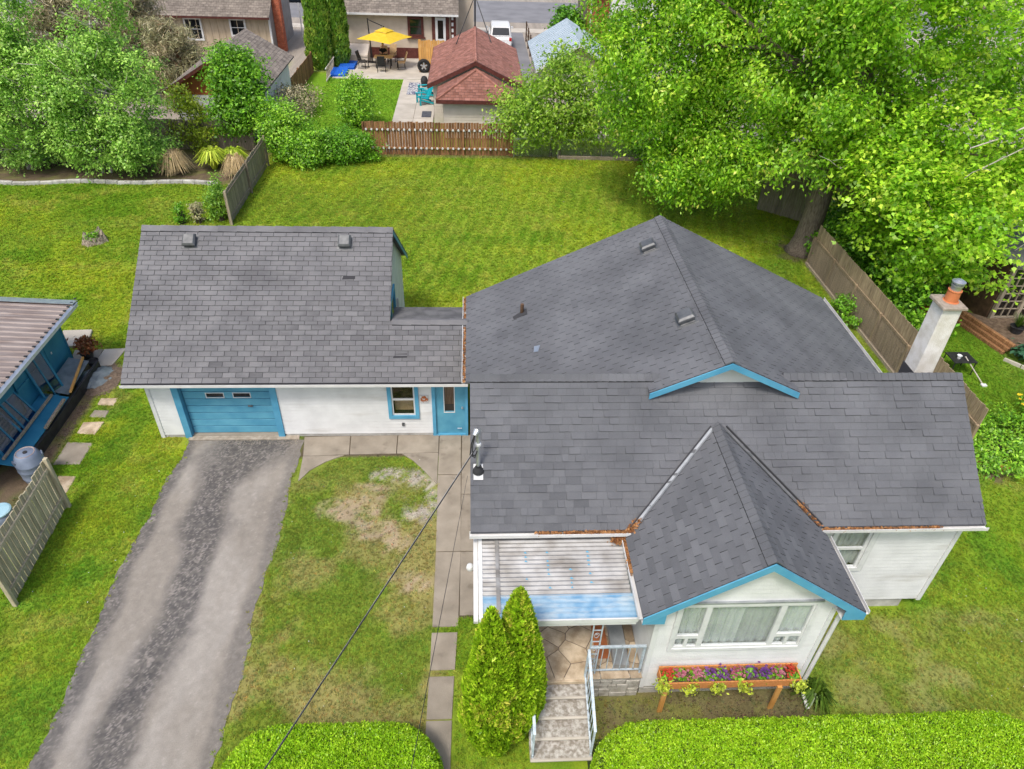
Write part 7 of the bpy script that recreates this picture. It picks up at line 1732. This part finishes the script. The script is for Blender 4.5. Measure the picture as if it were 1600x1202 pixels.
for z in (.3, .7, 1.1, 1.45): MB().bar((4.5, 56, z), (4.5, 63.5, z), .03, .03).build('rail', 'wood_dark', gt)
# ------------------------------------------------------------------ grass: instanced tufts on points (stuff)
def grass():
    rnd = np.random.RandomState(77); PX, PY = [], []
    def zone(x0, x1, y0, y1, dens):
        n = int((x1 - x0) * (y1 - y0) * dens); PX.append(rnd.uniform(x0, x1, n)); PY.append(rnd.uniform(y0, y1, n))
    zone(-13, -.3, 5.2, 15, 620); zone(-.5, 16, 5.2, 10, 560); zone(9.8, 18, 10, 20, 420); zone(-16, -8.2, 15, 22, 420)
    zone(-22, -2, 22, 32.6, 200); zone(-2.6, 14, 16.8, 24, 240); zone(-9.9, 15, 24, 36.8, 190); zone(-11, -8.5, 18, 24, 200); zone(13, 19, 20, 26, 150); zone(-9.6, -4.6, 38, 51.1, 120)
    x = np.concatenate(PX); y = np.concatenate(PY)
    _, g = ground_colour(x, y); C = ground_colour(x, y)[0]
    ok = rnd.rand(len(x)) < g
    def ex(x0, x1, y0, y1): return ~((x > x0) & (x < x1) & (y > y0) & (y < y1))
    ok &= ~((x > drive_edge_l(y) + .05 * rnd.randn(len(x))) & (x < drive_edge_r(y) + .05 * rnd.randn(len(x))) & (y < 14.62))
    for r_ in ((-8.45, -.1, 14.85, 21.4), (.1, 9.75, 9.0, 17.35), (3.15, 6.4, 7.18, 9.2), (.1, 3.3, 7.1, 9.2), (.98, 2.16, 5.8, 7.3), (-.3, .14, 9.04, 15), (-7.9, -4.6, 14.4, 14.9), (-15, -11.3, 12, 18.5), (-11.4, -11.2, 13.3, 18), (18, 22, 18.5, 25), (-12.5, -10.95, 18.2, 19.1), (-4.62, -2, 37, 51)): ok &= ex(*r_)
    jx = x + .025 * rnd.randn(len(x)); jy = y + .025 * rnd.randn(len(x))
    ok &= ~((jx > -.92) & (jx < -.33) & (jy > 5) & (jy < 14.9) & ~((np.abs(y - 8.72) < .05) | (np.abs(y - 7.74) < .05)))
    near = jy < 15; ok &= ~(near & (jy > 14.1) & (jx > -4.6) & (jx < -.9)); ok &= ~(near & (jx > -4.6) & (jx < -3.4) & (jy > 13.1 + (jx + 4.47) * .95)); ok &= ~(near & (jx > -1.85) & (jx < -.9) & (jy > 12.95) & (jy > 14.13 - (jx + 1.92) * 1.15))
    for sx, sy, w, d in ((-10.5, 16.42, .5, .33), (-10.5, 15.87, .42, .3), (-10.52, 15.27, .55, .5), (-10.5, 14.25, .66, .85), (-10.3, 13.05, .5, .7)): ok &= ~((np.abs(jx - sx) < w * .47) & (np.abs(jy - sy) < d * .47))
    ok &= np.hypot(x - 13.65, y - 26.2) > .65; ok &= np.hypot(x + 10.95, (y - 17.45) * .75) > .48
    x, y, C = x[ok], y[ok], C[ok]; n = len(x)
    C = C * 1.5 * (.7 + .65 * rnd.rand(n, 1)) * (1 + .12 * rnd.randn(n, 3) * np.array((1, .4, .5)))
    me = bpy.data.meshes.new('grass'); me.vertices.add(n)
    me.vertices.foreach_set('co', np.stack([x, y, np.full(n, .001)], 1).astype(np.float32).ravel())
    a = me.attributes.new('gcol', 'FLOAT_COLOR', 'POINT'); a.data.foreach_set('color', np.concatenate([np.clip(C, 0, 1), np.ones((n, 1))], 1).astype(np.float32).ravel())
    sc = .7 + .6 * rnd.rand(n); sc = sc * np.where(y > 22, 1.5, 1.0)
    a = me.attributes.new('sc', 'FLOAT', 'POINT'); a.data.foreach_set('value', sc.astype(np.float32))
    a = me.attributes.new('rz', 'FLOAT', 'POINT'); a.data.foreach_set('value', (rnd.rand(n) * 6.28).astype(np.float32))
    ob = bpy.data.objects.new('grass', me); col.objects.link(ob); ob['kind'] = 'stuff'
    tag(ob, 'short mown lawn grass around the house and garage', 'grass')
    # tuft source, kept out of the scene
    b = MB(); rn = random.Random(4)
    for k in range(7):
        t = rn.uniform(0, 6.28); r0 = rn.uniform(0, .025); l = rn.uniform(.025, .05); h = rn.uniform(.014, .036); w = .0055
        p = Vector((math.cos(t * 3) * r0, math.sin(t * 3) * r0, 0)); d = Vector((math.cos(t), math.sin(t), 0)); s = Vector((-d.y, d.x, 0)) * w
        b.add([p - s, p + s, p + d * l * .4 + s * .8 + Vector((0, 0, h * .75)), p + d * l + Vector((0, 0, h)), p + d * l * .4 - s * .8 + Vector((0, 0, h * .75))], [(0, 1, 2, 4), (4, 2, 3)])
    tm = bpy.data.meshes.new('grass_tuft'); tm.from_pydata(b.v, [], b.f)
    m = bpy.data.materials.new('grass_blade'); m.use_nodes = True; nt = m.node_tree; bs = nt.nodes['Principled BSDF']; at = nnode(nt, 'ShaderNodeAttribute', attribute_name='gcol', attribute_type='INSTANCER')
    nt.links.new(at.outputs['Color'], bs.inputs['Base Color']); bs.inputs['Roughness'].default_value = .7; bs.inputs['Specular IOR Level'].default_value = .15
    tr = nnode(nt, 'ShaderNodeBsdfTranslucent'); nt.links.new(at.outputs['Color'], tr.inputs[0]); mx = nnode(nt, 'ShaderNodeMixShader'); mx.inputs[0].default_value = .4
    nt.links.new(bs.outputs[0], mx.inputs[1]); nt.links.new(tr.outputs[0], mx.inputs[2]); nt.links.new(mx.outputs[0], nt.nodes['Material Output'].inputs[0])
    tm.materials.append(m); to = bpy.data.objects.new('grass_tuft', tm)
    ng = bpy.data.node_groups.new('grass_scatter', 'GeometryNodeTree')
    ng.interface.new_socket('Geometry', in_out='INPUT', socket_type='NodeSocketGeometry'); ng.interface.new_socket('Geometry', in_out='OUTPUT', socket_type='NodeSocketGeometry')
    N = ng.nodes; L = ng.links; gi = N.new('NodeGroupInput'); go = N.new('NodeGroupOutput')
    oi = N.new('GeometryNodeObjectInfo'); oi.inputs[0].default_value = to; oi.inputs['As Instance'].default_value = True
    ip = N.new('GeometryNodeInstanceOnPoints'); s_ = N.new('GeometryNodeInputNamedAttribute'); s_.data_type = 'FLOAT'; s_.inputs[0].default_value = 'sc'
    r_ = N.new('GeometryNodeInputNamedAttribute'); r_.data_type = 'FLOAT'; r_.inputs[0].default_value = 'rz'
    cx = N.new('ShaderNodeCombineXYZ'); L.new(r_.outputs[0], cx.inputs[2]); er = N.new('FunctionNodeEulerToRotation'); L.new(cx.outputs[0], er.inputs[0])
    L.new(gi.outputs[0], ip.inputs['Points']); L.new(oi.outputs['Geometry'], ip.inputs['Instance']); L.new(er.outputs[0], ip.inputs['Rotation']); L.new(s_.outputs[0], ip.inputs['Scale']); L.new(ip.outputs[0], go.inputs[0])
    md = ob.modifiers.new('scatter', 'NODES'); md.node_group = ng
    print('grass tufts', n)
grass()
# clover heads and fallen petals on the back lawn
def specks():
    rnd = np.random.RandomState(6); n = 420
    x = rnd.uniform(-4, 13, n); y = rnd.uniform(17.8, 34, n); keep = ~((x < 10.2) & (y < 17.9)); x, y = x[keep], y[keep]
    x = np.concatenate([x, rnd.uniform(10.5, 12.5, 60), rnd.uniform(-4.4, -1, 40), rnd.uniform(9.9, 12.5, 70), rnd.uniform(-10, -8, 30)]); y = np.concatenate([y, rnd.uniform(12, 18, 60), rnd.uniform(7, 14, 40), rnd.uniform(6.6, 12, 70), rnd.uniform(9, 14, 30)]); n = len(x)
    C = np.stack([x, y, np.full(n, .045)], 1); N = unit(rnd.randn(n, 3) * .4 + np.array((0, 0, 1))); A, _ = frames(rnd, N)
    V, k = leaf_quads(C, N, A, .008 + .012 * rnd.rand(n) ** 2, 'oval'); o = npmesh('fallen_petals', V, k, 'white_paint', kind='stuff'); tag(o, 'tiny pale fallen seeds and petals scattered over the lawn', 'petals')
specks()
